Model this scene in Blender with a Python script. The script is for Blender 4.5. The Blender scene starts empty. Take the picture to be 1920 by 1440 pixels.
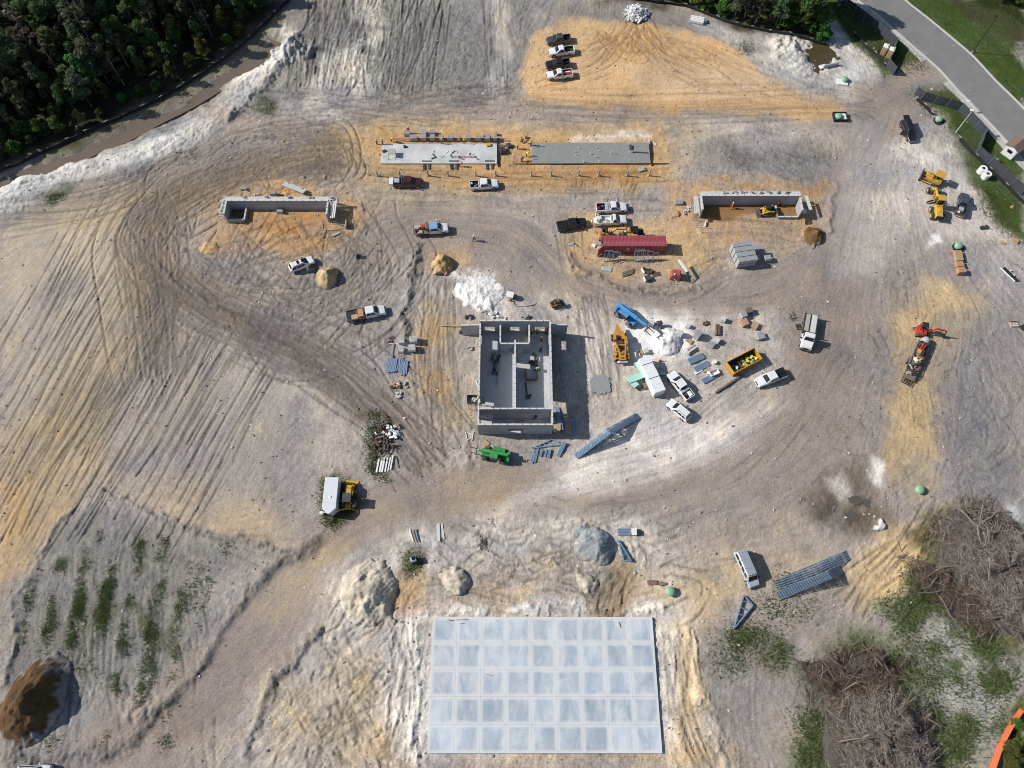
import bpy, math, random
import numpy as np
from mathutils import Vector, Matrix, Euler
random.seed(7)
R = math.radians
S = bpy.context.scene
COL = S.collection

# ---------------------------------------------------------------- camera, sky, sun, exposure
CAMH, FPX, PITCH = 120.0, 1371.0, 66.0
cam = bpy.data.objects.new('camera', bpy.data.cameras.new('camera'))
COL.objects.link(cam)
cam.location = (0, 0, CAMH)
cam.rotation_euler = (R(90 - PITCH), 0, 0)
cam.data.sensor_width = 36.0
cam.data.lens = 36.0 * FPX / 1920.0
cam.data.clip_end = 9000
S.camera = cam
SUN_EL, SUN_AZ = 35.0, 172.0          # azimuth counter-clockwise from +X (sun stands in the west)
w = bpy.data.worlds.new('World'); S.world = w; w.use_nodes = True
nt = w.node_tree
sky = nt.nodes.new('ShaderNodeTexSky'); sky.sky_type = 'NISHITA'; sky.sun_disc = False
sky.sun_elevation = R(SUN_EL); sky.sun_rotation = R(90 - SUN_AZ)
nt.links.new(sky.outputs[0], nt.nodes['Background'].inputs[0])
nt.nodes['Background'].inputs[1].default_value = 0.068
sun = bpy.data.objects.new('sun', bpy.data.lights.new('sun', 'SUN')); COL.objects.link(sun)
sun.data.energy = 4.1; sun.data.angle = R(0.53); sun.data.color = (1.0, 0.955, 0.89)
sd = Vector((math.cos(R(SUN_EL)) * math.cos(R(SUN_AZ)), math.cos(R(SUN_EL)) * math.sin(R(SUN_AZ)), math.sin(R(SUN_EL))))
sun.rotation_euler = sd.to_track_quat('Z', 'Y').to_euler()
S.view_settings.view_transform = 'Standard'; S.view_settings.look = 'None'
S.view_settings.gamma = 1.0; S.view_settings.use_curve_mapping = False
S.view_settings.exposure = 0.3
S.render.engine = 'CYCLES'; S.cycles.pixel_filter_type = 'BLACKMAN_HARRIS'; S.cycles.filter_width = 1.0

SP, CP = math.sin(R(PITCH)), math.cos(R(PITCH))
def G(px, py, z=0.0):
    """where a point seen at px, py in the photograph stands in the world when it lies at height z"""
    v = (py - 720.0) / FPX
    k = (CAMH - z) / (SP + v * CP)
    return ((px - 960.0) / FPX * k, k * (CP - v * SP))
def GL(pts): return [G(*p) for p in pts]
# ---------------------------------------------------------------- terrain fields (0.2 m grid)
DX = 0.2
X0, X1, Y0, Y1 = -128.0, 128.0, -18.0, 164.0
NX, NY = int((X1 - X0) / DX) + 1, int((Y1 - Y0) / DX) + 1
gx = np.linspace(X0, X1, NX, dtype=np.float32); gy = np.linspace(Y0, Y1, NY, dtype=np.float32)
rs = np.random.default_rng(5)
def _interp(n, coords, lo, step):
    t = (coords - lo) / step; i = np.clip(t.astype(int), 0, n - 2); f = np.clip(t - i, 0, 1); f = f * f * (3 - 2 * f)
    A = np.zeros((len(coords), n), np.float32); r = np.arange(len(coords)); A[r, i] = 1 - f; A[r, i + 1] += f
    return A
def vnoise(scale):
    nx, ny = int((X1 - X0) / scale) + 3, int((Y1 - Y0) / scale) + 3
    g = rs.standard_normal((ny, nx)).astype(np.float32)
    return _interp(ny, gy, Y0, scale) @ g @ _interp(nx, gx, X0, scale).T
def fbm(scale, octv, gain=0.55):
    a, tot = 1.0, None
    for k in range(octv):
        n = vnoise(max(scale / 2 ** k, DX)) * a; tot = n if tot is None else tot + n; a *= gain
    return tot / tot.std()
def sstep(a, b, x):
    t = np.clip((x - a) / (b - a), 0, 1); return t * t * (3 - 2 * t)
XX, YY = np.meshgrid(gx, gy)
WX = fbm(9, 4) * 0.9; WY = fbm(9, 4) * 0.9          # wobble of the soil borders
XW, YW = XX + WX, YY + WY
n_big, n_mid, n_sml, n_fin = fbm(26, 4), fbm(7, 4), fbm(2.2, 3), fbm(0.7, 2)

def window(pts, pad):
    a = np.array(pts); i0 = max(0, int((a[:, 0].min() - pad - X0) / DX)); i1 = min(NX, int((a[:, 0].max() + pad - X0) / DX) + 2)
    j0 = max(0, int((a[:, 1].min() - pad - Y0) / DX)); j1 = min(NY, int((a[:, 1].max() + pad - Y0) / DX) + 2)
    return slice(j0, j1), slice(i0, i1)
def segdist(pts, sl, warp, closed=False):
    px, py = (XW[sl], YW[sl]) if warp else (XX[sl], YY[sl])
    d = np.full(px.shape, 1e9, np.float32); n = len(pts)
    for k in range(n if closed else n - 1):
        (ax, ay), (bx, by) = pts[k], pts[(k + 1) % n]
        ux, uy = bx - ax, by - ay; L = ux * ux + uy * uy + 1e-9
        t = np.clip(((px - ax) * ux + (py - ay) * uy) / L, 0, 1)
        d = np.minimum(d, (px - ax - t * ux) ** 2 + (py - ay - t * uy) ** 2)
    return np.sqrt(d)
def polymask(pts, feather, warp=True):
    sl = window(pts, feather + 4)
    px, py = (XW[sl], YW[sl]) if warp else (XX[sl], YY[sl])
    ins = np.zeros(px.shape, bool); n = len(pts)
    for k in range(n):
        (ax, ay), (bx, by) = pts[k], pts[(k + 1) % n]
        if ay == by: continue
        ins ^= ((ay > py) != (by > py)) & (px < (bx - ax) * (py - ay) / (by - ay) + ax)
    d = segdist(pts, sl, warp, True); s = np.where(ins, d, -d)
    return sl, sstep(-feather, feather, s)
def linemask(pts, width, feather, warp=True):
    sl = window(pts, width + feather + 4)
    return sl, 1 - sstep(width / 2 - feather, width / 2 + feather, segdist(pts, sl, warp))

# soil colours (daylight albedo)
LG, MG, DG, XG = (.49, .455, .42), (.335, .308, .283), (.25, .235, .225), (.145, .14, .135)
WH, WW = (.66, .635, .60), (.78, .77, .755)
TN, TL, TO, OB = (.455, .36, .235), (.585, .42, .25), (.50, .325, .165), (.40, .23, .10)
MV, MD = (.325, .283, .252), (.225, .195, .178)
BR, GR, GY = (.135, .085, .045), (.07, .105, .03), (.15, .15, .06)
C = np.empty((NY, NX, 3), np.float32); C[:] = (.355, .322, .292)
A = np.ones((NY, NX), np.float32)                    # how rough the earth is
FL = np.zeros((NY, NX), np.float32)                  # flattened under slabs
def paint(col, sl, m, op=1.0, patch=0.0, a=None):
    if patch:
        m = m * (1 - patch + patch * sstep(-.5, .6, n_mid[sl] + .5 * n_sml[sl]))
    m = (m * op)[..., None]; C[sl] = C[sl] * (1 - m) + np.array(col, np.float32) * m
    if a is not None: A[sl] = A[sl] * (1 - m[..., 0]) + a * m[..., 0]
def Z(col, pts, f=2.0, op=1.0, patch=0.3, a=None): paint(col, *polymask(GL(pts), f), op, patch, a)
def L(col, pts, wid, f=1.0, op=1.0, patch=0.2, a=None): paint(col, *linemask(GL(pts), wid, f), op, patch, a)

# left field, graded in long passes
Z((.40,.335,.245), [(0,400),(150,372),(330,330),(560,290),(640,330),(430,370),(330,430),(300,540),(210,850),(120,1000),(0,1110)], 4, .9, .05, .55)
Z(LG, [(0,420),(200,400),(220,520),(60,760),(0,850)], 6, .4, .2, .5)
Z(MG, [(0,560),(120,540),(190,640),(0,860)], 6, .3, .3, .5)
Z(TO, [(0,830),(60,880),(110,960),(60,1060),(0,1110)], 4, .55, .4, .6)
Z(TN, [(110,760),(190,700),(160,880),(90,990),(20,1060)], 4, .5, .5, .6)
Z(MG, [(330,540),(480,610),(620,710),(580,1000),(200,900),(250,700)], 5, .65, .35, .5)
Z(LG, [(420,640),(560,700),(560,790),(420,780)], 6, .5, .5, .4)
Z((.30,.285,.27), [(350,700),(520,740),(540,860),(330,800)], 7, .45, .6, .4)
Z(TN, [(190,880),(330,900),(560,960),(550,1030),(420,1010),(180,925)], 2.5, .5, .3, .6)
Z(LG, [(560,700),(640,700),(690,790),(640,880),(585,900)], 4, .4, .5, .5)
# south-west rough grey ground
Z((.255,.243,.232), [(130,960),(250,975),(520,1030),(540,1050),(420,1200),(330,1330),(200,1440),(0,1440),(0,1130),(80,1040)], 2.5, .9, .3, 1.1)
Z(LG, [(390,1080),(500,1060),(440,1160),(390,1200)], 3, .4, .5, 1.2)
Z((.20,.19,.185), [(0,1230),(150,1220),(170,1320),(60,1400),(0,1410)], 4, .5, .4, 1.0)
Z(LG, [(120,1330),(165,1310),(160,1400),(60,1420),(40,1400)], 3, .5, .4, 1.0)
Z((.17,.16,.15), [(225,1310),(300,1280),(320,1330),(270,1400)], 3, .7, .4, 1.6)
# upper left: ditch bank, white spoil, churned grey
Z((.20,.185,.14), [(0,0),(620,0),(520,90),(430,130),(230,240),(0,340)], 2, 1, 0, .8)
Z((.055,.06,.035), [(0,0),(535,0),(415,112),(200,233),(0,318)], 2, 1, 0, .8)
Z((.30,.285,.26), [(0,352),(220,255),(430,135),(530,50),(560,0),(700,0),(600,130),(540,200),(450,210),(340,290),(120,360),(0,420)], 3, 1, .1, 1.3)
L((.60,.585,.56), [(0,368),(90,342),(190,305),(300,270),(400,215),(465,150),(520,105)], 7.0, 2.0, .95, .25, 1.3)
L(WH, [(530,70),(560,85)], 8, 3, .7, .5, 1.5)
L((.16,.155,.15), [(0,392),(60,372),(110,368)], 3.5, 1.6, .6, .7, 1.5)
Z((.26,.247,.235), [(550,0),(985,0),(1015,60),(975,150),(960,200),(760,215),(540,200),(570,120)], 3, .9, .25, 1.35)
Z(WH, [(600,100),(700,60),(720,140),(640,190),(560,200)], 5, .6, .7, 1.3)
L(WH, [(700,20),(650,150)], 10, 4, .45, .8)
L(LG, [(930,0),(932,90),(930,165)], 4.5, 1.2, .8, .2, .5)
Z((.20,.195,.19), [(760,0),(900,0),(905,130),(800,160)], 5, .5, .7, 1.3)
Z(LG, [(520,190),(640,170),(700,200),(640,235),(540,250)], 4, .7, .4, 1.0)
Z(MG, [(400,160),(520,190),(620,220),(620,270),(560,290),(430,250),(360,290),(340,280)], 4, .6, .4, 1.5)
# top strip and gravel pad in orange sand
Z((.27,.255,.24), [(985,0),(1180,0),(1300,20),(1420,70),(1420,130),(1290,70),(1180,40),(1040,40)], 3, .9, .2, .8)
Z(TL, [(1045,34),(1180,34),(1290,60),(1345,78),(1400,130),(1470,168),(1590,185),(1600,215),(1480,222),(1250,215),(1100,208),(985,185),(975,150),(998,70)], 1.6, .98, .03, .55)
Z(TO, [(1120,60),(1190,45),(1260,70),(1340,110),(1280,130),(1180,100),(1130,105)], 4, .55, .5, .8)
Z(TO, [(1080,190),(1300,196),(1560,186),(1560,208),(1300,216),(1100,212)], 2.5, .5, .3, .6)
Z(LG, [(1180,130),(1380,140),(1470,170),(1250,190)], 5, .35, .5, .5)
Z((.44,.42,.40), [(1300,30),(1400,60),(1560,85),(1640,150),(1610,190),(1500,172),(1440,150),(1390,110),(1310,60)], 3, .9, .2, 1.2)
Z(WH, [(1470,90),(1530,85),(1560,140),(1480,150)], 4, .7, .5, 1.6)
Z(GR, [(1390,85),(1415,95),(1418,100),(1395,96)], 1, .6, .5)
Z(WH, [(1510,0),(1545,20),(1600,70),(1650,130),(1600,150),(1560,90),(1540,60)], 3, .8, .3, 1.0)
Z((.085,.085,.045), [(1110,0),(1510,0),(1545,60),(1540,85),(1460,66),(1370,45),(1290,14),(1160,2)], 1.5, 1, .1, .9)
# strip of earth across the middle of the site
Z(MV, [(380,200),(620,225),(960,190),(1000,200),(1240,215),(1600,215),(1580,260),(1240,240),(960,232),(700,238),(600,290)], 3, .8, .3, .8)
Z(TN, [(620,250),(700,232),(960,232),(1240,236),(1275,290),(1262,340),(1120,352),(960,360),(700,350),(600,300)], 3.5, .95, .15, 1.0)
Z(TO, [(640,255),(700,238),(940,236),(1250,240),(1275,300),(1240,345),(960,352),(700,345)], 3, .45, .3, .9)
Z(TO, [(705,250),(925,242),(1000,260),(1240,250),(1262,330),(1180,350),(1000,338),(690,335)], 3, .7, .5, .9)
Z(OB, [(700,250),(930,248),(930,262),(700,268),(695,320),(940,322),(980,260),(990,330),(690,335)], 1.5, .35, .6, .9)
Z(OB, [(1000,312),(1230,312),(1235,345),(1000,345)], 2, .45, .7, .8)
Z(WH, [(1160,250),(1225,252),(1222,266),(1140,268),(1070,268),(1080,255)], 1.5, .7, .7, 1.2)
Z(MG, [(1275,232),(1590,240),(1570,355),(1500,345),(1290,335)], 4, .9, .3, 1.0)
Z((.165,.16,.16), [(1340,275),(1470,262),(1560,290),(1568,350),(1500,348),(1440,325),(1340,325)], 4, .85, .45, 1.6)
Z(LG, [(1290,225),(1400,228),(1520,250),(1480,268),(1350,268),(1300,280)], 4, .6, .5, .9)
Z(TN, [(1262,225),(1310,240),(1330,300),(1280,330),(1262,280)], 3, .5, .6, 1)
# yards round the two pit walls
Z(TO, [(385,400),(410,352),(560,340),(660,365),(700,410),(645,465),(560,480),(480,470),(400,490),(372,455)], 3, .8, .35, 1.1)
Z(OB, [(440,395),(620,395),(620,425),(430,425)], 1.2, .55, .4, .9)
Z(TN, [(560,300),(690,310),(740,350),(900,365),(860,400),(700,400),(660,360)], 4, .5, .5, .8)
Z(TO, [(1255,345),(1560,347),(1566,430),(1490,470),(1420,460),(1330,500),(1200,545),(1090,510),(1052,470),(1060,420),(1150,410),(1260,415)], 3, .75, .35, .95)
Z(TN, [(1050,430),(1260,420),(1380,470),(1300,540),(1180,545),(1080,510)], 4, .6, .5, .9)
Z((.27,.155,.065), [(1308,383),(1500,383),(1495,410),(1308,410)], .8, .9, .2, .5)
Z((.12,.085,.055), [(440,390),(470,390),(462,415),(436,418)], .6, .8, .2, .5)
Z(OB, [(1320,345),(1560,345),(1560,360),(1500,358),(1320,352)], 1.5, .6, .3, 1.2)
Z(TO, [(790,465),(870,465),(880,510),(840,525),(790,525)], 3, .8, .3, 1.2)
Z(MV, [(700,380),(1040,380),(1060,500),(900,520),(700,470)], 5, .6, .4, .6)
# middle ground and the haul roads
Z(MG, [(300,420),(380,470),(640,480),(780,470),(770,600),(720,680),(600,690),(440,600),(330,520)], 4, .8, .35, 1.2)
Z((.36,.335,.315), [(770,520),(900,510),(890,600),(890,860),(790,880),(700,760),(770,640)], 3, .7, .4, 1.2)
Z(TN, [(800,560),(890,600),(890,820),(800,800),(770,700)], 3, .5, .5, 1.0)
Z(TO, [(800,600),(830,600),(840,760),(800,740)], 2, .45, .6, 1.0)
Z(WH, [(850,525),(940,510),(965,540),(930,580),(880,570)], 2, .85, .3, 1.4)
Z(LG, [(830,560),(1000,530),(1100,560),(1130,600),(1120,800),(1060,830),(1050,600),(900,600)], 3, .7, .5, 1.1)
Z(WH, [(1085,560),(1130,570),(1145,690),(1120,720),(1105,620)], 2, .7, .3, 1.0)
L(MV, [(160,1440),(330,1330),(470,1220),(560,1080),(650,1000),(760,950),(900,925),(1050,915),(1200,885),(1330,850),(1450,770),(1530,660),(1570,540),(1595,420),(1615,320),(1640,235),(1700,170),(1760,140)], 11, 1.4, .95, .05, .3)
L((.42,.345,.25), [(520,1130),(600,1050),(700,985),(860,925),(980,900)], 5, 2, .6, .4, .3)
L(MD, [(330,1400),(420,1290),(450,1220)], 7, 3, .55, .6, .3)
L(MV, [(270,400),(300,500),(400,580),(520,640),(640,700),(740,790),(800,860),(830,900)], 6.5, 2.0, .85, .15, .6)
L(MV, [(690,470),(800,420),(950,440),(1040,510),(1150,560),(1300,570),(1450,540),(1560,500)], 9, 3, .85, .2, .4)
L(MV, [(690,380),(560,310),(470,350),(350,400),(300,450)], 6, 3, .5, .5, 1.2)
Z(MV, [(1440,540),(1660,470),(1700,560),(1680,700),(1600,850),(1500,960),(1330,1000),(1200,960),(1400,860),(1480,760),(1510,650)], 5, .9, .15, .4)
Z(LG, [(1590,300),(1680,260),(1830,330),(1900,440),(1790,450),(1700,420),(1660,490),(1590,520),(1600,400)], 3, .85, .3, .8)
Z(WH, [(1700,240),(1790,240),(1830,300),(1740,310),(1690,300)], 3, .6, .4, .9)
Z((.30,.285,.275), [(1620,420),(1760,410),(1740,440),(1720,560),(1640,500)], 6, .5, .6, .6)
Z(WW, [(1742,447),(1758,440),(1768,458),(1745,466)], 1, .9, .3, .8)
L((.40,.375,.35), [(1640,180),(1615,300),(1600,420),(1580,520)], 6, 2.5, .75, .15, .35)
# storage yard south of the road: pale
Z(LG, [(1120,580),(1300,590),(1460,580),(1470,700),(1400,740),(1300,790),(1180,780),(1100,720)], 3, .75, .4, .7)
Z(WW, [(1180,590),(1290,600),(1290,660),(1220,690),(1180,660)], 2.5, .75, .35, 1.0)
Z((.26,.27,.27), [(1112,706),(1140,704),(1145,735),(1108,738)], .6, .8, .2, .5)
Z((.66,.62,.585), [(1050,830),(1200,770),(1330,790),(1440,740),(1470,760),(1400,840),(1250,890),(1040,930),(950,960),(1000,900)], 3, .9, .2, .7)
Z(MV, [(1420,770),(1480,760),(1440,840),(1350,870)], 4, .6, .4, .4)
L((.25,.21,.165), [(300,640),(285,540),(280,440),(330,375),(430,325),(560,295),(640,300)], 7.5, 3, .6, .4, 1.2)
L((.235,.205,.18), [(285,490),(390,575),(520,640),(640,705),(735,785)], 5.5, 2.5, .5, .4, 1.0)
# eastern side
Z((.275,.257,.25), [(1650,500),(1780,480),(1920,470),(1920,985),(1800,960),(1720,900),(1620,880),(1640,700),(1640,560)], 4, .85, .2, .8)
Z((.23,.22,.22), [(1780,580),(1920,640),(1920,880),(1800,930),(1760,760)], 6, .5, .6, .9)
Z((.40,.375,.36), [(1830,440),(1920,470),(1920,560),(1840,560)], 5, .6, .4, .8)
Z(TN, [(1680,560),(1740,530),(1850,545),(1840,600),(1770,680),(1740,760),(1745,850),(1690,880),(1660,840),(1690,740),(1690,640)], 3.5, .85, .35, .8)
Z((.50,.37,.20), [(1690,720),(1735,730),(1735,850),(1670,880)], 3, .6, .4, .7)
Z((.15,.125,.09), [(1560,885),(1625,870),(1650,930),(1675,985),(1600,1005),(1500,955)], 3, .9, .55, 1.0)
Z((.13,.12,.105), [(1500,930),(1570,930),(1600,990),(1530,985)], 3, .7, .7, 1.0)
Z(WW, [(1640,860),(1665,870),(1660,910),(1645,895)], 1.2, .8, .3)
Z(WH, [(1560,900),(1590,890),(1610,940),(1580,930)], 1.5, .6, .6)
Z(WW, [(1893,945),(1920,935),(1920,985),(1905,980)], 1.2, .8, .3)
L(TN, [(1760,540),(1725,600),(1715,660),(1712,760),(1705,860),(1720,920)], 5.5, 2.2, .7, .2, .8)
# southern yard round the new slab
Z((.53,.495,.455), [(640,1060),(780,985),(900,965),(1200,975),(1290,1060),(1310,1190),(1300,1440),(480,1440),(520,1300),(600,1160)], 3, .9, .3, 1.25)
Z(TN, [(780,1060),(1250,1060),(1260,1130),(1100,1140),(800,1140),(740,1110)], 3, .75, .5, 1.3)
Z(TO, [(870,1080),(940,1080),(960,1130),(880,1130)], 2, .6, .6, 1.3)
Z(OB, [(760,1085),(800,1075),(790,1140),(720,1190),(700,1180)], 2, .55, .4, 1.3)
Z(WH, [(900,1130),(1230,1130),(1235,1156),(800,1156),(790,1140)], 1.2, .75, .4, 1.3)
Z(WH, [(740,1170),(805,1160),(800,1420),(760,1440),(720,1440),(730,1280)], 2, .8, .4, 1.3)
Z(TN, [(520,1290),(640,1200),(740,1240),(740,1440),(640,1440),(500,1420)], 3, .8, .35, 1.3)
Z(WH, [(1230,1160),(1300,1190),(1310,1320),(1350,1440),(1250,1440)], 2, .6, .5, 1.0)
Z((.50,.39,.25), [(1250,1190),(1300,1180),(1300,1300),(1330,1440),(1270,1440),(1262,1300)], 2, .65, .5, 1.0)
Z((.55,.44,.30), [(1265,1090),(1380,1090),(1330,1200),(1300,1190)], 4, .7, .5, 1.1)
Z((.55,.42,.26), [(1265,1250),(1310,1230),(1325,1330),(1290,1340)], 2, .6, .6, 1.2)
Z((.50,.37,.23), [(840,1415),(1240,1415),(1330,1390),(1390,1440),(820,1440)], 2, .7, .4, 1.3)
L((.30,.235,.165), [(1168,1075),(1150,1100),(1140,1150)], 5.0, 1.2, .9, .2, 1.2)
Z(TN, [(1390,1010),(1480,980),(1560,1040),(1500,1110),(1420,1100),(1330,1120),(1290,1090)], 5, .65, .4, .7)
Z((.58,.455,.29), [(1580,1070),(1660,1000),(1790,965),(1795,990),(1720,1050),(1690,1110),(1620,1155),(1575,1150)], 2.5, .92, .12, 1.0)
Z((.29,.268,.25), [(1330,1170),(1420,1120),(1590,1120),(1600,1160),(1500,1230),(1480,1440),(1400,1440),(1330,1340)], 3, .85, .25, .8)
Z((.15,.15,.085), [(1335,1185),(1470,1180),(1485,1240),(1340,1262)], 3, .6, .7, 1.0)
Z((.085,.115,.042), [(1500,1250),(1600,1200),(1740,1215),(1760,1300),(1750,1440),(1490,1440)], 3, .85, .35, 1.2)
Z((.40,.385,.36), [(1640,1140),(1760,1060),(1920,1240),(1920,1300),(1840,1440),(1750,1440),(1740,1260)], 3, .95, .1, 1.0)
Z((.085,.115,.042), [(1640,1140),(1740,1090),(1920,1250),(1860,1400),(1760,1440),(1740,1250)], 4, .85, .92, 1.0)
Z((.08,.115,.038), [(1700,1060),(1760,1080),(1860,1190),(1880,1220),(1780,1170),(1690,1090)], 2, .8, .3, 1.0)
Z((.10,.105,.05), [(1700,1000),(1800,960),(1920,980),(1920,1220),(1850,1200),(1730,1080)], 2, .85, .2, 1.3)
Z((.075,.085,.035), [(1920,1300),(1880,1370),(1845,1440),(1920,1440)], 1, 1, 0, 1.0)
# green verges along the asphalt road
GRASS = [[(1540,0),(1600,0),(1665,52),(1740,120),(1735,130),(1690,142),(1655,138),(1600,70)],
         [(1705,170),(1765,158),(1920,312),(1920,450),(1850,380),(1820,320),(1790,262),(1745,205),(1712,188)],
         [(1690,0),(1920,0),(1920,235),(1830,125)], [(1615,0),(1640,20),(1740,108),(1700,82),(1640,30)]]
for g in GRASS[:3]: Z((.07,.115,.026), g, 1.2, .97, .12, .5)
Z((.15,.14,.07), [(1720,165),(1765,160),(1810,200),(1770,190)], 2, .6, .4, .5)
Z((.22,.17,.12), [(1695,90),(1745,125),(1690,142)], 3, .5, .5, .5)
L((.09,.07,.055), [(1805,0),(1850,30),(1920,72)], 4.5, 1.2, .9, .3, .6)
Z((.04,.05,.02), [(1830,0),(1920,0),(1920,52)], 1, 1, 0, 1.0)
L(MV, [(1650,190),(1700,158),(1748,138),(1790,128)], 8.5, 1.5, .95, .1, .3)
L((.30,.30,.285), [(1700,172),(1740,158),(1766,152)], 2.2, .8, .8, .3, .5)
# weeds sprout in rows
WEEDS = [[(60,1120),(130,1060),(180,1160),(150,1230),(60,1170)],[(180,1020),(270,1000),(330,1070),(300,1200),(190,1220)],
         [(260,1120),(340,1140),(330,1240),(250,1260)]]
for g in WEEDS: Z((.10,.105,.055), g, 3, .5, .75)
for g in ([(690,800),(715,790),(700,870),(735,910),(690,880)], [(596,905),(636,885),(668,955),(615,1002),(594,965)], [(755,1040),(790,1030),(790,1070),(762,1080)],
          [(690,770),(712,775),(702,795)], [(75,370),(130,362),(100,382)], [(490,180),(520,185),(515,215),(495,200)], [(1830,345),(1860,365),(1920,450),(1860,420)]):
    Z((.085,.10,.04), g, 1.2, .9, .3)

# ---------------------------------------------------------------- grain: streaks drawn out along the way the machines drove
GUIDES = [
 [(0,1060),(120,800),(270,520),(300,460)], [(0,860),(150,600),(250,430)], [(60,1060),(200,800),(330,560)], [(0,620),(120,480),(240,420)],
 [(210,900),(300,720),(420,600)], [(330,900),(450,700),(500,630)], [(450,950),(540,780),(600,700)], [(560,980),(620,830),(650,740)],
 [(0,420),(200,385),(340,320),(520,270)], [(190,900),(380,960),(560,1010)],
 [(270,400),(300,500),(400,580),(520,640),(640,700),(740,790),(800,860)], [(290,470),(340,390),(470,330),(600,310)],
 [(160,1440),(330,1330),(470,1220),(560,1080),(650,1000),(760,950),(900,925),(1050,915),(1200,885),(1330,850),(1450,770),(1530,660),(1570,540),(1595,420),(1615,320),(1640,235),(1700,170),(1760,140)],
 [(690,470),(800,420),(950,440),(1040,510),(1150,560),(1300,570),(1450,540),(1560,500)], [(480,520),(600,560),(700,500),(720,440)],
 [(60,1100),(60,1400)], [(150,1080),(160,1400)], [(250,1050),(250,1300)], [(330,1080),(330,1250)], [(380,1040),(480,1100)],
 [(640,0),(590,180)], [(720,0),(680,180)], [(800,20),(780,140)], [(560,190),(760,205),(960,200),(1200,215),(1560,200)], [(930,0),(930,160)],
 [(0,370),(190,305),(400,215),(520,100)], [(0,420),(200,340),(430,240),(500,230)],
 [(1180,40),(1150,90),(1060,130)], [(1190,40),(1260,100),(1380,150)], [(1060,60),(1000,150)], [(1300,90),(1450,160),(1590,190)],
 [(700,245),(960,240),(1240,245)], [(690,335),(960,345),(1240,335)], [(960,250),(965,330)], [(1280,340),(1560,350)], [(1290,300),(1420,300),(1560,330)],
 [(1060,440),(1130,530),(1280,550),(1380,480)], [(1270,440),(1400,430),(1540,430)],
 [(810,560),(820,800)], [(870,620),(870,780)], [(1100,560),(1130,640),(1140,740)], [(780,540),(770,620)],
 [(1600,300),(1590,500)], [(1680,300),(1650,480)], [(1760,420),(1860,540),(1920,600)], [(1720,560),(1720,720),(1700,870)], [(1840,600),(1900,760),(1830,900)],
 [(1600,520),(1580,680),(1480,860)], [(1300,620),(1420,650),(1460,720)], [(1080,920),(1280,860),(1420,780)], [(1040,960),(1250,930),(1420,880)],
 [(700,1090),(620,1180)], [(760,1150),(740,1440)], [(800,1140),(1220,1140)], [(860,1000),(960,1050),(1120,1010)], [(1250,1180),(1270,1440)], [(1160,1080),(1140,1150)],
 [(540,1230),(640,1330),(700,1440)], [(540,1400),(640,1280),(720,1200)], [(840,1430),(1240,1430)], [(1620,1140),(1700,1050),(1790,980)], [(1330,1160),(1440,1160),(1560,1130)],
 [(1420,1250),(1430,1440)], [(1700,1160),(1820,1260)], [(1290,1050),(1400,1010),(1500,970)], [(1540,20),(1640,150)], [(1480,100),(1560,150)], [(1640,20),(1750,120),(1900,280)], [(1700,0),(1900,170)],
]
cgx, cgy = np.arange(X0, X1 + 2, 2.0), np.arange(Y0, Y1 + 2, 2.0)
CX, CY = np.meshgrid(cgx, cgy); Q1 = np.zeros_like(CX); Q2 = np.zeros_like(CX)
for g in GUIDES:
    p = GL(g)
    for (ax, ay), (bx, by) in zip(p[:-1], p[1:]):
        ln = math.hypot(bx - ax, by - ay); n = max(2, int(ln / 2.5)); th = 2 * math.atan2(by - ay, bx - ax)
        for t in (np.arange(n) + .5) / n:
            wt = 1.0 / ((CX - ax - t * (bx - ax)) ** 2 + (CY - ay - t * (by - ay)) ** 2 + 5.0) ** 1.6
            Q1 += wt * math.cos(th); Q2 += wt * math.sin(th)
TH = 0.5 * np.arctan2(Q2, Q1)
D1, D2 = np.cos(2 * TH), np.sin(2 * TH)
Iy, Ix = _interp(len(cgy), gy, Y0, 2.0), _interp(len(cgx), gx, X0, 2.0)
ang = 0.5 * np.arctan2(Iy @ D2.astype(np.float32) @ Ix.T, Iy @ D1.astype(np.float32) @ Ix.T) + 0.22 * n_mid.clip(-2, 2)
VX, VY = np.cos(ang).astype(np.float32), np.sin(ang).astype(np.float32)
def lic(src, steps, st):
    acc = src.copy(); flat = src.ravel()
    for sgn in (1, -1):
        px, py = np.tile(np.arange(NX, dtype=np.float32), (NY, 1)), np.tile(np.arange(NY, dtype=np.float32)[:, None], (1, NX))
        ox, oy = np.full((NY, NX), sgn, np.float32) * VX, np.full((NY, NX), sgn, np.float32) * VY
        for k in range(steps):
            px += ox * st; py += oy * st
            i = np.clip(np.rint(px), 0, NX - 1).astype(np.int32); j = np.clip(np.rint(py), 0, NY - 1).astype(np.int32); q = j * NX + i
            acc += flat[q]
            vx, vy = VX.ravel()[q], VY.ravel()[q]; s = np.sign(vx * ox + vy * oy); s[s == 0] = 1
            ox, oy = vx * s, vy * s
    acc -= acc.mean(); return acc / acc.std()
lic_f = lic(rs.standard_normal((NY, NX)).astype(np.float32), 9, 1.6)
lic_c = lic(vnoise(.62) + .3 * vnoise(1.5), 16, 3.4)
lic_s = lic(rs.standard_normal((NY, NX)).astype(np.float32), 26, 1.5)
n_w = rs.standard_normal((NY, NX)).astype(np.float32); n_p = sstep(-.9, 1.1, fbm(13, 3)); n_q = sstep(-.7, 1.0, fbm(10, 3))
scr = ((lic_s - .9).clip(0, 2.2) * n_q); scr2 = ((-lic_s - 1.0).clip(0, 2.0) * n_p)

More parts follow.
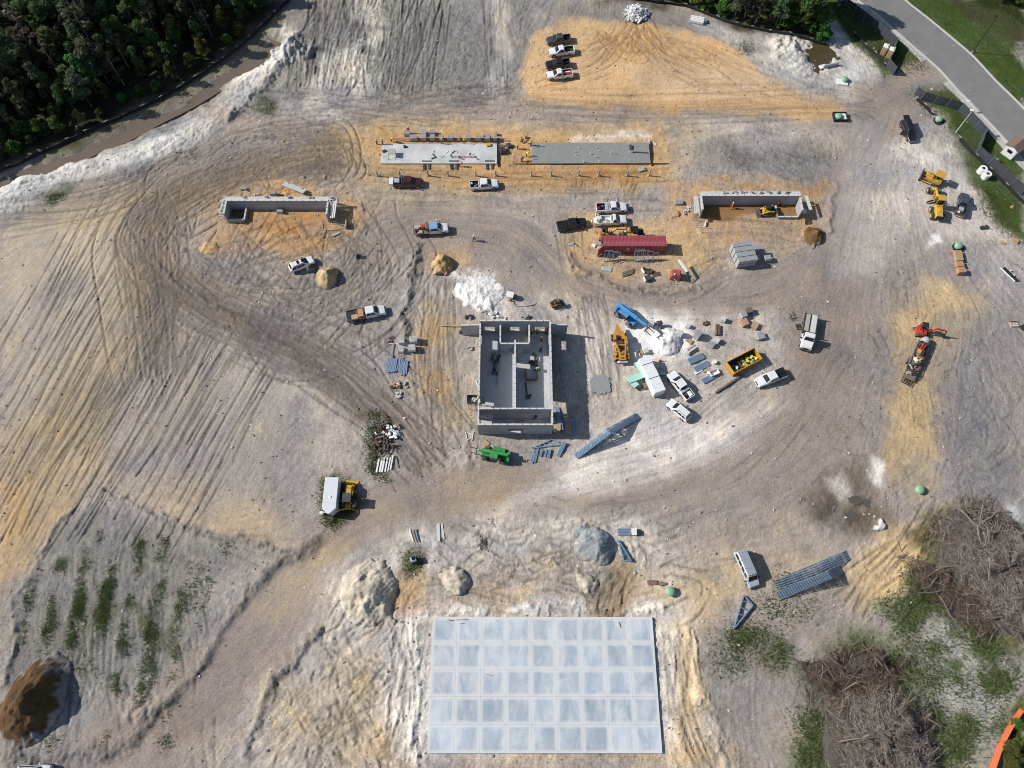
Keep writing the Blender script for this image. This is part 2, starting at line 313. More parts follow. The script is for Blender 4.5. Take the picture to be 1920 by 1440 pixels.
# ---------------------------------------------------------------- heights
H = 0.035 * n_mid + 0.020 * n_sml * A ** 2 + A * (0.018 * lic_c * n_p + 0.020 * lic_f) + A ** 1.5 * (0.020 * n_fin + .018 * n_w) - .055 * A * scr + .035 * A * scr2
DARK = np.zeros((NY, NX), np.float32)
def spline(pts, step=.12):
    p = np.array(pts); n = len(p); out = []
    for k in range(n - 1):
        p0, p1, p2, p3 = p[max(k - 1, 0)], p[k], p[k + 1], p[min(k + 2, n - 1)]
        m = max(2, int(np.linalg.norm(p2 - p1) / step)); t = (np.arange(m) / m)[:, None]
        out.append(.5 * (2 * p1 + (p2 - p0) * t + (2 * p0 - 5 * p1 + 4 * p2 - p3) * t * t + (3 * p1 - p0 - 3 * p2 + p3) * t ** 3))
    out.append(p[-1:]); return np.concatenate(out)
def rut(path, depth, width):
    """a wheel rut pressed along a path: sunk middle, pushed-up edges"""
    q = spline(path); d = np.gradient(q, axis=0); d /= np.linalg.norm(d, axis=1, keepdims=True) + 1e-9; nrm = np.stack([-d[:, 1], d[:, 0]], 1)
    sh_ = min(1, depth / .06); g = np.sin(np.linspace(0, rs.uniform(4, 14), len(q)) + rs.uniform(0, 6)) * .5 + .6
    for off, h in ((0, -1.0), (-.5, -.55), (.5, -.55), (-1.1, .45), (1.1, .45)):
        p = q + nrm * off * width
        i = np.rint((p[:, 0] - X0) / DX).astype(int); j = np.rint((p[:, 1] - Y0) / DX).astype(int)
        ok = (i > 0) & (i < NX - 1) & (j > 0) & (j < NY - 1); i, j, gg = i[ok], j[ok], g[ok]
        if h < 0:
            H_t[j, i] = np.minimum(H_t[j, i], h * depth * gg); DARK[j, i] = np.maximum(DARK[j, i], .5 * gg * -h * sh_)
        else: H_t[j, i] = np.where(H_t[j, i] == 0, h * depth * gg, H_t[j, i])
H_t = np.zeros((NY, NX), np.float32)
def tracks(px, n, spread, depth=.07, gauge=1.75, width=.22, wob=1.0, cut=.5):
    base = np.array(GL(px))
    for _ in range(n):
        off = rs.normal(0, spread); p = base + rs.normal(0, wob, base.shape)
        if len(p) > 3 and rs.random() < cut: a = rs.integers(0, len(p) - 2); p = p[a:a + rs.integers(3, len(p) - a + 1)]
        d = np.gradient(p, axis=0); d /= np.linalg.norm(d, axis=1, keepdims=True) + 1e-9; nr = np.stack([-d[:, 1], d[:, 0]], 1)
        for s in (-.5, .5): rut(p + nr * (off + s * gauge), depth * rs.uniform(.5, 1.2), width)
tracks([(300,700),(290,560),(275,440),(330,380),(430,330),(560,300),(640,300)], 46, 3.4, .13)
tracks([(260,430),(290,500),(390,575),(520,640),(640,700),(740,790),(810,870)], 46, 3.0, .12)
tracks([(400,470),(460,540),(560,590),(660,560),(720,480),(700,420)], 30, 5, .11, wob=2.5)
tracks([(560,420),(600,520),(560,600),(500,560)], 20, 4, .10, wob=2.5)
tracks([(330,440),(300,400),(330,350),(400,320),(480,300),(560,310)], 34, 3.0, .14, wob=2.0)
tracks([(480,300),(560,320),(640,300),(600,270),(520,270)], 16, 3.5, .12, wob=2.5)
tracks([(380,480),(450,500),(560,470),(660,440)], 16, 4, .10, wob=2)
for k in range(74):
    x = rs.uniform(-60, 330); y = rs.uniform(420, 800); tracks([(x, y + 260), (x + 75, y + 130), (x + 150, y), (x + 215, y - 120)], 1, 2, .09, wob=.5, cut=.6)
tracks([(0,410),(200,372),(340,312),(520,262),(620,250)], 16, 3.5, .07)
tracks([(150,1440),(330,1330),(470,1220),(560,1080),(650,1000),(760,950),(900,925),(1050,915),(1200,885),(1330,850),(1450,770),(1530,660),(1570,540)], 20, 2.6, .012)
tracks([(1570,540),(1595,420),(1615,320),(1640,235),(1700,170)], 22, 2.0, .015)
tracks([(1050,930),(1200,890),(1330,835),(1450,740)], 22, 4.5, .035)
tracks([(1200,960),(1350,900),(1470,800),(1560,640)], 12, 4, .015)
tracks([(690,470),(800,425),(950,440),(1040,510),(1150,560),(1300,570),(1450,540)], 14, 2.6, .025)
tracks([(980,200),(1240,206),(1560,200),(1640,210)], 18, 2.2, .05)
tracks([(1180,40),(1160,75),(1110,120),(1010,150)], 8, 2.0, .08, wob=1.5)
tracks([(1185,40),(1215,75),(1250,115),(1320,150)], 8, 2.0, .08, wob=1.5)
tracks([(1130,60),(1170,100),(1200,90),(1190,60)], 8, 1.5, .08, wob=1.5)
tracks([(1100,90),(1250,80),(1380,130)], 6, 3, .05, wob=2)
tracks([(1300,110),(1450,170),(1580,195)], 10, 3.5, .04)
for k in range(70):
    x = rs.uniform(560, 800); tracks([(x + 25, rs.uniform(-30, 30)), (x + 8, 80), (x - 10, 165)], 1, 1.5, .11, wob=1.2, width=.3, cut=0)
for k in range(34):
    y = rs.uniform(165, 235); x = rs.uniform(430, 800); tracks([(x, y), (x + 90, y + rs.uniform(-14, 14)), (x + 190, y + rs.uniform(-14, 14))], 1, 1, .08, wob=1.2, cut=0)
tracks([(930,-20),(932,80),(930,180)], 8, 1.0, .06)
tracks([(820,540),(812,660),(820,800)], 16, 3.0, .07, wob=1.2)
tracks([(1105,560),(1125,640),(1135,740)], 12, 1.6, .08, wob=.6)
tracks([(1060,440),(1090,510),(1180,545),(1280,545),(1360,500)], 10, 2.0, .05)
tracks([(690,345),(840,352),(980,345),(1240,345)], 12, 2.5, .05)
for x in (1085, 1105, 1130, 1150, 1175, 1195): tracks([(x, 318), (x, 340), (x - 4, 370)], 2, .7, .05, wob=.5, cut=0)
for k in range(46):
    x, y = rs.uniform(560, 760), rs.uniform(1180, 1440); a = rs.choice([.9, -.75, 1.5]) + rs.normal(0, .25); l = rs.uniform(40, 110)
    tracks([(x, y), (x + l * .5 * math.cos(a), y + l * .5 * math.sin(a)), (x + l * math.cos(a), y + l * math.sin(a))], 1, 1, .10, wob=.8, width=.26, cut=0)
for k in range(44):
    x, y = rs.uniform(800, 1280), rs.uniform(975, 1130); a = rs.normal(0, .9); l = rs.uniform(50, 160); c = rs.normal(0, .8)
    tracks([(x + l * t * math.cos(a + c * t), y + .6 * l * t * math.sin(a + c * t)) for t in (0, .33, .66, 1)], 1, 1, .085, wob=.5, width=.26, cut=0)
tracks([(760,1180),(765,1300),(755,1440)], 10, 1.6, .09, wob=.7)
tracks([(1265,1190),(1280,1320),(1320,1440)], 8, 1.6, .09, wob=.7)
tracks([(1600,1150),(1690,1060),(1790,985)], 9, 2.4, .09, wob=1.2)
tracks([(1160,1080),(1150,1110),(1140,1152)], 5, 1.0, .12, wob=.5)
for k in range(40):
    x, y = rs.uniform(1640, 1920), rs.uniform(480, 950); a = rs.normal(1.2, .8); l = rs.uniform(30, 120)
    tracks([(x, y), (x + l * .5 * math.cos(a), y + l * .5 * math.sin(a)), (x + l * math.cos(a + .3), y + l * math.sin(a + .3))], 1, 1, .04, wob=.8, cut=0)
tracks([(1600,560),(1580,680),(1500,840),(1400,930)], 10, 4, .015)
for k in range(26):
    x, y = rs.uniform(40, 380), rs.uniform(1080, 1400); tracks([(x, y), (x + rs.normal(0, 6), y + 50), (x + rs.normal(0, 10), y + 110)], 1, 1, .06, wob=.4, cut=0)
def blur(a):
    b = a.copy(); b[1:-1] = (a[:-2] + 2 * a[1:-1] + a[2:]) / 4; c = b.copy(); c[:, 1:-1] = (b[:, :-2] + 2 * b[:, 1:-1] + b[:, 2:]) / 4; return c
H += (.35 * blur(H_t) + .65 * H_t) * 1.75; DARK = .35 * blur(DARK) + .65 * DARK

def ridge(px, h, wid, rough=.6, col=None, cw=None, op=.8):
    p = GL(px); sl = window(p, wid * 2 + 4); d = segdist(p, sl, True)
    H[sl] += h * np.exp(-(d / (wid * .5)) ** 2) * (.75 + rough * (n_sml[sl] * .12 + n_mid[sl] * .22 + n_fin[sl] * .2 + n_w[sl] * .1)).clip(.1, 2.0)
    if col is not None: paint(col, sl, np.exp(-(d / ((cw or wid) * .5)) ** 2), op, .5, 1.5)
ridge([(0,372),(90,345),(190,306),(300,270),(400,215),(470,148),(525,100)], .26, 5.5, .6)
ridge([(590,1022),(520,1050),(470,1120),(420,1190),(370,1260),(320,1330),(240,1390),(120,1425),(0,1440)], .5, 1.6, .8, (.17,.16,.15), 1.7, .9)
ridge([(600,1150),(540,1240),(500,1330),(470,1430)], .4, 1.4, .8, (.19,.175,.16), 1.2, .8)
ridge([(180,925),(270,965),(400,1005),(540,1030)], .35, 1.3, 1.0, (.21,.195,.18), 1.2, .7)
ridge([(772,470),(768,540),(766,600),(774,640)], .55, 1.8, 1.0, (.15,.145,.14), 1.8, .75)
ridge([(1058,470),(1090,515),(1170,545),(1250,552),(1330,535)], .35, 1.6, 1.0, (.33,.26,.18), 1.0, .4)
ridge([(130,960),(80,1040),(30,1130),(10,1300)], .3, 1.2, .9, (.24,.22,.2), 1.0, .6)
ridge([(1566,360),(1560,440),(1530,450)], .35, 1.5, .8)
ridge([(280,480),(310,520),(420,590),(560,655)], .2, 1.2, .8)
ridge([(545,105),(520,130),(500,165),(440,215)], .5, 2.0, 1.0, (.17,.165,.16), 2.0, .6)
ridge([(1290,1190),(1310,1290),(1330,1350),(1350,1440)], .3, 1.8, .8)
ridge([(1268,1195),(1272,1300),(1285,1400)], .18, 1.5, .8)
ridge([(800,1147),(1230,1147)], .22, 1.6, 1.2)
ridge([(792,1170),(782,1300),(770,1430)], .3, 1.6, 1.0)
for bx, by, h_, w_ in ((545,90,1.1,7), (1490,95,.5,8), (270,1330,.3,7), (880,850,.2,6)):
    x, y = G(bx, by); d2 = (XW - x) ** 2 + (YW - y) ** 2
    H += h_ * np.exp(-d2 / (w_ * .5) ** 2) * (1 + .6 * n_sml + .3 * n_fin).clip(0, 3)
# the ditch along the wood
DITCH = [(-60,368),(0,347),(60,325),(120,298),(180,270),(230,250),(290,218),(350,188),(400,158),(450,128),(490,95),(510,72)]
_p = GL(DITCH); _sl = window(_p, 12); _d = segdist(_p, _sl, True); H[_sl] -= .75 * np.exp(-(_d / 2.2) ** 2)
_x, _y = G(1545, 108); _d = ((XW - _x) / 3.6) ** 2 + ((YW - _y) / 5.2) ** 2; H -= .62 * np.exp(-_d)
for bx, by, rx, ry in ((1585,905,3,2), (1600,965,4,2), (1570,935,2,3), (1625,985,3,1.5)):
    x, y = G(bx, by); H -= .22 * np.exp(-((XW - x) / rx) ** 2 - ((YW - y) / ry) ** 2)

def flat(pts, z=0.0, f=.5, grow=.0):
    sl, m = polymask(pts, f, False); H[sl] = H[sl] * (1 - m) + z * m
def rect(x0, y0, x1, y1): return [(x0, y0), (x1, y0), (x1, y1), (x0, y1)]
SLAB = (-12.4, -5.86, 22.0, 13.26)
HOUSE = (-5.85, 43.8, 6.95, 63.96)
flat(rect(*SLAB), -.05, .4)
flat(rect(-6.2, 43.4, 7.3, 64.3), -.02, .5)
for a, b in (((712,310),(932,270)), ((998,308),(1218,268))):
    p, q = G(*a), G(*b); flat(rect(p[0], p[1], q[0], q[1]), -.03, .5)
for a, b in (((420,418),(640,370)), ((1296,410),(1520,362))):
    p, q = G(*a), G(*b); flat(rect(p[0] - 1, p[1], q[0] + 1, q[1]), -.02, 1.0)
ROADC = [(1651,-2),(1678,22),(1716,52),(1767,95),(1796,121),(1834,163),(1878,207),(1935,268)]
_p = GL([(1600,-40)] + ROADC + [(2000,345)]); _sl = window(_p, 14); _d = segdist(_p, _sl, False); _m = 1 - sstep(5.2, 7.5, _d); H[_sl] = H[_sl] * (1 - _m) - .08 * _m
WALKC = [(1575,-22),(1603,1),(1640,28),(1668,53),(1705,86),(1743,122),(1774,154),(1827,206),(1883,272),(1935,325)]
_p = GL(WALKC); _sl = window(_p, 5); _d = segdist(_p, _sl, False); _m = 1 - sstep(1.0, 1.8, _d); H[_sl] = H[_sl] * (1 - _m) - .03 * _m

_l = C.mean(-1, keepdims=True); C = (_l + (C - _l) * 1.0).clip(.01, .9); C = .37 * (C / .37) ** 1.22
# colour follows the workings: scraped streaks, ruts of darker soil plus painted shade, clods
C *= (1 + .06 * A * lic_c * n_p + .06 * (A + .2) * lic_f + .04 * n_big + .045 * n_mid + .05 * n_sml * A + .05 * n_fin * A + .085 * n_w - .17 * (A + .25) * scr + .07 * scr2)[..., None].clip(.4, 1.6)
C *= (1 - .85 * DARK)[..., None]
_warm = (.03 * n_mid + .02 * lic_c)[..., None]; C *= 1 + _warm * np.array([.6, .1, -.9], np.float32)
C = C.clip(.01, .86)

def hz(x, y):
    """height of the ground at x, y"""
    fx = min(max((x - X0) / DX, 0), NX - 1.001); fy = min(max((y - Y0) / DX, 0), NY - 1.001); i, j = int(fx), int(fy); u, v = fx - i, fy - j
    return float((H[j, i] * (1 - u) + H[j, i + 1] * u) * (1 - v) + (H[j + 1, i] * (1 - u) + H[j + 1, i + 1] * u) * v)

# ---------------------------------------------------------------- materials
def mat(name, col, rough=.6, metal=0.0, var=.06, scale=3.0, bump=0.0, spec=.5, coat=0.0, vcol=None, dirt=None, alpha=None):
    """principled material with a procedural mottling; dirt = (colour, amount) adds patches of dust"""
    m = bpy.data.materials.new(name); m.use_nodes = True; t = m.node_tree; b = t.nodes['Principled BSDF']
    b.inputs['Roughness'].default_value = rough; b.inputs['Metallic'].default_value = metal; b.inputs['Specular IOR Level'].default_value = spec
    b.inputs['Coat Weight'].default_value = coat
    tc = t.nodes.new('ShaderNodeTexCoord'); nz = t.nodes.new('ShaderNodeTexNoise'); nz.inputs['Scale'].default_value = scale; nz.inputs['Detail'].default_value = 6
    t.links.new(tc.outputs['Object'], nz.inputs['Vector'])
    mr = t.nodes.new('ShaderNodeMapRange'); mr.inputs['To Min'].default_value = 1 - 2.2 * var; mr.inputs['To Max'].default_value = 1 + 2.2 * var
    t.links.new(nz.outputs[0], mr.inputs['Value'])
    mx = t.nodes.new('ShaderNodeMix'); mx.data_type = 'RGBA'; mx.blend_type = 'MULTIPLY'; mx.inputs[0].default_value = 1.0
    if vcol:
        at = t.nodes.new('ShaderNodeAttribute'); at.attribute_name = vcol; t.links.new(at.outputs[0], mx.inputs[6])
    else: mx.inputs[6].default_value = (*col, 1)
    t.links.new(mr.outputs[0], mx.inputs[7]); out = mx.outputs[2]
    if dirt:
        n2 = t.nodes.new('ShaderNodeTexNoise'); n2.inputs['Scale'].default_value = scale * .45; n2.inputs['Detail'].default_value = 4; t.links.new(tc.outputs['Object'], n2.inputs['Vector'])
        m2 = t.nodes.new('ShaderNodeMapRange'); m2.inputs['From Min'].default_value = .42; m2.inputs['From Max'].default_value = .68; m2.inputs['To Max'].default_value = dirt[1]; t.links.new(n2.outputs[0], m2.inputs['Value'])
        dx = t.nodes.new('ShaderNodeMix'); dx.data_type = 'RGBA'; t.links.new(m2.outputs[0], dx.inputs[0]); t.links.new(out, dx.inputs[6]); dx.inputs[7].default_value = (*dirt[0], 1); out = dx.outputs[2]
    t.links.new(out, b.inputs['Base Color'])
    if bump:
        bp = t.nodes.new('ShaderNodeBump'); bp.inputs['Strength'].default_value = bump; bp.inputs['Distance'].default_value = .05
        t.links.new(nz.outputs[0], bp.inputs['Height']); t.links.new(bp.outputs[0], b.inputs['Normal'])
    return m
M_soil = mat('soil', None, .95, 0, .30, 4.0, .8, .15, vcol='soil')
_t = M_soil.node_tree; _nz = [n for n in _t.nodes if n.type == 'TEX_NOISE'][0]; _nz.inputs['Detail'].default_value = 8; _nz.inputs['Roughness'].default_value = .68

# ---------------------------------------------------------------- ground mesh, one sheet to the horizon
ys = [-13.0]
while ys[-1] < 157: ys.append(ys[-1] + .165 + .19 * max(0, ys[-1]) / 150)
xs = np.concatenate([[-5000, -2000, -800, -350, -200, -150, -135], np.arange(-126, 126.01, .2), [135, 150, 200, 350, 800, 2000, 5000]])
ys = np.concatenate([[-5000, -2000, -700, -250, -110], np.arange(-60, -13.2, .45), ys, [162, 175, 200, 260, 400, 900, 2200, 6000]])
def sample(F):
    fx = np.clip((X1 - np.abs(X1 - (X0 + np.abs(xs - X0))) - X0) / DX, 0, NX - 1.001); fy = np.clip((Y1 - np.abs(Y1 - (Y0 + np.abs(ys - Y0))) - Y0) / DX, 0, NY - 1.001)
    i, j = fx.astype(int), fy.astype(int); u, v = fx - i, (fy - j)[:, None]
    if F.ndim == 3: u, v = u[None, :, None], v[..., None]
    a = F[np.ix_(j, i)] * (1 - u) + F[np.ix_(j, i + 1)] * u; b = F[np.ix_(j + 1, i)] * (1 - u) + F[np.ix_(j + 1, i + 1)] * u
    return a * (1 - v) + b * v
def grid_mesh(name, xs, ys, Zf, Cf, m):
    nx, ny = len(xs), len(ys); gxx, gyy = np.meshgrid(xs, ys)
    co = np.stack([gxx, gyy, Zf], -1).astype(np.float32).reshape(-1)
    q = (np.arange(ny - 1)[:, None] * nx + np.arange(nx - 1)).reshape(-1); idx = np.stack([q, q + 1, q + nx + 1, q + nx], 1).astype(np.int32)
    me = bpy.data.meshes.new(name); me.vertices.add(nx * ny); me.vertices.foreach_set('co', co)
    me.loops.add(idx.size); me.loops.foreach_set('vertex_index', idx.reshape(-1)); me.polygons.add(len(idx))
    me.polygons.foreach_set('loop_start', np.arange(0, idx.size, 4, dtype=np.int32)); me.polygons.foreach_set('use_smooth', np.ones(len(idx), bool))
    at = me.color_attributes.new('soil', 'FLOAT_COLOR', 'POINT'); at.data.foreach_set('color', np.concatenate([Cf, np.ones((ny, nx, 1))], -1).astype(np.float32).reshape(-1))
    me.materials.append(m); me.update(); me.validate()
    o = bpy.data.objects.new(name, me); COL.objects.link(o); return o
_far = np.clip(np.maximum(np.abs(xs)[None, :] - 135, np.maximum(-62 - ys, ys - 190)[:, None]) / 60, 0, 1)
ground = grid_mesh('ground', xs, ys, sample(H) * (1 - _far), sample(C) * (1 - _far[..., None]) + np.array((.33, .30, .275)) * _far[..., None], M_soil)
ground['kind'] = 'structure'
# ---------------------------------------------------------------- mesh building
class MB:
    def __init__(s): s.v, s.f, s.sm = [], [], []
    def add(s, vs, fs, smooth=False):
        o = len(s.v); s.v += [tuple(p) for p in vs]; s.f += [tuple(i + o for i in f) for f in fs]; s.sm += [smooth] * len(fs); return s
    def box(s, c, d, rz=0, ry=0, rx=0, ch=0.0):
        hx, hy, hz_ = d[0] / 2, d[1] / 2, d[2] / 2
        lv = [(-1, 0), (1, 0)] if not ch else [(-1, 0), (1 - ch / hz_, 0), (1, ch)]
        vs = [Vector((a * (hx - i), b * (hy - i), z * hz_)) for z, i in lv for a, b in ((-1, -1), (1, -1), (1, 1), (-1, 1))]
        if rz or ry or rx:
            m = Euler((R(rx), R(ry), R(rz))).to_matrix(); vs = [m @ p for p in vs]
        vs = [p + Vector(c) for p in vs]; n = len(lv)
        fs = [(3, 2, 1, 0), tuple(4 * (n - 1) + i for i in range(4))]
        for k in range(n - 1): fs += [(4 * k + i, 4 * k + (i + 1) % 4, 4 * k + 4 + (i + 1) % 4, 4 * k + 4 + i) for i in range(4)]
        return s.add(vs, fs)
    def cyl(s, p0, p1, r0, r1=None, n=12, caps=True, smooth=True):
        r1 = r0 if r1 is None else r1; p0, p1 = Vector(p0), Vector(p1); d = (p1 - p0).normalized()
        a = d.orthogonal().normalized(); b = d.cross(a)
        vs = [p + (a * math.cos(2 * math.pi * i / n) + b * math.sin(2 * math.pi * i / n)) * r for p, r in ((p0, r0), (p1, r1)) for i in range(n)]
        s.add(vs, [(i, (i + 1) % n, n + (i + 1) % n, n + i) for i in range(n)], smooth)
        if caps: s.add(vs[:n], [tuple(range(n - 1, -1, -1))]); s.add(vs[n:], [tuple(range(n))])
        return s
    def bar(s, p0, p1, w, h=None):
        """square bar from p0 to p1"""
        h = h or w; p0, p1 = Vector(p0), Vector(p1); d = (p1 - p0).normalized(); up = Vector((0, 0, 1)) if abs(d.z) < .95 else Vector((1, 0, 0))
        a = d.cross(up).normalized() * w / 2; b = a.cross(d).normalized() * h / 2
        vs = [p + x * a + y * b for p in (p0, p1) for x, y in ((-1, -1), (1, -1), (1, 1), (-1, 1))]
        return s.add(vs, [(3, 2, 1, 0), (4, 5, 6, 7)] + [(i, (i + 1) % 4, 4 + (i + 1) % 4, 4 + i) for i in range(4)])
    def tube(s, pts, rad, n=6, smooth=True):
        pts = [Vector(p) for p in pts]; rad = rad if isinstance(rad, (list, tuple)) else [rad] * len(pts); rings = []; a = None
        for i, p in enumerate(pts):
            d = (pts[min(i + 1, len(pts) - 1)] - pts[max(i - 1, 0)]).normalized()
            a = d.orthogonal().normalized() if a is None else (a - d * a.dot(d)).normalized(); b = d.cross(a)
            rings.append([p + (a * math.cos(2 * math.pi * k / n) + b * math.sin(2 * math.pi * k / n)) * rad[i] for k in range(n)])
        return s.loft(rings, smooth)
    def loft(s, rings, smooth=False, caps=True):
        n = len(rings[0]); vs = [p for r in rings for p in r]; fs = []
        for k in range(len(rings) - 1): fs += [(k * n + i, k * n + (i + 1) % n, (k + 1) * n + (i + 1) % n, (k + 1) * n + i) for i in range(n)]
        s.add(vs, fs, smooth)
        if caps: s.add(rings[0], [tuple(range(n - 1, -1, -1))]); s.add(rings[-1], [tuple(range(n))])
        return s
    def prism(s, poly, z0, z1): return s.loft([[(x, y, z0) for x, y in poly], [(x, y, z1) for x, y in poly]])
    def side(s, prof, y0, y1): return s.loft([[(x, y1, z) for x, z in prof], [(x, y0, z) for x, z in prof]])
    def quad(s, *p): return s.add(p, [tuple(range(len(p)))])
    def dome(s, c, r, h, n=16, m=5):
        rings = []
        for k in range(m):
            a = k / m * math.pi / 2; rings.append([(c[0] + r * math.cos(a) * math.cos(2 * math.pi * i / n), c[1] + r * math.cos(a) * math.sin(2 * math.pi * i / n), c[2] + h * math.sin(a)) for i in range(n)])
        s.loft(rings, True, False); o = rings[-1]; return s.add(o + [(c[0], c[1], c[2] + h)], [(i, (i + 1) % n, n) for i in range(n)], True)
    def mesh(s, name, m):
        me = bpy.data.meshes.new(name); me.from_pydata(s.v, [], s.f); me.polygons.foreach_set('use_smooth', s.sm); me.materials.append(m); me.update(); return me
def setp(o, label=None, cat=None, group=None, kind=None):
    if label: o['label'] = label
    if cat: o['category'] = cat
    if group: o['group'] = group
    if kind: o['kind'] = kind
    return o
def part(name, mb, m, parent=None, label=None, kind=None):
    o = bpy.data.objects.new(name, mb if isinstance(mb, bpy.types.Mesh) else mb.mesh(name, m)); COL.objects.link(o); o.parent = parent
    return setp(o, label, kind=kind)
def thing(name, label, cat, x, y, rz=0, group=None, z=None):
    o = bpy.data.objects.new(name, None); COL.objects.link(o); o.empty_display_size = .3
    o.location = (x, y, hz(x, y) if z is None else z); o.rotation_euler.z = R(rz); return setp(o, label, cat, group)
def solo(name, mb, m, label, cat, x, y, rz=0, group=None, z=None):
    o = part(name, mb, m); o.location = (x, y, hz(x, y) if z is None else z); o.rotation_euler.z = R(rz); return setp(o, label, cat, group)
def ends(a, b, z=1.0):
    """middle, heading and length of something seen from pixel a (rear) to pixel b (front) at height z"""
    (x0, y0), (x1, y1) = G(*a, z), G(*b, z); return (x0 + x1) / 2, (y0 + y1) / 2, math.degrees(math.atan2(y1 - y0, x1 - x0)), math.hypot(x1 - x0, y1 - y0)
def clone(o, label=None, group=None, x=None, y=None, rz=None, z=None):
    c = o.copy(); COL.objects.link(c)
    if label: c['label'] = label
    if group: c['group'] = group
    if x is not None: c.location = (x, y, hz(x, y) if z is None else z)
    if rz is not None: c.rotation_euler.z = R(rz)
    for ch in o.children:
        d = ch.copy(); COL.objects.link(d); d.parent = c
        for g in ch.children: e = g.copy(); COL.objects.link(e); e.parent = d
    return c
def ribbon(pts, width, z, th=0.0):
    """flat strip following a line; th gives it thickness"""
    q = [Vector((p[0], p[1], 0)) for p in pts]; Lf, Rt = [], []
    for i, p in enumerate(q):
        d = (q[min(i + 1, len(q) - 1)] - q[max(i - 1, 0)]).normalized(); n = Vector((-d.y, d.x, 0)); Lf.append(p + n * width / 2); Rt.append(p - n * width / 2)
    mb = MB()
    return mb.loft([[(l.x, l.y, z), (r.x, r.y, z), (r.x, r.y, z - max(th, .3)), (l.x, l.y, z - max(th, .3))] for l, r in zip(Lf, Rt)])
def jit(a): return random.uniform(-a, a)

DUST = (.40, .34, .28)
m_white = mat('white_paint', (.76, .77, .78), .35, var=.02, coat=.4, dirt=(DUST, .18))
m_silver = mat('silver_paint', (.52, .57, .64), .35, .3, var=.03, dirt=(DUST, .15))
m_black = mat('black_paint', (.012, .013, .016), .3, coat=.5, dirt=((.12, .10, .08), .12))
m_char = mat('charcoal_paint', (.055, .06, .062), .35, coat=.4, dirt=(DUST, .10))
m_navy = mat('slate_blue_paint', (.05, .062, .085), .35, coat=.4, dirt=(DUST, .10))
m_maroon = mat('maroon_paint', (.055, .012, .014), .3, coat=.5, dirt=(DUST, .08))
m_glass = mat('dark_glass', (.012, .016, .02), .08, var=.01, spec=.6)
m_tyre = mat('tyre_rubber', (.025, .025, .024), .9, dirt=(DUST, .5))
m_rim = mat('wheel_metal', (.32, .32, .32), .4, .5)
m_dark = mat('dark_plastic', (.02, .02, .021), .7)
m_lamp = mat('lamp_glass', (.7, .72, .72), .15)
m_red = mat('tail_lamp', (.35, .02, .015), .25)
m_yellow = mat('machine_yellow', (.58, .33, .02), .45, dirt=(DUST, .45))
m_orange = mat('machine_orange', (.55, .27, .04), .5, var=.08, dirt=((.3, .17, .06), .5))
m_green = mat('machine_green', (.02, .26, .06), .4, dirt=(DUST, .2))
m_blue = mat('machine_blue', (.06, .28, .58), .4, dirt=(DUST, .2))
m_redm = mat('machine_red', (.48, .045, .03), .4, dirt=(DUST, .2))
m_steel = mat('dark_steel', (.06, .058, .055), .55, .4, dirt=(DUST, .35))
m_galv = mat('galvanised_steel', (.29, .40, .53), .42, .45, var=.08, scale=1.5)
m_rust = mat('rusty_steel', (.12, .065, .045), .8, dirt=((.06, .045, .04), .6))
m_conc = mat('concrete', (.37, .375, .375), .88, var=.06, scale=1.2, bump=.2)
m_block = mat('concrete_block', (.40, .41, .42), .92, var=.06, scale=6, bump=.3)
m_bond = mat('grey_block_wall', (.345, .36, .38), .92, var=.07, scale=1.5, dirt=((.25, .26, .275), .45))
m_cap = mat('pale_block_top', (.58, .58, .57), .9, var=.08, scale=3)
m_grout = mat('grout', (.15, .16, .17), .9)
m_wood = mat('raw_timber', (.42, .31, .19), .85, var=.12, scale=4)
m_ply = mat('weathered_board', (.40, .37, .32), .9, var=.12, scale=4)
m_oldw = mat('old_timber', (.17, .135, .105), .9, var=.15, scale=4)
m_brick = mat('orange_brick', (.46, .26, .15), .9, var=.12, scale=7)
m_mint = mat('mint_foam_board', (.40, .66, .56), .7, var=.03)
m_wrap = mat('white_wrap', (.74, .77, .79), .38, var=.05, scale=2.5, bump=.5)
m_plast = mat('white_plastic', (.76, .77, .77), .5)
m_bucket = mat('green_lid', (.22, .42, .25), .55, var=.04)
m_fence = mat('fence_screen', (.045, .052, .062), .85, var=.05)
m_cont = mat('container_red', (.30, .055, .075), .55, var=.05, scale=2, dirt=((.42, .2, .2), .35))
m_sandw = mat('white_sand', (.72, .705, .68), .95, var=.06, scale=3, bump=.6)
m_sandt = mat('tan_sand', (.48, .37, .215), .95, var=.10, scale=3, bump=.7)
m_sandp = mat('pale_sand', (.50, .455, .38), .95, var=.12, scale=2, bump=.7, dirt=((.40, .33, .24), .6))
m_sando = mat('orange_sand', (.47, .33, .19), .95, var=.12, scale=2, bump=.7, dirt=((.26, .17, .09), .6))
m_grav = mat('blue_grey_gravel', (.27, .29, .30), .95, var=.10, scale=8, bump=.7)
m_brown = mat('brown_earth', (.17, .095, .045), .97, var=.18, scale=2, bump=.8, dirt=((.07, .05, .03), .7))
m_rubble = mat('white_rubble', (.62, .63, .65), .9, var=.10, scale=5)
m_bark = mat('bark', (.12, .095, .075), .95, var=.15)
m_snag = mat('grey_bark', (.30, .28, .255), .95, var=.12)
m_stick = mat('bleached_branch', (.24, .20, .168), .95, var=.22)
m_stickb = mat('brown_branch', (.15, .10, .072), .95, var=.2)
m_blk = mat('black_cloth', (.014, .015, .018), .85)
m_stake = mat('pale_stake', (.55, .52, .46), .85)
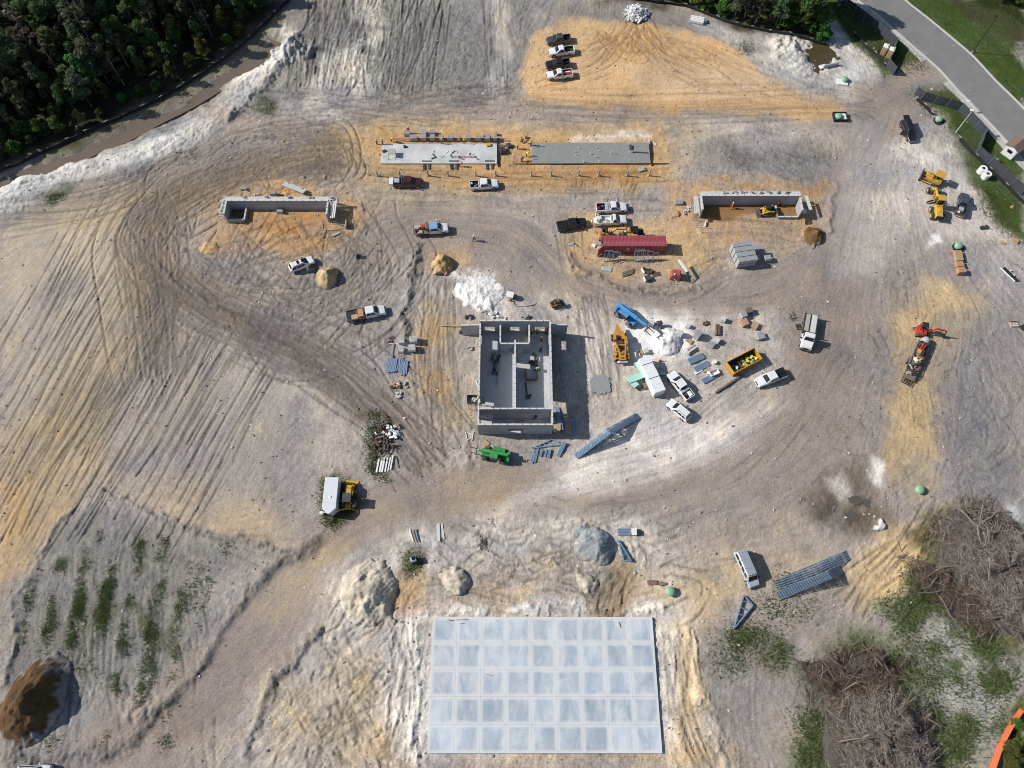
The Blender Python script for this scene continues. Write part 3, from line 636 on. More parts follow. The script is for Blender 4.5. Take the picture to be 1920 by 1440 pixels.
# ---------------------------------------------------------------- water, road, pavement
def asph(name, col, patchc, sc):
    m = mat(name, col, .9, var=.06, scale=sc, bump=.15, dirt=(patchc, .5)); return m
m_asph = asph('asphalt', (.19, .19, .193), (.25, .24, .225), .6)
m_walk = asph('pavement_concrete', (.46, .45, .43), (.36, .34, .32), 2.0)
m_kerb = mat('kerb_concrete', (.50, .49, .46), .9, var=.08, scale=2)
m_line = mat('faded_yellow_line', (.21, .195, .15), .9, var=.2, scale=3)
m_water = mat('muddy_water', (.165, .132, .10), .12, var=.05, scale=.4, spec=.5)
m_pond = mat('pond_water', (.075, .058, .028), .12, var=.08, scale=.6, spec=.5)
m_pudl = mat('puddle_water', (.10, .095, .08), .1, var=.08, scale=.8, spec=.5)
def sheet(name, pts, z, m):
    o = part(name, MB().add([(x, y, z) for x, y in pts], [tuple(range(len(pts)))]), m); o['kind'] = 'structure'; return o
rd = GL([(1600,-40)] + ROADC + [(2000,345), (2100,480)])
roadq = [tuple(p) for p in spline(rd, 2.0)]
o = part('road', ribbon(roadq, 9.0, .0), m_asph); o['kind'] = 'structure'
def offset(q, d):
    out = []
    for i, p in enumerate(q):
        a, b = q[max(i - 1, 0)], q[min(i + 1, len(q) - 1)]; L_ = math.hypot(b[0] - a[0], b[1] - a[1]); out.append((p[0] - (b[1] - a[1]) / L_ * d, p[1] + (b[0] - a[0]) / L_ * d))
    return out
for s_ in (-1, 1):
    o = part('kerb', ribbon(offset(roadq, s_ * 4.72), .44, .11), m_kerb); o['kind'] = 'structure'
dl = MB()
for k in range(2, len(roadq) - 2):
    for e in (-.14, .14):
        a, b = offset(roadq, e)[k], offset(roadq, e)[k + 1]; d = Vector((b[0] - a[0], b[1] - a[1], 0)).normalized(); n = Vector((-d.y, d.x, 0)) * .06
        dl.quad((a[0] + n.x, a[1] + n.y, .006), (a[0] - n.x, a[1] - n.y, .006), (b[0] - n.x, b[1] - n.y, .006), (b[0] + n.x, b[1] + n.y, .006))
o = part('road_markings', dl, m_line); o['kind'] = 'structure'
wq = [tuple(p) for p in spline(GL(WALKC), 1.5)]
pav = bpy.data.objects.new('pavement', None); COL.objects.link(pav); pav['kind'] = 'structure'
gap0, gap1 = G(1737, 117), G(1770, 150)
for k in range(len(wq) - 1):
    mx, my = (wq[k][0] + wq[k + 1][0]) / 2, (wq[k][1] + wq[k + 1][1]) / 2
    if gap0[0] < mx < gap1[0]: continue
    a, b = Vector(wq[k]).to_3d(), Vector(wq[k + 1]).to_3d(); d = (b - a).normalized() * .012
    part('slab', ribbon([tuple(a + d)[:2], tuple(b - d)[:2]], 1.75, .03 + jit(.006)), m_walk, pav)
part('joint_bed', ribbon([p for p in wq if p[0] < gap0[0]], 1.7, .012), m_grout, pav); part('joint_bed', ribbon([p for p in wq if p[0] > gap1[0]], 1.7, .012), m_grout, pav)
_dp = [tuple(p) for p in spline(GL(DITCH), 1.0)]
o = part('ditch_water', ribbon(_dp, 4.6, -.42), m_water); o['kind'] = 'structure'
def blob(px, py, rx, ry, n=26, seed=1, rot=0):
    x, y = G(px, py); r_ = random.Random(seed); k = [r_.uniform(.8, 1.15) for _ in range(n)]
    return [(x + math.cos(rot) * rx * k[i] * math.cos(2 * math.pi * i / n) - math.sin(rot) * ry * k[i] * math.sin(2 * math.pi * i / n), y + math.sin(rot) * rx * k[i] * math.cos(2 * math.pi * i / n) + math.cos(rot) * ry * k[i] * math.sin(2 * math.pi * i / n)) for i in range(n)]
sheet('pond', blob(1546, 107, 4.5, 6.0, seed=3), -.22, m_pond)
for i, (a, b, c, d) in enumerate(((1604,938,1.5,1.0), (1600,968,1.6,1.1), (1628,944,1.2,.9))): sheet('puddle', blob(a, b, c * .8, d * .8, seed=10 + i), hz(*G(a, b)) + .05, m_pudl)
sheet('gravel_patch', blob(1126, 722, 1.9, 2.0, seed=41), hz(*G(1126, 722)) + .10, m_grav)

# ---------------------------------------------------------------- vegetation
def leafmat(name, col, var=.35, trans=.25, shift=.04):
    m = bpy.data.materials.new(name); m.use_nodes = True; t = m.node_tree; b = t.nodes['Principled BSDF']; b.inputs['Roughness'].default_value = .65; b.inputs['Specular IOR Level'].default_value = .25
    at = t.nodes.new('ShaderNodeAttribute'); at.attribute_name = 'tone'; oi = t.nodes.new('ShaderNodeObjectInfo')
    hs = t.nodes.new('ShaderNodeHueSaturation'); hs.inputs['Color'].default_value = (*col, 1)
    a = t.nodes.new('ShaderNodeMapRange'); a.inputs['To Min'].default_value = 1 - var; a.inputs['To Max'].default_value = 1 + var * 1.3; t.links.new(at.outputs['Fac'], a.inputs['Value'])
    c = t.nodes.new('ShaderNodeMapRange'); c.inputs['To Min'].default_value = .7; c.inputs['To Max'].default_value = 1.35; t.links.new(oi.outputs['Random'], c.inputs['Value'])
    mu = t.nodes.new('ShaderNodeMath'); mu.operation = 'MULTIPLY'; t.links.new(a.outputs[0], mu.inputs[0]); t.links.new(c.outputs[0], mu.inputs[1]); t.links.new(mu.outputs[0], hs.inputs['Value'])
    h = t.nodes.new('ShaderNodeMapRange'); h.inputs['To Min'].default_value = .5 - shift; h.inputs['To Max'].default_value = .5 + shift; t.links.new(oi.outputs['Random'], h.inputs['Value']); t.links.new(h.outputs[0], hs.inputs['Hue'])
    t.links.new(hs.outputs[0], b.inputs['Base Color'])
    tr = t.nodes.new('ShaderNodeBsdfTranslucent'); t.links.new(hs.outputs[0], tr.inputs[0]); mx = t.nodes.new('ShaderNodeMixShader'); mx.inputs[0].default_value = trans
    t.links.new(b.outputs[0], mx.inputs[1]); t.links.new(tr.outputs[0], mx.inputs[2]); t.links.new(mx.outputs[0], t.nodes['Material Output'].inputs[0]); return m
def leafmesh(name, cen, size, m, up=.5, tone=None, rng=None):
    """one small folded leaf clump (two triangles) at every centre"""
    n = len(cen); cen = np.asarray(cen, np.float32); nr = rng.standard_normal((n, 3)); nr[:, 2] = np.abs(nr[:, 2]) + up; nr /= np.linalg.norm(nr, axis=1, keepdims=True)
    a = np.cross(nr, rng.standard_normal((n, 3))); a /= np.linalg.norm(a, axis=1, keepdims=True) + 1e-9; b = np.cross(nr, a)
    sz = (np.asarray(size) * rng.uniform(.6, 1.3, n))[:, None]
    v = np.stack([cen - a * sz, cen - b * sz * .55 + nr * sz * .15, cen + a * sz, cen + b * sz * .55 + nr * sz * .15], 1).reshape(-1, 3).astype(np.float32)
    me = bpy.data.meshes.new(name); me.vertices.add(4 * n); me.vertices.foreach_set('co', v.reshape(-1)); me.loops.add(4 * n); me.loops.foreach_set('vertex_index', np.arange(4 * n, dtype=np.int32))
    me.polygons.add(n); me.polygons.foreach_set('loop_start', np.arange(0, 4 * n, 4, dtype=np.int32))
    at = me.attributes.new('tone', 'FLOAT', 'FACE'); at.data.foreach_set('value', (rng.uniform(0, 1, n) if tone is None else tone).astype(np.float32)); me.materials.append(m); me.update(); return me
L_ev = leafmat('evergreen_leaves', (.072, .128, .036)); L_gg = leafmat('grey_green_needles', (.092, .12, .06)); L_yl = leafmat('yellow_green_leaves', (.125, .145, .036))
L_rd = leafmat('rusty_leaves', (.11, .075, .05)); L_br = leafmat('bright_leaves', (.068, .135, .026)); L_gr = leafmat('weed_leaves', (.08, .128, .036), .5, .2); L_dk = leafmat('dull_weed_leaves', (.10, .125, .042), .5, .2)
vr = np.random.default_rng(21)
def tree_meshes(kind, h, r, lm, nl, bare=.35, seed=0):
    rng = np.random.default_rng(seed); tk = MB(); lean = rng.normal(0, .35, 2)
    axis = lambda t: np.array([lean[0] * t * t * h * .12, lean[1] * t * t * h * .12, t * h])
    tk.tube([axis(t) for t in (-.02, .25, .5, .75, .97)], [h * .016, h * .012, h * .009, h * .006, .02], 6)
    pts, tone = [], []; nc = 26 if kind != 'sparse' else 17
    for k in range(nc):
        t = bare + (1 - bare) * (k + rng.uniform(0, 1)) / nc
        env = {'round': math.sin(math.pi * min(1, .12 + (t - bare) / (1 - bare) * .88)) ** .6, 'cone': 1.05 - (t - bare) / (1 - bare) * .9, 'sparse': .5 + .6 * math.sin(math.pi * (t - bare) / (1 - bare))}[kind]
        aa = rng.uniform(0, 6.283); rr = r * env * rng.uniform(.45, 1.0); c = axis(t) + np.array([rr * math.cos(aa), rr * math.sin(aa), rng.normal(0, .3)])
        tk.tube([axis(max(t - .06, .1)), (axis(t) * .5 + c * .5) + [0, 0, .15], c], [h * .005, h * .003, .015], 4)
        cs = r * rng.uniform(.26, .48) * (1 if kind != 'sparse' else .75); n = int(nl / nc); q = rng.standard_normal((n, 3)); q /= np.linalg.norm(q, axis=1, keepdims=True); q *= rng.uniform(.35, 1, (n, 1)) ** .5
        pts.append(c + q * cs * np.array([1, 1, .62])); tone.append(np.clip(rng.uniform(0, .35) + rng.uniform(0, 1, n) * .65, 0, 1))
    return tk, leafmesh('crown', np.concatenate(pts), .30 if kind != 'cone' else .26, lm, .5, np.concatenate(tone), rng)
TREES = []
for i, (kd, h, r, lm, nl, bare, bm) in enumerate((('round', 11, 2.9, L_ev, 3600, .3, m_bark), ('cone', 14, 2.3, L_gg, 3400, .25, m_bark), ('sparse', 13, 2.6, L_gg, 1500, .3, m_snag), ('round', 9, 2.7, L_yl, 3000, .25, m_bark),
        ('sparse', 12, 2.4, L_rd, 1300, .35, m_bark), ('cone', 12, 2.5, L_ev, 3600, .2, m_bark), ('round', 12.5, 3.2, L_gg, 3600, .35, m_bark), ('round', 6, 2.4, L_br, 2600, .1, m_bark), ('sparse', 14, 1.7, L_rd, 240, .4, m_snag))):
    tk, cr = tree_meshes(kd, h, r, lm, nl, bare, 50 + i); TREES.append((tk.mesh('trunk', bm), cr))
TNAME = ['round dark evergreen tree', 'tall grey green conifer', 'thin grey limbed tree', 'yellow green leafy tree', 'rusty brown sparse tree', 'pointed dark green conifer', 'broad grey green tree', 'low bright green leafy shrub', 'nearly bare grey snag']
def plant_tree(k, x, y, label, group, s=1.0, name='forest_tree', cat='tree'):
    t = thing(name, label, cat, x, y, random.uniform(0, 360), group); t.scale = (s * random.uniform(.9, 1.1), s * random.uniform(.9, 1.1), s)
    part('trunk', TREES[k][0], None, t); part('crown', TREES[k][1], None, t); return t
def inside(p, poly):
    r_ = False; n = len(poly)
    for k in range(n):
        (ax, ay), (bx, by) = poly[k], poly[(k + 1) % n]
        if (ay > p[1]) != (by > p[1]) and p[0] < (bx - ax) * (p[1] - ay) / (by - ay) + ax: r_ = not r_
    return r_
def scatter(poly, gap, n, rnd, have=None):
    a = have if have is not None else []; xs_, ys_ = [p[0] for p in poly], [p[1] for p in poly]
    for _ in range(n):
        p = (rnd.uniform(min(xs_), max(xs_)), rnd.uniform(min(ys_), max(ys_)))
        if inside(p, poly) and all((p[0] - q[0]) ** 2 + (p[1] - q[1]) ** 2 > gap * gap for q in a): a.append(p)
    return a
rnd = random.Random(4)
SILT1 = [(-60,350),(0,322),(110,274),(200,233),(320,177),(420,112),(480,62),(545,-2)]
edge = GL(SILT1)
wood = GL([(-40,335),(0,312),(105,265),(195,222),(315,165),(410,102),(470,52),(520,2)]) + [(-52,172), (-150,172), (-150,95)]
def edge_dist(p): return min(math.hypot(p[0] - q[0], p[1] - q[1]) for q in [tuple(a) for a in spline(edge, 2.0)])
sp_ = scatter(wood, 3.1, 9000, rnd)
sp_.sort(key=edge_dist)
nT = 0
for p in sp_:
    d = edge_dist(p)
    if d < 1.2: continue
    if p[0] < -128 or p[1] > 168: continue
    if d < 4.5: k, s = rnd.choice((7, 7, 3, 0)), rnd.uniform(.35, .6)
    elif d < 9: k, s = rnd.choice((0, 3, 7, 5, 2, 6)), rnd.uniform(.5, .7)
    elif d < 14: k, s = rnd.choice((0, 3, 1, 5, 2, 6)), rnd.uniform(.65, .9)
    else: k, s = rnd.choice((0, 0, 1, 1, 2, 3, 5, 5, 6, 6, 2, 5, 1, 0, 4, 8)), rnd.uniform(.85, 1.2)
    where = 'at the edge of the wood behind the ditch' if d < 9 else 'deep in the dark wood'
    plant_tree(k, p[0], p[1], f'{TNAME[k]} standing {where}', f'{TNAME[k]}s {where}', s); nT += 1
brush = GL([(1165,-6),(1290,6),(1380,40),(1460,58),(1540,74),(1530,40),(1505,0)]) + [(66,160), (22,160)]
for p in scatter(brush, 2.5, 2500, rnd):
    if p[1] > 162: continue
    k = rnd.choice((7, 7, 3, 0, 6, 2)); s = rnd.uniform(.45, .8)
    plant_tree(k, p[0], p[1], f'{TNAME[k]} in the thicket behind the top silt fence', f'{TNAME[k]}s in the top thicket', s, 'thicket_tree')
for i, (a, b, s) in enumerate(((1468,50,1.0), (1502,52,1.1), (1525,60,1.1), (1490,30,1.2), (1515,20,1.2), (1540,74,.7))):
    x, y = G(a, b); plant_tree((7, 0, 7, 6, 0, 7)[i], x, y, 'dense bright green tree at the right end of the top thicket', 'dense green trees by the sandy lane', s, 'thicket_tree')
for i, (a, b) in enumerate(((1415,44), (1450,40))):
    x, y = G(a, b); plant_tree(8, x, y, ('pale bare tree in the top thicket, the left of two', 'pale bare tree in the top thicket, the right of two')[i], None, .8, 'thicket_tree')
ne = GL([(1840,-4),(1900,20),(1940,50),(2020,40),(2000,-30),(1850,-30)])
for p in scatter(ne, 3.0, 900, rnd):
    k = rnd.choice((0, 3, 7)); plant_tree(k, p[0], p[1], f'{TNAME[k]} beyond the mown verge across the road', f'{TNAME[k]}s beyond the verge', rnd.uniform(.5, .75), 'roadside_tree')
sec = GL([(1935,1300),(1895,1360),(1862,1440),(2060,1440),(2060,1300)])
for p in scatter(sec, 1.9, 1200, rnd):
    k = rnd.choice((3, 3, 7)); plant_tree(k, p[0], p[1], f'{TNAME[k]} behind the orange safety fence', f'{TNAME[k]}s behind the orange fence', rnd.uniform(.3, .42), 'fence_shrub', 'shrub')

def tufts(name, label, pts, m, size=.16, per=7, spread=.35, hgt=.25, seed=1):
    rng = np.random.default_rng(seed); P = np.array([(x, y, hz(x, y)) for x, y in pts], np.float32); P = np.repeat(P, per, 0)
    P += rng.normal(0, 1, P.shape).astype(np.float32) * np.array([spread, spread, 0]); P[:, 2] += rng.uniform(.02, hgt, len(P))
    o = bpy.data.objects.new(name, leafmesh(name, P, size, m, .3, None, rng)); COL.objects.link(o); setp(o, label, name.replace('_', ' '), kind='stuff'); return o
def spots(poly, n, rnd, rows=None):
    out = []; q = GL(poly); xs_, ys_ = [p[0] for p in q], [p[1] for p in q]
    while len(out) < n:
        p = (rnd.uniform(min(xs_), max(xs_)), rnd.uniform(min(ys_), max(ys_)))
        if inside(p, q) and (rows is None or rows(p)): out.append(p)
    return out
def clump(x, y):
    i, j = int((x - X0) / DX), int((y - Y0) / DX); return float(n_mid[j, i] * .5 + n_sml[j, i])
def rows(p): return math.sin((p[0] + .05 * p[1]) * 1.55) > .3 and clump(*p) > rnd.gauss(.15, .7)
wp = []
for g, n in (([(40,1100),(140,1030),(300,1000),(400,1090),(350,1260),(250,1330),(150,1240),(40,1220)], 1500), ([(60,1120),(130,1060),(200,1160),(150,1230),(60,1170)], 260), ([(190,1040),(270,1010),(330,1080),(300,1200),(190,1220)], 600)): wp += spots(g, n, rnd, rows)
wp += spots([(20,1080),(380,1050),(400,1250),(280,1300),(40,1220)], 200, rnd, lambda p: clump(*p) > 1.1)
for a, b in ((305,1390), (312,1388), (90,1390), (100,1395), (200,1385), (420,1030), (428,1025), (190,1010), (280,1250), (290,1270), (160,1260), (320,1320), (312,1335)):
    x, y = G(a, b); wp += [(x + rnd.gauss(0, .6), y + rnd.gauss(0, .6)) for _ in range(12)]
tufts('weeds', 'green weeds sprouting in rows on the rough grey ground', wp, L_gr, .115, 6, .34, .2, 3)
wp = []
for g, n, c in (([(690,800),(715,790),(700,870),(735,910),(690,880)], 260, -1), ([(600,900),(640,890),(660,960),(615,1000),(598,960)], 300, -1.5), ([(755,1040),(790,1030),(790,1070),(762,1080)], 80, -1), ([(690,770),(712,775),(702,795)], 30, -1),
                ([(560,0),(900,0),(880,150),(600,180)], 260, 1.1), ([(490,180),(520,185),(515,215),(495,200)], 40, 0), ([(75,370),(130,362),(100,382)], 40, 0), ([(330,190),(430,130),(440,140),(340,205)], 40, .5), ([(180,240),(280,205),(290,215),(190,255)], 50, .3)):
    wp += spots(g, n, rnd, lambda p: clump(*p) > c + rnd.gauss(0, .8))
tufts('rough_grass', 'patches of rough green grass left among the spoil and stores', wp, L_dk, .12, 8, .5, .18, 5)
wp = []
for g, n, c in (([(1335,1185),(1470,1180),(1485,1240),(1340,1262)], 300, .2), ([(1500,1255),(1600,1200),(1740,1215),(1770,1300),(1755,1440),(1495,1440)], 1100, -.2), ([(1640,1140),(1740,1090),(1920,1250),(1860,1400),(1760,1440),(1740,1250)], 900, .35),
                ([(1700,1060),(1760,1080),(1860,1190),(1880,1220),(1780,1170),(1690,1090)], 420, -1), ([(1420,1120),(1600,1130),(1560,1170),(1420,1160)], 60, .8), ([(1450,1090),(1500,1085),(1490,1115)], 30, 0), ([(1390,85),(1415,95),(1395,98)], 24, -1)):
    wp += spots(g, n, rnd, lambda p: clump(*p) > c + rnd.gauss(0, .8))
tufts('ground_cover', 'green ground cover growing round the brush piles', wp, L_dk, .13, 9, 1.0, .25, 7)
tufts('bright_ground_cover', 'brighter green plants among the ground cover by the brush piles', [p for p in wp if clump(*p) > .7], L_br, .13, 7, .9, .3, 8)
wp = []
for g, n, ok in ((GRASS[2], 1500, None), (GRASS[0], 700, None), (GRASS[1], 900, None), ([(1830,345),(1860,365),(1920,450),(1860,420)], 200, None)): wp += spots(g, n, rnd)
wp = [p for p in wp if min((p[0] - q[0]) ** 2 + (p[1] - q[1]) ** 2 for q in roadq) > 30 and min((p[0] - q[0]) ** 2 + (p[1] - q[1]) ** 2 for q in wq) > 1.6]
tufts('mown_grass', 'mown grass on the verges along the asphalt road', wp, L_gr, .12, 12, 1.1, .07, 9)

# ---------------------------------------------------------------- fences
def densify(pts, step): return [tuple(p) for p in spline(pts, step)]
def screen_fence(pts, label, h=2.3, step=2.9):
    p = []
    for (ax, ay), (bx, by) in zip(pts[:-1], pts[1:]):
        n = max(1, round(math.hypot(bx - ax, by - ay) / step)); p += [(ax + (bx - ax) * t / n, ay + (by - ay) * t / n) for t in range(n)]
    p.append(pts[-1]); t = thing('screen_fence', label, 'fence', p[0][0], p[0][1], z=0); o = Vector((p[0][0], p[0][1], 0))
    for i, q in enumerate(p):
        z = hz(*q); part('post', MB().cyl((q[0] - o.x, q[1] - o.y, z - .2), (q[0] - o.x, q[1] - o.y, z + h + .06), .035, n=6), m_galv, t)
        if i < len(p) - 1:
            b = p[i + 1]; d = Vector((b[0] - q[0], b[1] - q[1], 0)); ln = d.length; d.normalize(); a0 = Vector((q[0], q[1], 0)) - o + d * .05; a1 = Vector((b[0], b[1], 0)) - o - d * .05; nn = Vector((-d.y, d.x, 0)) * .012; sag = nn * rnd.uniform(-5, 5)
            mid = (a0 + a1) / 2 + sag; z1 = hz(*b); zm = (z + z1) / 2
            mb = MB()
            for u, v, zu, zv in ((a0, mid, z, zm), (mid, a1, zm, z1)):
                mb.loft([[u + nn + Vector((0, 0, zu + .05)), u - nn + Vector((0, 0, zu + .05)), u - nn + Vector((0, 0, zu + h)), u + nn + Vector((0, 0, zu + h))], [v + nn + Vector((0, 0, zv + .05)), v - nn + Vector((0, 0, zv + .05)), v - nn + Vector((0, 0, zv + h - .03)), v + nn + Vector((0, 0, zv + h - .03))]])
            part('panel', mb, m_fence, t)
    return t
screen_fence(GL([(1535,-26),(1567,1),(1617,39),(1652,67),(1676,88),(1661,126),(1673,141)]), 'dark screened fence running beside the pavement north of the site entrance')
screen_fence(GL([(1713,177),(1726,187),(1797,208),(1841,256),(1828,288),(1875,330),(1913,365)]), 'dark screened fence zigzagging along the road south of the site entrance')
def silt_fence(pts, label, h=.75, step=1.9):
    p = densify(pts, step); o = Vector((p[0][0], p[0][1], 0)); t = thing('silt_fence', label, 'fence', o.x, o.y, z=0); mb = MB(); rg = []
    for i, q in enumerate(p):
        a, b = p[max(i - 1, 0)], p[min(i + 1, len(p) - 1)]; n = Vector((-(b[1] - a[1]), b[0] - a[0], 0)).normalized() * .03; c = Vector((q[0], q[1], 0)) - o + n * rnd.uniform(-3, 3); z = hz(*q)
        rg.append([c + n + Vector((0, 0, z - .05)), c - n + Vector((0, 0, z - .05)), c - n * 3 + Vector((0, 0, z + h * rnd.uniform(.85, 1))), c + n * 2 + Vector((0, 0, z + h))])
        if i % 2 == 0: part('stake', MB().box((c.x, c.y, z + h * .55), (.07, .07, h * 1.3)).box((c.x, c.y + .12, z + h * 1.02), (.75, .09, .06), rz=math.degrees(math.atan2(b[1] - a[1], b[0] - a[0]))), m_stake, t)
    part('fabric', mb.loft(rg), m_blk, t); return t
silt_fence(edge, 'long black silt fence between the wood and the muddy ditch')
silt_fence(GL([(1150,-3),(1200,2),(1285,14),(1330,30),(1380,48),(1460,65),(1550,84)]), 'black silt fence below the thicket at the top edge')
silt_fence(GL([(1602,66),(1622,88),(1640,103),(1658,124)]), 'short black silt fence beside the portable toilets')
silt_fence(GL([(1718,187),(1732,200),(1746,214)]), 'very short black silt fence near the green lid by the entrance fence')
silt_fence(GL([(1797,262),(1830,295),(1870,335),(1930,394)]), 'black silt fence running behind the two concrete pipes')
m_ofn = mat('orange_safety_mesh', (.52, .13, .05), .8, var=.1)
p = densify(GL([(1960,1270),(1925,1310),(1893,1352),(1870,1395),(1852,1445)]), 1.2); o_ = Vector((p[0][0], p[0][1], 0)); t = thing('safety_fence', 'orange plastic safety fence in front of the yellow green shrubs', 'fence', o_.x, o_.y, z=0); rg = []
for i, q in enumerate(p):
    c = Vector((q[0], q[1], 0)) - o_; z = hz(*q); rg.append([c + Vector((0, -.02, z)), c + Vector((.03, 0, z)), c + Vector((.62 + jit(.03), .0, z + .85)), c + Vector((.59, -.03, z + .86))])
    if i % 3 == 0: part('post', MB().bar(c + Vector((.07, .02, z - .2)), c + Vector((.72, .0, z + .95)), .05), m_steel, t)
part('mesh_sheet', MB().loft(rg), m_ofn, t)

# ---------------------------------------------------------------- heaps of earth
_lf = fbm(1.1, 4)
def heap(name, label, m, px, py, rx, ry, h, rot=0, rough=.22, seed=0, cat='pile', sharp=.9, n=0):
    """a tipped heap on a fine grid: steep slumped faces, gullies and clods"""
    x, y = G(px, py); z0 = hz(x, y); rmax = max(rx, ry) * 1.35; st = .2; k = int(2 * rmax / st) + 1; ax = np.linspace(-rmax, rmax, k); U, V_ = np.meshgrid(ax, ax)
    ox, oy = 60 + (seed * 53) % 900, 60 + (seed * 97) % 600; w1, w2, w3, w4 = (f[oy:oy + k, ox:ox + k] for f in (n_sml, n_mid, n_fin, _lf))
    c, s_ = math.cos(R(rot)), math.sin(R(rot)); U0 = U; o_ = .10 * rmax / 1.35; U = np.where(U > o_, (U - o_) / .86, (U - o_) / 1.06); k1, k2 = .22 + .5 * rough, .05 + .35 * rough; u = (U + k1 * w2 + k2 * w1) * c + (V_ + k2 * w4) * s_; v = -(U + k1 * w2 + k2 * w1) * s_ + (V_ + k2 * w4) * c
    d = np.sqrt((u / rx) ** 2 + (v / ry) ** 2); g = np.clip(1 - d, 0, 1) ** sharp; g = np.minimum(g * 1.08, 1 - .08 * (1 - g) ** 2)
    Zh = 1.22 * h * g * (1 + rough * (.16 * w1 + .22 * w2)) + g ** .5 * (.022 * w3 + .02 * n_w[oy:oy + k, ox:ox + k] + .03 * w4 + rough * .06 * w1) * (d < 1) + .04 * np.clip(1 - d, 0, .5) - .25 * (d >= .99)
    jj = np.clip(((y + V_ - Y0) / DX).astype(int), 0, NY - 1); ii = np.clip(((x + U0 - X0) / DX).astype(int), 0, NX - 1); Cg, Lg = C[jj, ii], lic_f[jj, ii]
    th = np.arctan2(v / ry, u / rx); gul = np.sin(th * 9 + 2.2 * w2 + seed) * .5 + np.sin(th * 17 + 3 * w1) * .3; Zh = Zh + .06 * h * gul * np.clip(d * (1 - d) * 4, 0, 1) * g ** .5 + .025 * Lg * (d < 1)
    toe = sstep(.84, 1.03, d + .10 * w2 + .06 * w3)[..., None]; base = np.array(m, np.float32) * (1 + .09 * w1 + .07 * w3 + .06 * Lg + .05 * w4 + .06 * n_w[oy:oy + k, ox:ox + k])[..., None]; Cc = (base * (1 - toe) + Cg * toe).clip(.01, .88)
    keep = d < 1.03; idx = -np.ones(keep.shape, int); vs = []; cs = []
    for j in range(k):
        for i in range(k):
            if keep[j, i]: idx[j, i] = len(vs); vs.append((U0[j, i], V_[j, i], float(Zh[j, i]) + hz(x + U0[j, i], y + V_[j, i]) - z0)); cs.append((*Cc[j, i], 1))
    fs = [(idx[j, i], idx[j, i + 1], idx[j + 1, i + 1], idx[j + 1, i]) for j in range(k - 1) for i in range(k - 1) if min(idx[j, i], idx[j, i + 1], idx[j + 1, i + 1], idx[j + 1, i]) >= 0]
    o = solo(name, MB().add(vs, fs, True), M_soil, label, cat, x, y, z=z0); o.data.color_attributes.new('soil', 'FLOAT_COLOR', 'POINT').data.foreach_set('color', np.array(cs, np.float32).reshape(-1)); return o
heap('sand_pile', 'small tan sand pile beside the white car with open door', (.50, .375, .21), 614, 522, 2.5, 2.6, 2.0, 10, .2, 1)
heap('sand_pile', 'broken orange sand pile at the end of the tan strip', (.47, .31, .155), 829, 497, 2.3, 2.2, 1.7, 40, .5, 2, sharp=.7)
heap('sand_pile', 'large pale sand heap with steep shaded side left of the big slab', (.50, .445, .36), 690, 1112, 5.2, 5.0, 1.9, -55, .55, 3, sharp=.8, n=64)
heap('sand_pile', 'ragged white and tan sand mound above the big slab', (.50, .445, .36), 850, 1088, 2.4, 2.8, 1.2, 70, .6, 4, sharp=.7)
heap('dirt_pile', 'big dark brown earth heap near the weedy ground', (.105, .062, .032), 66, 1312, 5.2, 6.9, 3.5, -25, .3, 5, sharp=.95, n=64)
heap('dirt_pile', 'small dark clod of earth at the corner of the right pit wall', (.15, .085, .04), 1524, 444, 2.6, 2.4, 1.0, 20, .7, 6, sharp=.8)
heap('gravel_pile', 'blue grey gravel pile above the big slab', (.25, .275, .285), 1116, 1024, 3.1, 3.5, 1.7, 60, .25, 7, sharp=.75)
heap('gravel_pile', 'thin spill of grey gravel beside the gravel pile', (.25, .275, .285), 1092, 997, 1.9, .9, .25, 35, .4, 17)
heap('sand_pile', 'bright white sand pile next to the telescopic forks', (.74, .72, .69), 1250, 641, 2.8, 3.2, 1.1, -30, .25, 8, sharp=.8)
heap('sand_pile', 'spread out white sand pile behind the grey walled building', (.74, .72, .69), 895, 549, 5.2, 3.8, .55, -20, .8, 9, sharp=.7)
heap('dirt_pile', 'little brown dirt mound left of the red container', (.47, .31, .155), 1262, 403, 1.1, 1.0, .5, 0, .5, 10)
heap('dirt_pile', 'low broken mound beside the left pit yard', (.47, .31, .155), 398, 464, 1.9, 1.7, .3, 0, .9, 11)
heap('rubble_heap', 'broken white and grey lumps beside the tan apron', (.58, .575, .56), 1655, 986, 1.3, 1.0, .5, 20, .8, 12)
heap('sand_pile', 'jagged pale sand lump at the top right of the big slab', (.50, .445, .36), 1108, 1096, 1.5, 2.2, .6, 80, .4, 13)
heap('sand_pile', 'spread pale spoil mound left of the pond', (.50, .475, .44), 1490, 110, 5.0, 5.5, .45, 40, .6, 14, n=64)
# broken concrete at the top
x, y = G(1192, 27); t = thing('rubble_pile', 'heap of broken white concrete at the top of the orange sand pad', 'pile', x, y); rg = random.Random(9)
part('core', MB().dome((0, 0, -.1), 2.3, 1.4, 14, 4), m_rubble, t)
for k in range(150):
    a, d = rg.uniform(0, 6.283), 2.9 * math.sqrt(rg.random()); s = rg.uniform(.2, .6)
    part('lump', MB().box((d * math.cos(a), d * math.sin(a), max(0, 1.6 * (1 - d / 2.9)) + rg.uniform(0, .25)), (s * rg.uniform(.8, 2), s, s * rg.uniform(.3, .7)), rg.uniform(0, 180), rg.uniform(-35, 35), rg.uniform(-35, 35)), m_rubble if rg.random() < .75 else m_conc, t)
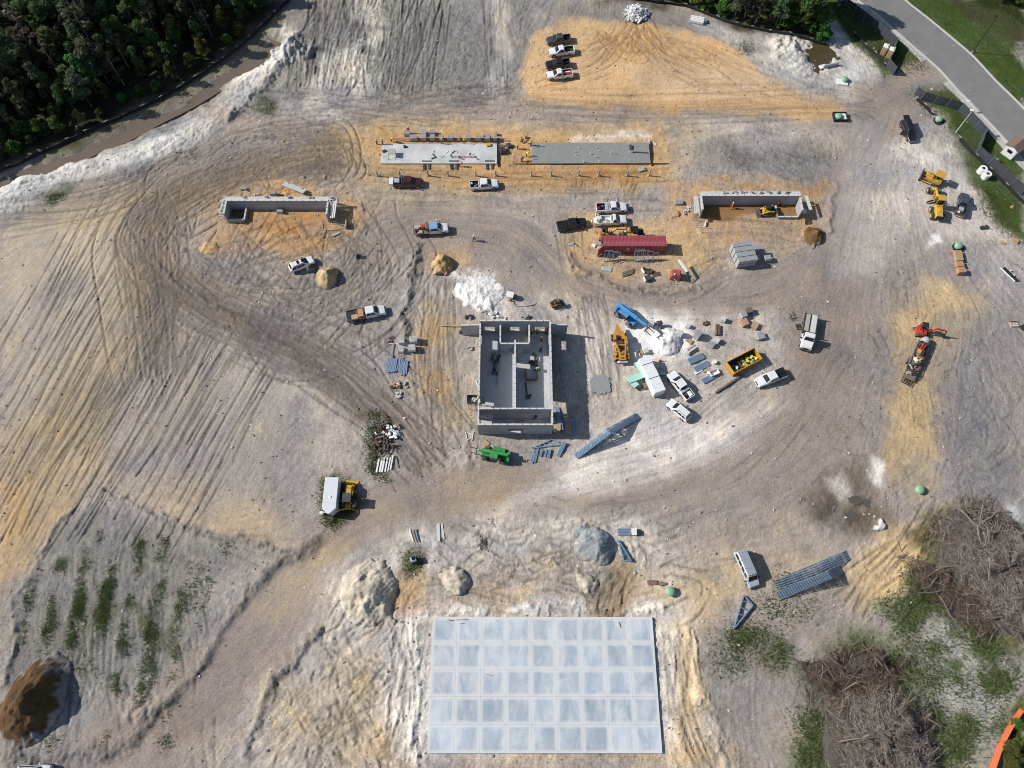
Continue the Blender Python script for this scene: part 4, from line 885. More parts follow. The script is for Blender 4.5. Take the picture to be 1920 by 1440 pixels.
# ---------------------------------------------------------------- brush piles
sticks = []; m_st2 = mat('pale_twig', (.37, .34, .305), .95, var=.2); m_st3 = mat('dark_twig', (.085, .06, .045), .95, var=.2)
for k in range(6):
    rg = random.Random(30 + k); L_ = 1.0; b = [rg.uniform(-.06, .06) for _ in range(4)]
    mb = MB().tube([(-.5, 0, 0), (-.2, b[0], b[1]), (.15, b[2], b[3]), (.5, b[0] * .5, 0)], [.022, .019, .015, .007], 6)
    if k % 2: mb.tube([(.0, b[2] * .5, 0), (.2, .12 + b[0], .08)], [.012, .004], 5)
    sticks.append((mb.mesh('branch', m_stick), mb.mesh('branch', m_stickb)))
def brush_pile(label, cx, cy, rx, ry, h, rot, nbig, ntw, seed, brown=0.25, edge_brown=True):
    rg = random.Random(seed); x, y = G(cx, cy); t = thing('brush_pile', label, 'pile', x, y, rot); ph = [rg.uniform(0, 6.28) for _ in range(8)]
    def top(a, d): return h * (1 - d ** 2.2) * (1 + .22 * math.sin(3 * a + ph[0] + 3 * d) + .16 * math.sin(5 * a + ph[1]) * d + .12 * math.sin(9 * a + ph[2] + 5 * d))
    rings = [[(rx * d * (1 + .1 * math.sin(4 * j / 40 * 6.283 + ph[3])) * math.cos(j / 40 * 6.283), ry * d * math.sin(j / 40 * 6.283), (top(j / 40 * 6.283, d) - .25 + rg.uniform(-.12, .12)) if d < 1 else -.4) for j in range(40)] for d in (.02, .15, .3, .45, .6, .75, .88, 1)]
    part('earth_core', MB().loft(rings, True), mat('brush_soil', (.075, .066, .058), .97, var=.25, scale=3, bump=.8), t)
    tw = [MB() for _ in range(4)]; ex = lambda px_, py_: float(n_sml[int(300 + py_ / DX), int(500 + px_ / DX)] * .5 + n_mid[int(300 + py_ / DX), int(500 + px_ / DX)] * .2)
    def place():
        a = rg.uniform(0, 6.283); d = math.sqrt(rg.random()) * 1.02 * (rg.uniform(1, 1.28) if rg.random() < .14 else 1); d *= 1 + .13 * math.sin(5 * a + ph[4]) + .1 * math.sin(11 * a + ph[5]); px_, py_ = rx * d * math.cos(a), ry * d * math.sin(a); z = top(a, min(d, 1)) + rg.uniform(-.1, .22) + max(-.02, ex(px_, py_) * min(1, h)) ; yaw = 2.2 * ex(px_ * .5 + 9, py_ * .5) * 3 + rg.gauss(a + 1.57 if d > .8 else 0, .75); return Vector((rx * d * math.cos(a), ry * d * math.sin(a), max(z, .03))), yaw, d
    for k in range(nbig):
        p, yaw, d = place(); o = part('branch', sticks[rg.randrange(6)][1 if rg.random() < brown * .7 else 0], None, t); L_ = rg.uniform(1.2, 4.2); w_ = rg.uniform(1.0, 2.8)
        o.location = p + Vector((0, 0, .18)); o.rotation_euler = (rg.uniform(0, 6), rg.gauss(0, .32), yaw); o.scale = (L_, w_, w_)
        if k < (22 if h > 2 else 5): o.scale = (rg.uniform(3.2, 6.0), rg.uniform(3.5, 6.5), rg.uniform(3.5, 6)); o.location.z += .12
    for k in range(ntw):
        p, yaw, d = place(); L_ = rg.uniform(.3, 1.5); dz = rg.gauss(0, .35); v = Vector((math.cos(yaw), math.sin(yaw), dz)) * L_ / 2; r_ = rg.uniform(.012, .032)
        tw[(2 + rg.randrange(2)) if rg.random() < (brown + (.4 if d > .72 and edge_brown else 0)) else rg.randrange(2)].cyl(p - v, p + v, r_, r_ * .5, 3, False, False)
    
    for q_, m_, n_ in zip(tw, (m_stick, m_st2, m_stickb, m_st3), ('grey_twigs', 'pale_twigs', 'brown_twigs', 'dark_twigs')): part(n_, q_, m_, t, kind='stuff')
    return t
brush_pile('big grey heap of cleared branches and roots nearest the bottom edge', 1648, 1400, 8.4, 9.5, 3.0, 10, 190, 6200, 61, .1)
brush_pile('grey heap of cleared branches at the right edge beside the tan apron', 1868, 1070, 9.0, 11.5, 3.2, 25, 200, 6800, 62, .1)
brush_pile('low brown scatter of roots and sticks on the grass', 1600, 1265, 8.0, 3.8, .9, 6, 120, 2600, 63, .85, False)
brush_pile('narrow band of brown roots below the right brush heap', 1790, 1120, 8.6, 3.2, .9, -38, 100, 2200, 64, .85, False)
# ---------------------------------------------------------------- buildings under construction
def wall_pieces(mb, a, b, z0, z1, t, ops=()):
    """a wall from a to b with real openings (s0, s1, za, zb measured along it)"""
    a, b = Vector((*a, 0)), Vector((*b, 0)); d = b - a; ln = d.length; ang = math.degrees(math.atan2(d.y, d.x)); d.normalize()
    us = sorted({0, ln, *[o[0] for o in ops], *[o[1] for o in ops]}); zs = sorted({z0, z1, *[o[2] for o in ops], *[o[3] for o in ops]})
    for u0, u1 in zip(us[:-1], us[1:]):
        run = None
        for k in range(len(zs) - 1):
            u, z = (u0 + u1) / 2, (zs[k] + zs[k + 1]) / 2; hole = any(o[0] < u < o[1] and o[2] < z < o[3] for o in ops)
            if not hole: run = [zs[k], zs[k + 1]] if run is None else [run[0], zs[k + 1]]
            if (hole or k == len(zs) - 2) and run is not None:
                c = a + d * (u0 + u1) / 2; mb.box((c.x, c.y, (run[0] + run[1]) / 2), (u1 - u0, t, run[1] - run[0]), rz=ang); run = None
    return mb
def wall_part(par, o, a, b, z0, z1, t, ops=(), cells=True, name='wall'):
    a = (a[0] - o[0], a[1] - o[1]); b = (b[0] - o[0], b[1] - o[1]); w_ = part(name, wall_pieces(MB(), a, b, z0, z1, t, ops), m_bond, par)
    d = Vector((b[0] - a[0], b[1] - a[1], 0)); ln = d.length; d.normalize(); ang = math.degrees(math.atan2(d.y, d.x)); n = max(1, int(ln / 1.22)); top = None
    for k in range(n):                       # pale bond-beam lengths along the wall head with dark grouted gaps between
        c = Vector((*a, 0)) + d * ((k + .5) * ln / n); u = (k + .5) * ln / n
        if any(q[0] < u < q[1] and q[3] >= z1 - .01 for q in ops): continue
        me = MB().box((0, 0, 0), (ln / n - .17, t + .03, .07)).mesh('coping_block', m_cap) if top is None else top; top = me
        cb = part('coping_block', me, None, w_); cb.location = (c.x, c.y, z1 + .03); cb.rotation_euler.z = R(ang)
    for q in ops:
        if q[2] > z0 + .05:
            c = Vector((*a, 0)) + d * ((q[0] + q[1]) / 2); part('sill', MB().box((c.x, c.y, q[2] + .02), (q[1] - q[0] - .01, t + .1, .05), rz=ang), m_cap, w_)
    return w_
hx0, hy0, hx1, hy1 = HOUSE; ox, oy = (hx0 + hx1) / 2, (hy0 + hy1) / 2; O = (ox, oy); T_ = .24
b = thing('block_building', 'roofless grey block building with a spine wall and small room inside', 'building', ox, oy, z=0)
part('floor', MB().box((0, 0, .03), (hx1 - hx0 - .1, hy1 - hy0 - .1, .14)), mat('building_floor', (.50, .51, .52), .85, var=.07, scale=.8, dirt=((.36, .37, .38), .4)), b)
hh = 4.6; i_ = T_ / 2
wall_part(b, O, (hx0, hy1 - i_), (hx1, hy1 - i_), 0, hh, T_, [(.85, 2.65, .9, 2.5), (5.5, 7.2, .9, 2.5), (10.05, 11.85, .9, 2.5)])
wall_part(b, O, (hx0, hy0 + i_), (hx1, hy0 + i_), 0, hh, T_, [(5.5, 7.35, .75, 2.3)])
wall_part(b, O, (hx0 + i_, hy0 + T_ + .003), (hx0 + i_, hy1 - T_ - .003), 0, 4.05, T_, [(.35, 2.45, .15, 1.75), (3.9, 6.0, .15, 1.95), (16.6, 18.4, 1.45, 2.35)])
wall_part(b, O, (hx1 - i_, hy0 + T_ + .003), (hx1 - i_, hy1 - T_ - .003), 0, hh, T_, [(16.6, 18.4, 1.5, 2.3), (4.0, 6.1, .12, 2.1), (.4, 2.4, .12, 2.0)])
wall_part(b, O, (hx0 + T_ + .003, 46.8), (hx1 - T_ - .003, 46.8), 0, hh, T_, [(1.2, 2.2, .12, 2.2), (9.4, 10.4, .12, 2.2)])
sx = .55; wall_part(b, O, (sx, 46.93), (sx, 60.5), 0, 3.6, T_, [(11.6, 12.5, 1.9, 3.4), (9.8, 10.7, .12, 2.1)])  # high opening in the spine wall added to let a sunlight patch through
wall_part(b, O, (-2.1, 59.75), (sx - .13, 59.75), 0, 3.6, T_, [(1.5, 2.3, .12, 2.1)]); wall_part(b, O, (sx + .13, 59.75), (3.1, 59.75), 0, 3.6, T_, [(.4, 1.3, .12, 2.1)])
wall_part(b, O, (-2.1, 59.88), (-2.1, hy1 - T_ - .004), 0, 3.6, T_); wall_part(b, O, (3.1, 59.88), (3.1, hy1 - T_ - .004), 0, 3.6, T_)
wall_part(b, O, (-9.25, 63.4), (hx0 - .003, 63.5), 0, 3.7, T_, name='wing_wall'); wall_part(b, O, (hx1 + .003, 63.5), (10.05, 63.5), 0, 3.7, T_, name='wing_wall')
part('lintel', MB().box((.05, hy0 - oy - .02, 2.42), (2.6, .34, .12)), m_grout, b)

def slab_thing(name, label, x0, y0, x1, y1, z, m): return solo(name, MB().box((0, 0, z / 2 - .15), (x1 - x0, y1 - y0, z + .3), ch=.02), m, label, 'slab', (x0 + x1) / 2, (y0 + y1) / 2, z=0)
# the big new slab: 9 by 5 bays, each bay its own panel
def slab_mat():
    m = bpy.data.materials.new('cured_slab'); m.use_nodes = True; t = m.node_tree; b_ = t.nodes['Principled BSDF']; b_.inputs['Roughness'].default_value = .55; b_.inputs['Specular IOR Level'].default_value = .35
    tc = t.nodes.new('ShaderNodeTexCoord'); oi = t.nodes.new('ShaderNodeObjectInfo'); N = t.nodes.new; Lk = t.links.new
    off = N('ShaderNodeVectorMath'); off.operation = 'SCALE'; Lk(oi.outputs['Location'], off.inputs[0]); off.inputs['Scale'].default_value = 1.0
    ad = N('ShaderNodeVectorMath'); ad.operation = 'ADD'; Lk(tc.outputs['Object'], ad.inputs[0]); Lk(off.outputs[0], ad.inputs[1])
    mp = N('ShaderNodeMapping'); mp.inputs['Scale'].default_value = (1, .5, 1); mp.inputs['Rotation'].default_value = (0, 0, .5); Lk(ad.outputs[0], mp.inputs[0])
    n1 = N('ShaderNodeTexNoise'); n1.inputs['Scale'].default_value = .42; n1.inputs['Detail'].default_value = 7; n1.inputs['Roughness'].default_value = .68; n1.inputs['Distortion'].default_value = .5; Lk(mp.outputs[0], n1.inputs['Vector'])
    r1 = N('ShaderNodeValToRGB'); e = r1.color_ramp.elements; e[0].position, e[0].color = .36, (.335, .405, .475, 1); e[1].position, e[1].color = .66, (.60, .635, .665, 1); Lk(n1.outputs[0], r1.inputs[0])  # bluish bays: sky reflection put into the base colour
    orr = N('ShaderNodeMapRange'); orr.inputs['To Min'].default_value = .90; orr.inputs['To Max'].default_value = 1.10; Lk(oi.outputs['Random'], orr.inputs['Value'])
    m1 = N('ShaderNodeMix'); m1.data_type = 'RGBA'; m1.blend_type = 'MULTIPLY'; m1.inputs[0].default_value = 1; Lk(r1.outputs[0], m1.inputs[6]); Lk(orr.outputs[0], m1.inputs[7])
    sx_ = N('ShaderNodeSeparateXYZ'); Lk(tc.outputs['Object'], sx_.inputs[0]); res = []
    for i in (0, 1):
        ab = N('ShaderNodeMath'); ab.operation = 'ABSOLUTE'; Lk(sx_.outputs[i], ab.inputs[0])
        nn = N('ShaderNodeMath'); nn.operation = 'MULTIPLY_ADD'; Lk(n1.outputs[0], nn.inputs[0]); nn.inputs[1].default_value = .3; Lk(ab.outputs[0], nn.inputs[2])
        mr = N('ShaderNodeMapRange'); mr.inputs['From Min'].default_value = 1.44; mr.inputs['From Max'].default_value = 1.86; Lk(nn.outputs[0], mr.inputs['Value']); res.append(mr)
    mx = N('ShaderNodeMath'); mx.operation = 'MAXIMUM'; Lk(res[0].outputs[0], mx.inputs[0]); Lk(res[1].outputs[0], mx.inputs[1])
    sc = N('ShaderNodeMath'); sc.operation = 'MULTIPLY'; sc.inputs[1].default_value = .75; Lk(mx.outputs[0], sc.inputs[0])
    m2 = N('ShaderNodeMix'); m2.data_type = 'RGBA'; Lk(sc.outputs[0], m2.inputs[0]); Lk(m1.outputs[2], m2.inputs[6]); m2.inputs[7].default_value = (.68, .69, .685, 1)
    Lk(m2.outputs[2], b_.inputs['Base Color']); return m
sx0, sy0, sx1, sy1 = SLAB; bs = thing('concrete_slab', 'large new grey blue concrete slab cast in square bays', 'slab', (sx0 + sx1) / 2, (sy0 + sy1) / 2, z=0)
part('base', MB().box((0, 0, .06), (sx1 - sx0, sy1 - sy0, .50)), m_conc, bs)
pw, ph_ = (sx1 - sx0) / 9, (sy1 - sy0) / 5; me = MB().box((0, 0, 0), (pw - .014, ph_ - .014, .06), ch=.008).mesh('panel', slab_mat())
for i in range(9):
    for j in range(5): o = part('panel', me, None, bs); o.location = ((i + .5) * pw - (sx1 - sx0) / 2, (j + .5) * ph_ - (sy1 - sy0) / 2, .335)
for i, (a, bb, wd) in enumerate((((841,1163),(851,1164),.12), ((855,1163),(878,1162),.07), ((863,1169),(872,1170),.06), ((1160,1167),(1163,1177),.10), ((912,1265),(924,1267),.07))):
    (x0, y0), (x1, y1) = G(*a), G(*bb); solo('plank', MB().bar((0, 0, .42), (x1 - x0, y1 - y0, .42), wd, .06), m_oldw, ('first short dark plank at the top left of the big slab', 'longest thin plank at the top left of the big slab', 'small plank below the others at the top left of the big slab', 'reddish dark plank at the top right of the big slab', 'lone thin plank in the middle of the big slab')[i], 'plank', x0, y0, z=0)

# two strip slabs
p0, p1 = G(714, 308), G(932, 272); s1 = (p0[0], p0[1], p1[0], p1[1])
m_s1 = mat('patchy_slab', (.58, .59, .60), .8, var=.10, scale=.7, dirt=((.30, .315, .325), .55))
slab_thing('concrete_slab', 'pale strip slab with grey patches behind the maroon pickup', *s1, .28, m_s1)
p0, p1 = G(998, 308), G(1216, 269); s2 = (p0[0], p0[1], p1[0], p1[1])
m_s2 = mat('wet_slab', (.265, .275, .26), .5, var=.07, scale=1.2, dirt=((.225, .235, .225), .5))
slab_thing('concrete_slab', 'dark grey freshly poured strip slab', *s2, .28, m_s2)
solo('formwork_board', MB().bar((0, -3.4, .2), (.3, 3.4, .2), .08, .34), m_dark, 'black edge form along the right end of the wet slab', 'formwork', s2[2] + .12, (s2[1] + s2[3]) / 2, z=0)
solo('formwork_board', MB().bar((0, -3.3, .2), (-.3, 3.3, .2), .10, .34), m_dark, 'black edge form along the right end of the pale slab', 'formwork', s1[2] + .25, (s1[1] + s1[3]) / 2, z=0)
solo('formwork_board', MB().bar((-17, 0, .22), (15, .1, .22), .07, .3), m_oldw, 'long timber form along the front of the wet slab', 'formwork', (s2[0] + s2[2]) / 2 + 1, s2[1] - .1, z=0)
def post(x, y, label, grp, h=1.65):
    t = thing('concrete_post', label, 'post', x, y, group=grp); part('shaft', MB().box((0, 0, h / 2), (.26, .26, h), ch=.03), m_conc, t); part('footing', MB().box((0, .1, .06), (.62, .5, .12)), m_conc, t); part('dowel', MB().cyl((0, 0, h), (0, 0, h + .25), .02, n=5), m_steel, t)
for px in (708.3, 750.5, 803, 840.5, 892.5, 929.8): post(*G(px, 330), 'square grey post standing in the row before the pale strip slab', 'posts before the pale slab')
for px in (996.7, 1033.4, 1085, 1122.5, 1175.6, 1217): post(*G(px, 330), 'square grey post standing in the row before the wet strip slab', 'posts before the wet slab')
def cmu(x, y, nx, ny, nz, rz, label, name='block_stack', group=None, m=m_block, cell=(.4, .2, .2), pal=True, z=None, cores=True):
    """a cube of hollow blocks on a pallet: courses and blocks as grooved geometry, the shade in the cores painted as dark plates on top"""
    t = thing(name, label, 'blocks', x, y, rz, group, z); w_, d_, h_ = nx * cell[0], ny * cell[1], cell[2]; z0 = .14 if pal else 0
    if pal:
        pm = MB()
        for k in range(4): pm.box((0, -d_ / 2 + (k + .5) * d_ / 4, .115), (w_, d_ / 5, .025))
        for k in (-1, 0, 1): pm.box((k * w_ * .42, 0, .05), (.09, d_, .1))
        part('pallet', pm, m_oldw, t)
    for c in range(nz):
        mb = MB(); top = c == nz - 1
        for i in range(nx):
            for j in range(ny):
                bx, by = -w_ / 2 + (i + .5) * cell[0], -d_ / 2 + (j + .5) * cell[1]
                if not top and 0 < i < nx - 1 and 0 < j < ny - 1: continue
                mb.box((bx + jit(.006), by + jit(.006), z0 + (c + .5) * h_), (cell[0] - .014, cell[1] - .014, h_ - .010))
                if top and cores:
                    for q in (-.25, .25): mb.box((bx + q * cell[0] * .9, by, z0 + (c + 1) * h_ - .003), (cell[0] * .30, cell[1] * .55, .003))
        part('course', mb, m, t)
    if cores:
        cm = MB()
        for i in range(nx):
            for j in range(ny):
                for q in (-.25, .25): cm.box((-w_ / 2 + (i + .5) * cell[0] + q * cell[0] * .9, -d_ / 2 + (j + .5) * cell[1], z0 + nz * h_ - .001), (cell[0] * .28, cell[1] * .5, .006))
        part('cores', cm, m_grout, t, kind='stuff')  # dark plates stand in for the shaded hollows of the blocks
    return t
for k, (a, b_) in enumerate(((768.5, 775.5), (776, 783), (790.5, 799.5), (806.5, 815.5), (823.3, 832), (840.5, 850), (857.5, 863.5), (874.5, 883), (892.5, 901.5), (910, 919), (925.5, 931.5))):
    (x0, y0), (x1, _) = G(a, 267), G(b_, 267); w_ = x1 - x0; cmu((x0 + x1) / 2, y0 + .7, max(1, round(w_ / .45)), 5, 5 if k else 4, 0, f'dark block stack behind the pale slab, number {["one","two","three","four","five","six","seven","eight","nine","ten","eleven"][k]} counting from the left', group='block stacks behind the pale slab', cell=(w_ / max(1, round(w_ / .45)), .22, .2))
x, y = G(848, 266); t = thing('scaffold_planks', 'row of scaffold planks bridging the block stacks behind the pale slab', 'planks', x, y)
for k in range(12): part('plank', MB().box((-11.5 + k * 2.0, .35 + jit(.1), .55 + jit(.03)), (1.9, .25, .05), rz=jit(2)), m_oldw, t)
for a, b_, nx, ny, nz, lab in ((764, 251.5, 3, 5, 4, 'grey block cube by the worker with the red vest behind the pale slab'), (796, 250.5, 3, 5, 4, 'tilted pale block cube behind the pale slab'), (811, 250, 3, 5, 4, 'grey grooved block cube behind the pale slab'), (910, 253, 2, 3, 2, 'small pale block pile behind the right end of the pale slab'), (930, 251, 1, 3, 3, 'narrow block stack behind the right end of the pale slab')):
    cmu(*G(a, b_ + 2), nx, ny, nz, -28 if a == 796 else jit(4), lab)
# strip-slab clutter
def lbox(name, label, cat, px, py, d, m, rz=0, zc=.28, ch=.02, group=None): return solo(name, MB().box((0, 0, d[2] / 2), d, ch=ch), m, label, cat, *G(px, py), rz=rz, z=zc, group=group)
def boxes(name, label, cat, px, py, lst, m, rz=0, z=None, pname='board', group=None):
    t = thing(name, label, cat, *G(px, py), rz, group, z)
    for i, q in enumerate(lst): part(pname, MB().box(q[0], q[1], rz=q[2] if len(q) > 2 else 0, ry=q[3] if len(q) > 3 else 0), q[4] if len(q) > 4 else m, t)
    return t
t = thing('work_table', 'tan topped work table on tubular legs on the pale slab', 'table', *G(735.5, 301), z=.28); part('top', MB().box((0, 1.3, 1.05), (1.5, 1.3, .06)), m_ply, t)
for i, j in ((-.68, .7), (.68, .7), (-.68, 1.9), (.68, 1.9)): part('leg', MB().bar((i * 1.1, j - .8, 0), (i, j, 1.05), .06), m_steel, t)
lbox('toolbox', 'yellow square toolbox at the right end of the pale slab', 'toolbox', 916, 274, (1.0, .8, .3), m_yellow, 12)
lbox('red_beam', 'long dark red beam lying on the pale slab', 'beam', 875, 296.5, (3.9, .16, .14), m_redm, -2)
lbox('bucket_tray', 'dark tray near the left corner of the pale slab', 'tray', 721, 285.5, (.8, .55, .25), m_steel, 25); lbox('bucket_tray', 'dark crate near the top edge of the pale slab', 'tray', 759.5, 277.5, (.55, .5, .35), m_dark, 10)
rg = random.Random(77)
for k in range(22): lbox('offcut', 'small offcut lying among the litter in the middle of the pale slab', 'offcut', rg.uniform(808, 900), rg.uniform(286, 300), (rg.uniform(.3, 1.2), rg.uniform(.1, .35), .08), rg.choice((m_steel, m_plast, m_ply, m_conc)), rg.uniform(0, 180), group='litter on the pale slab')
for k, (a, b_) in enumerate(((800, 311), (851, 311), (918, 311))):
    boxes('step_planks', ('pair of dark planks stepping off the front of the pale slab, leftmost of three', 'pair of dark planks stepping off the front of the pale slab, middle of three', 'pair of dark planks stepping off the front of the pale slab, rightmost of three')[k], 'planks', a, b_, [((-.55, 0, .2), (.45, 2.1, .06), 4), ((.55, .1, .2), (.45, 2.1, .06), -3), ((0, 1.0, .36), (2.0, .3, .06))], m_steel, z=hz(*G(a, b_)), pname='plank')
for k, (a, b_, h_) in enumerate(((1016, 276, .5), (1085, 280, .3), (1077, 287, .5), (1080, 292, .5), (1116, 297, .6), (1145, 290, 1.0), (1178, 273, .8), (1180, 288, .8), (1188, 286, .7), (1118, 280, .4), (1122, 285, .4), (1094, 306, .7), (1122, 307, .7), (1180, 303, .4), (1107, 291, .5), (1000, 300, .6))):
    solo('pipe_stub', MB().cyl((0, 0, 0), (0, 0, h_), .06, n=8), m_plast, 'white pipe stub rising from the wet strip slab', 'pipe', *G(a, b_), group='pipe stubs in the wet slab', z=.28)
lbox('tool_tray', 'dark blue tool tray on the wet slab', 'tray', 1182, 279, (.6, 1.2, .3), m_navy, 0); lbox('screed_board', 'long blue grey screed board at the right end of the wet slab', 'board', 1200, 288, (3.2, .25, .18), m_navy, -4)
boxes('site_debris', 'splintered planks and hose left of the wet slab corner', 'debris', 985, 266, [((0, 0, .1), (1.5, .2, .1), 40), ((.6, -.5, .1), (1.2, .15, .1), -30), ((-.8, .4, .1), (1.0, .3, .2), 70), ((.2, 1.0, .2), (.6, .5, .4), 10)], m_oldw)
boxes('washout_bin', 'dark triangular bin right of the pale slab', 'bin', 942, 285, [((0, 0, .5), (1.2, 1.2, .9), 20, 8)], m_steel)
boxes('stored_boards', 'pile of boards and blocks behind the right end of the pale slab', 'debris', 948, 275, [((-.9, .3, .2), (2.0, .3, .1), -8), ((-.4, 0, .3), (2.2, .25, .1), 12), ((.7, .1, .3), (.9, .8, .6), 30, 0, m_steel), ((0, -.5, .15), (.8, .5, .3), 0, 0, m_ply)], m_oldw)
boxes('wall_offcut', 'pale bent strip on the sand right of the wet slab', 'offcut', 1222, 266, [((0, 0, .05), (1.6, .25, .1), -38), ((.7, -.6, .05), (.35, .5, .1), -10)], m_plast)
boxes('mortar_tub', 'dark round mound of spilled mortar by the wet slab corner', 'mortar', 1204, 318, [((0, 0, .15), (1.3, .9, .3), 15, 0), ((.2, .1, .3), (.7, .5, .25), 50)], m_conc)

# pit walls: open-fronted rooms of block walls with scaffold along the outside
def pit(label, xa, xb, ya, yb, h, left_ops, right_h):
    (x0, y1), (x1, _) = G(xa, ya), G(xb, ya); y0 = G(xa, yb)[1]; o = ((x0 + x1) / 2, (y0 + y1) / 2); t = thing('block_enclosure', label, 'building', *o, z=0)
    wall_part(t, o, (x0, y1), (x1, y1), 0, h, .3); wall_part(t, o, (x0 + .15, y0), (x0 + .15, y1 - .153), 0, h, .3); wall_part(t, o, (x1 - .15, y0), (x1 - .15, y1 - .153), 0, right_h, .3)
    return t, o, x0, x1, y0, y1
t, o, x0, x1, y0, y1 = pit('long grey block wall enclosure on the left, open to the front', 432, 622, 392, 417, 2.75, 0, 2.6)
wall_part(t, o, (x0 + .31, y0 + .1), (x0 + 3.4, y0 + .1), 0, .8, .25, name='low_wall'); wall_part(t, o, (x0 + 3.5, y0 + .1), (x0 + 3.5, y0 + 3.4), 0, .8, .25, name='low_wall')
LP = (x0, x1, y0, y1)
t, o, x0, x1, y0, y1 = pit('long grey block wall enclosure on the right with a skid loader inside', 1307, 1493, 383, 409, 2.8, 0, 2.5)
wall_part(t, o, (x1 - 4.4, y0 - .1), (x1 - .31, y0 - .1), 0, .6, .25, name='low_wall'); wall_part(t, o, (x1 - 4.5, y0 + .1), (x1 - 4.5, y0 + 2.6), 0, .7, .25, name='low_wall')
RP = (x0, x1, y0, y1)
def scaffold(label, x, y, length, rz, h=1.6, nfr=6, board=m_cap, blocks=6, seed=0, w_=.75):
    rg = random.Random(seed); t = thing('scaffold', label, 'scaffold', x, y, rz); st = length / (nfr - 1)
    for k in range(nfr):
        mb = MB(); u = -length / 2 + k * st
        for v in (-w_ / 2, w_ / 2): mb.cyl((u, v, 0), (u, v, h + .1), .035, n=6)
        mb.cyl((u, -w_ / 2, h), (u, w_ / 2, h), .03, n=6).cyl((u, -w_ / 2, h * .45), (u, w_ / 2, h * .45), .03, n=6); part('frame', mb, m_galv, t)
        if k < nfr - 1:
            part('brace', MB().bar((u, -w_ / 2, .2), (u + st, -w_ / 2, h - .1), .03), m_galv, t)
            for v in (-.24, .02, .28): part('plank', MB().box((u + st / 2 + jit(.1), v * w_ / .75, h + .06 + jit(.015)), (st * 1.04, .24, .05), rz=jit(1.2)), board, t)
    return t
def blockset(label, x, y, z, n, sp, rz, seed, m=m_block, group=None):
    rg = random.Random(seed); t = thing('loose_blocks', label, 'blocks', x, y, rz, group, z)
    for k in range(n): part('block', MB().box((rg.gauss(0, sp), rg.gauss(0, .16), .11 + .2 * rg.choice((0, 0, 1))), (.42, .21, .2), rz=rg.uniform(-20, 100)), m, t)
    return t
scaffold('pale planked scaffold along the back of the left block enclosure', (LP[0] + LP[1]) / 2 + .2, LP[3] + .75, LP[1] - LP[0] + 1.0, 0, 2.4, 13, seed=1)
scaffold('grey scaffold along the left side of the left block enclosure', LP[0] - .7, (LP[2] + LP[3]) / 2, LP[3] - LP[2], 90, 1.9, 4, m_ply, seed=2)
scaffold('scaffold with white boards at the right end of the left block enclosure', LP[1] + 1.0, (LP[2] + LP[3]) / 2 + .3, LP[3] - LP[2] + 1.5, 90, 2.1, 4, m_plast, seed=3, w_=1.0)
scaffold('white planked scaffold along the back of the right block enclosure', (RP[0] + RP[1]) / 2, RP[3] + .75, RP[1] - RP[0], 0, 2.5, 13, seed=4)
scaffold('scaffold of pale boards along the left side of the right block enclosure', RP[0] - .9, (RP[2] + RP[3]) / 2 - .2, RP[3] - RP[2] + .8, 86, 2.3, 4, seed=5, w_=.9)
scaffold('narrow scaffold along the right side of the right block enclosure', RP[1] + 1.5, (RP[2] + RP[3]) / 2 + .5, RP[3] - RP[2], 97, 2.0, 4, seed=6, w_=.6)
for k in range(8):
    u = RP[0] + 5 + k * 1.75; blockset(f'grey blocks on the back scaffold of the right enclosure, {["first","second","third","fourth","fifth","sixth","seventh","eighth"][k]} group from the left', u, RP[3] + .8, 2.6, 4, .25, 0, 20 + k)
for k in range(5):
    u = LP[0] + 4 + k * 4.2; blockset(f'few blocks on the back scaffold of the left enclosure, {["first","second","third","fourth","fifth"][k]} group from the left', u, LP[3] + .8, 2.5, 3, .3, 0, 40 + k)
for k in range(4): blockset(f'broken blocks and tubs on the left side scaffold, {["lowest","second lowest","second highest","highest"][k]} of four', LP[0] - .75, LP[2] + .8 + k * 1.2, 1.95, 5, .3, 90, 50 + k, m_cap)
solo('cable_drum', MB().cyl((0, -.35, .5), (0, .35, .5), .5, n=14), m_plast, 'white drum beside the right block enclosure', 'drum', *G(1506, 399), rz=20)
solo('steel_tray', MB().box((0, 0, .15), (2.3, .9, .3)).box((0, 0, .33), (2.1, .12, .08)), m_conc, 'pale long concrete lintel lying behind the left block enclosure', 'lintel', 0, 0, z=-50) if False else None
(xa, ya), (xb, yb) = G(538, 350), G(570, 363); t = thing('precast_slab', 'pale flat concrete panel leaning behind the left block enclosure', 'slab', (xa + xb) / 2, (ya + yb) / 2, math.degrees(math.atan2(yb - ya, xb - xa)))
part('panel_body', MB().box((0, 0, .75), (5.0, 1.35, .14), rx=-18), m_cap, t); part('prop', MB().box((1.6, .5, .35), (.3, .3, .7)).box((-1.6, .5, .35), (.3, .3, .7)), m_steel, t)
for px, py, nx, ny, nz, lab in ((458, 355, 3, 3, 2, 'small grey block cube behind the left end of the left enclosure'), (514, 366, 3, 4, 5, 'grey block cube half hidden behind the left enclosure'), (526, 399, 3, 3, 3, 'grey block cube inside the left enclosure'), (1272, 381, 4, 5, 2, 'low pallet of pale blocks left of the right enclosure')):
    cmu(*G(px, py), nx, ny, nz, jit(6), lab)
blockset('pile of grey blocks left of the right enclosure', *G(1288, 395), hz(*G(1288, 395)), 14, .8, 60, 66, m_cap)
boxes('stacked_boards', 'grey board stack right of the left enclosure with black shadow', 'boards', 650, 424, [((0, 0, .55), (.2, 1.6, 1.1)), ((-.8, .8, .1), (1.8, .25, .1), 4)], m_ply)
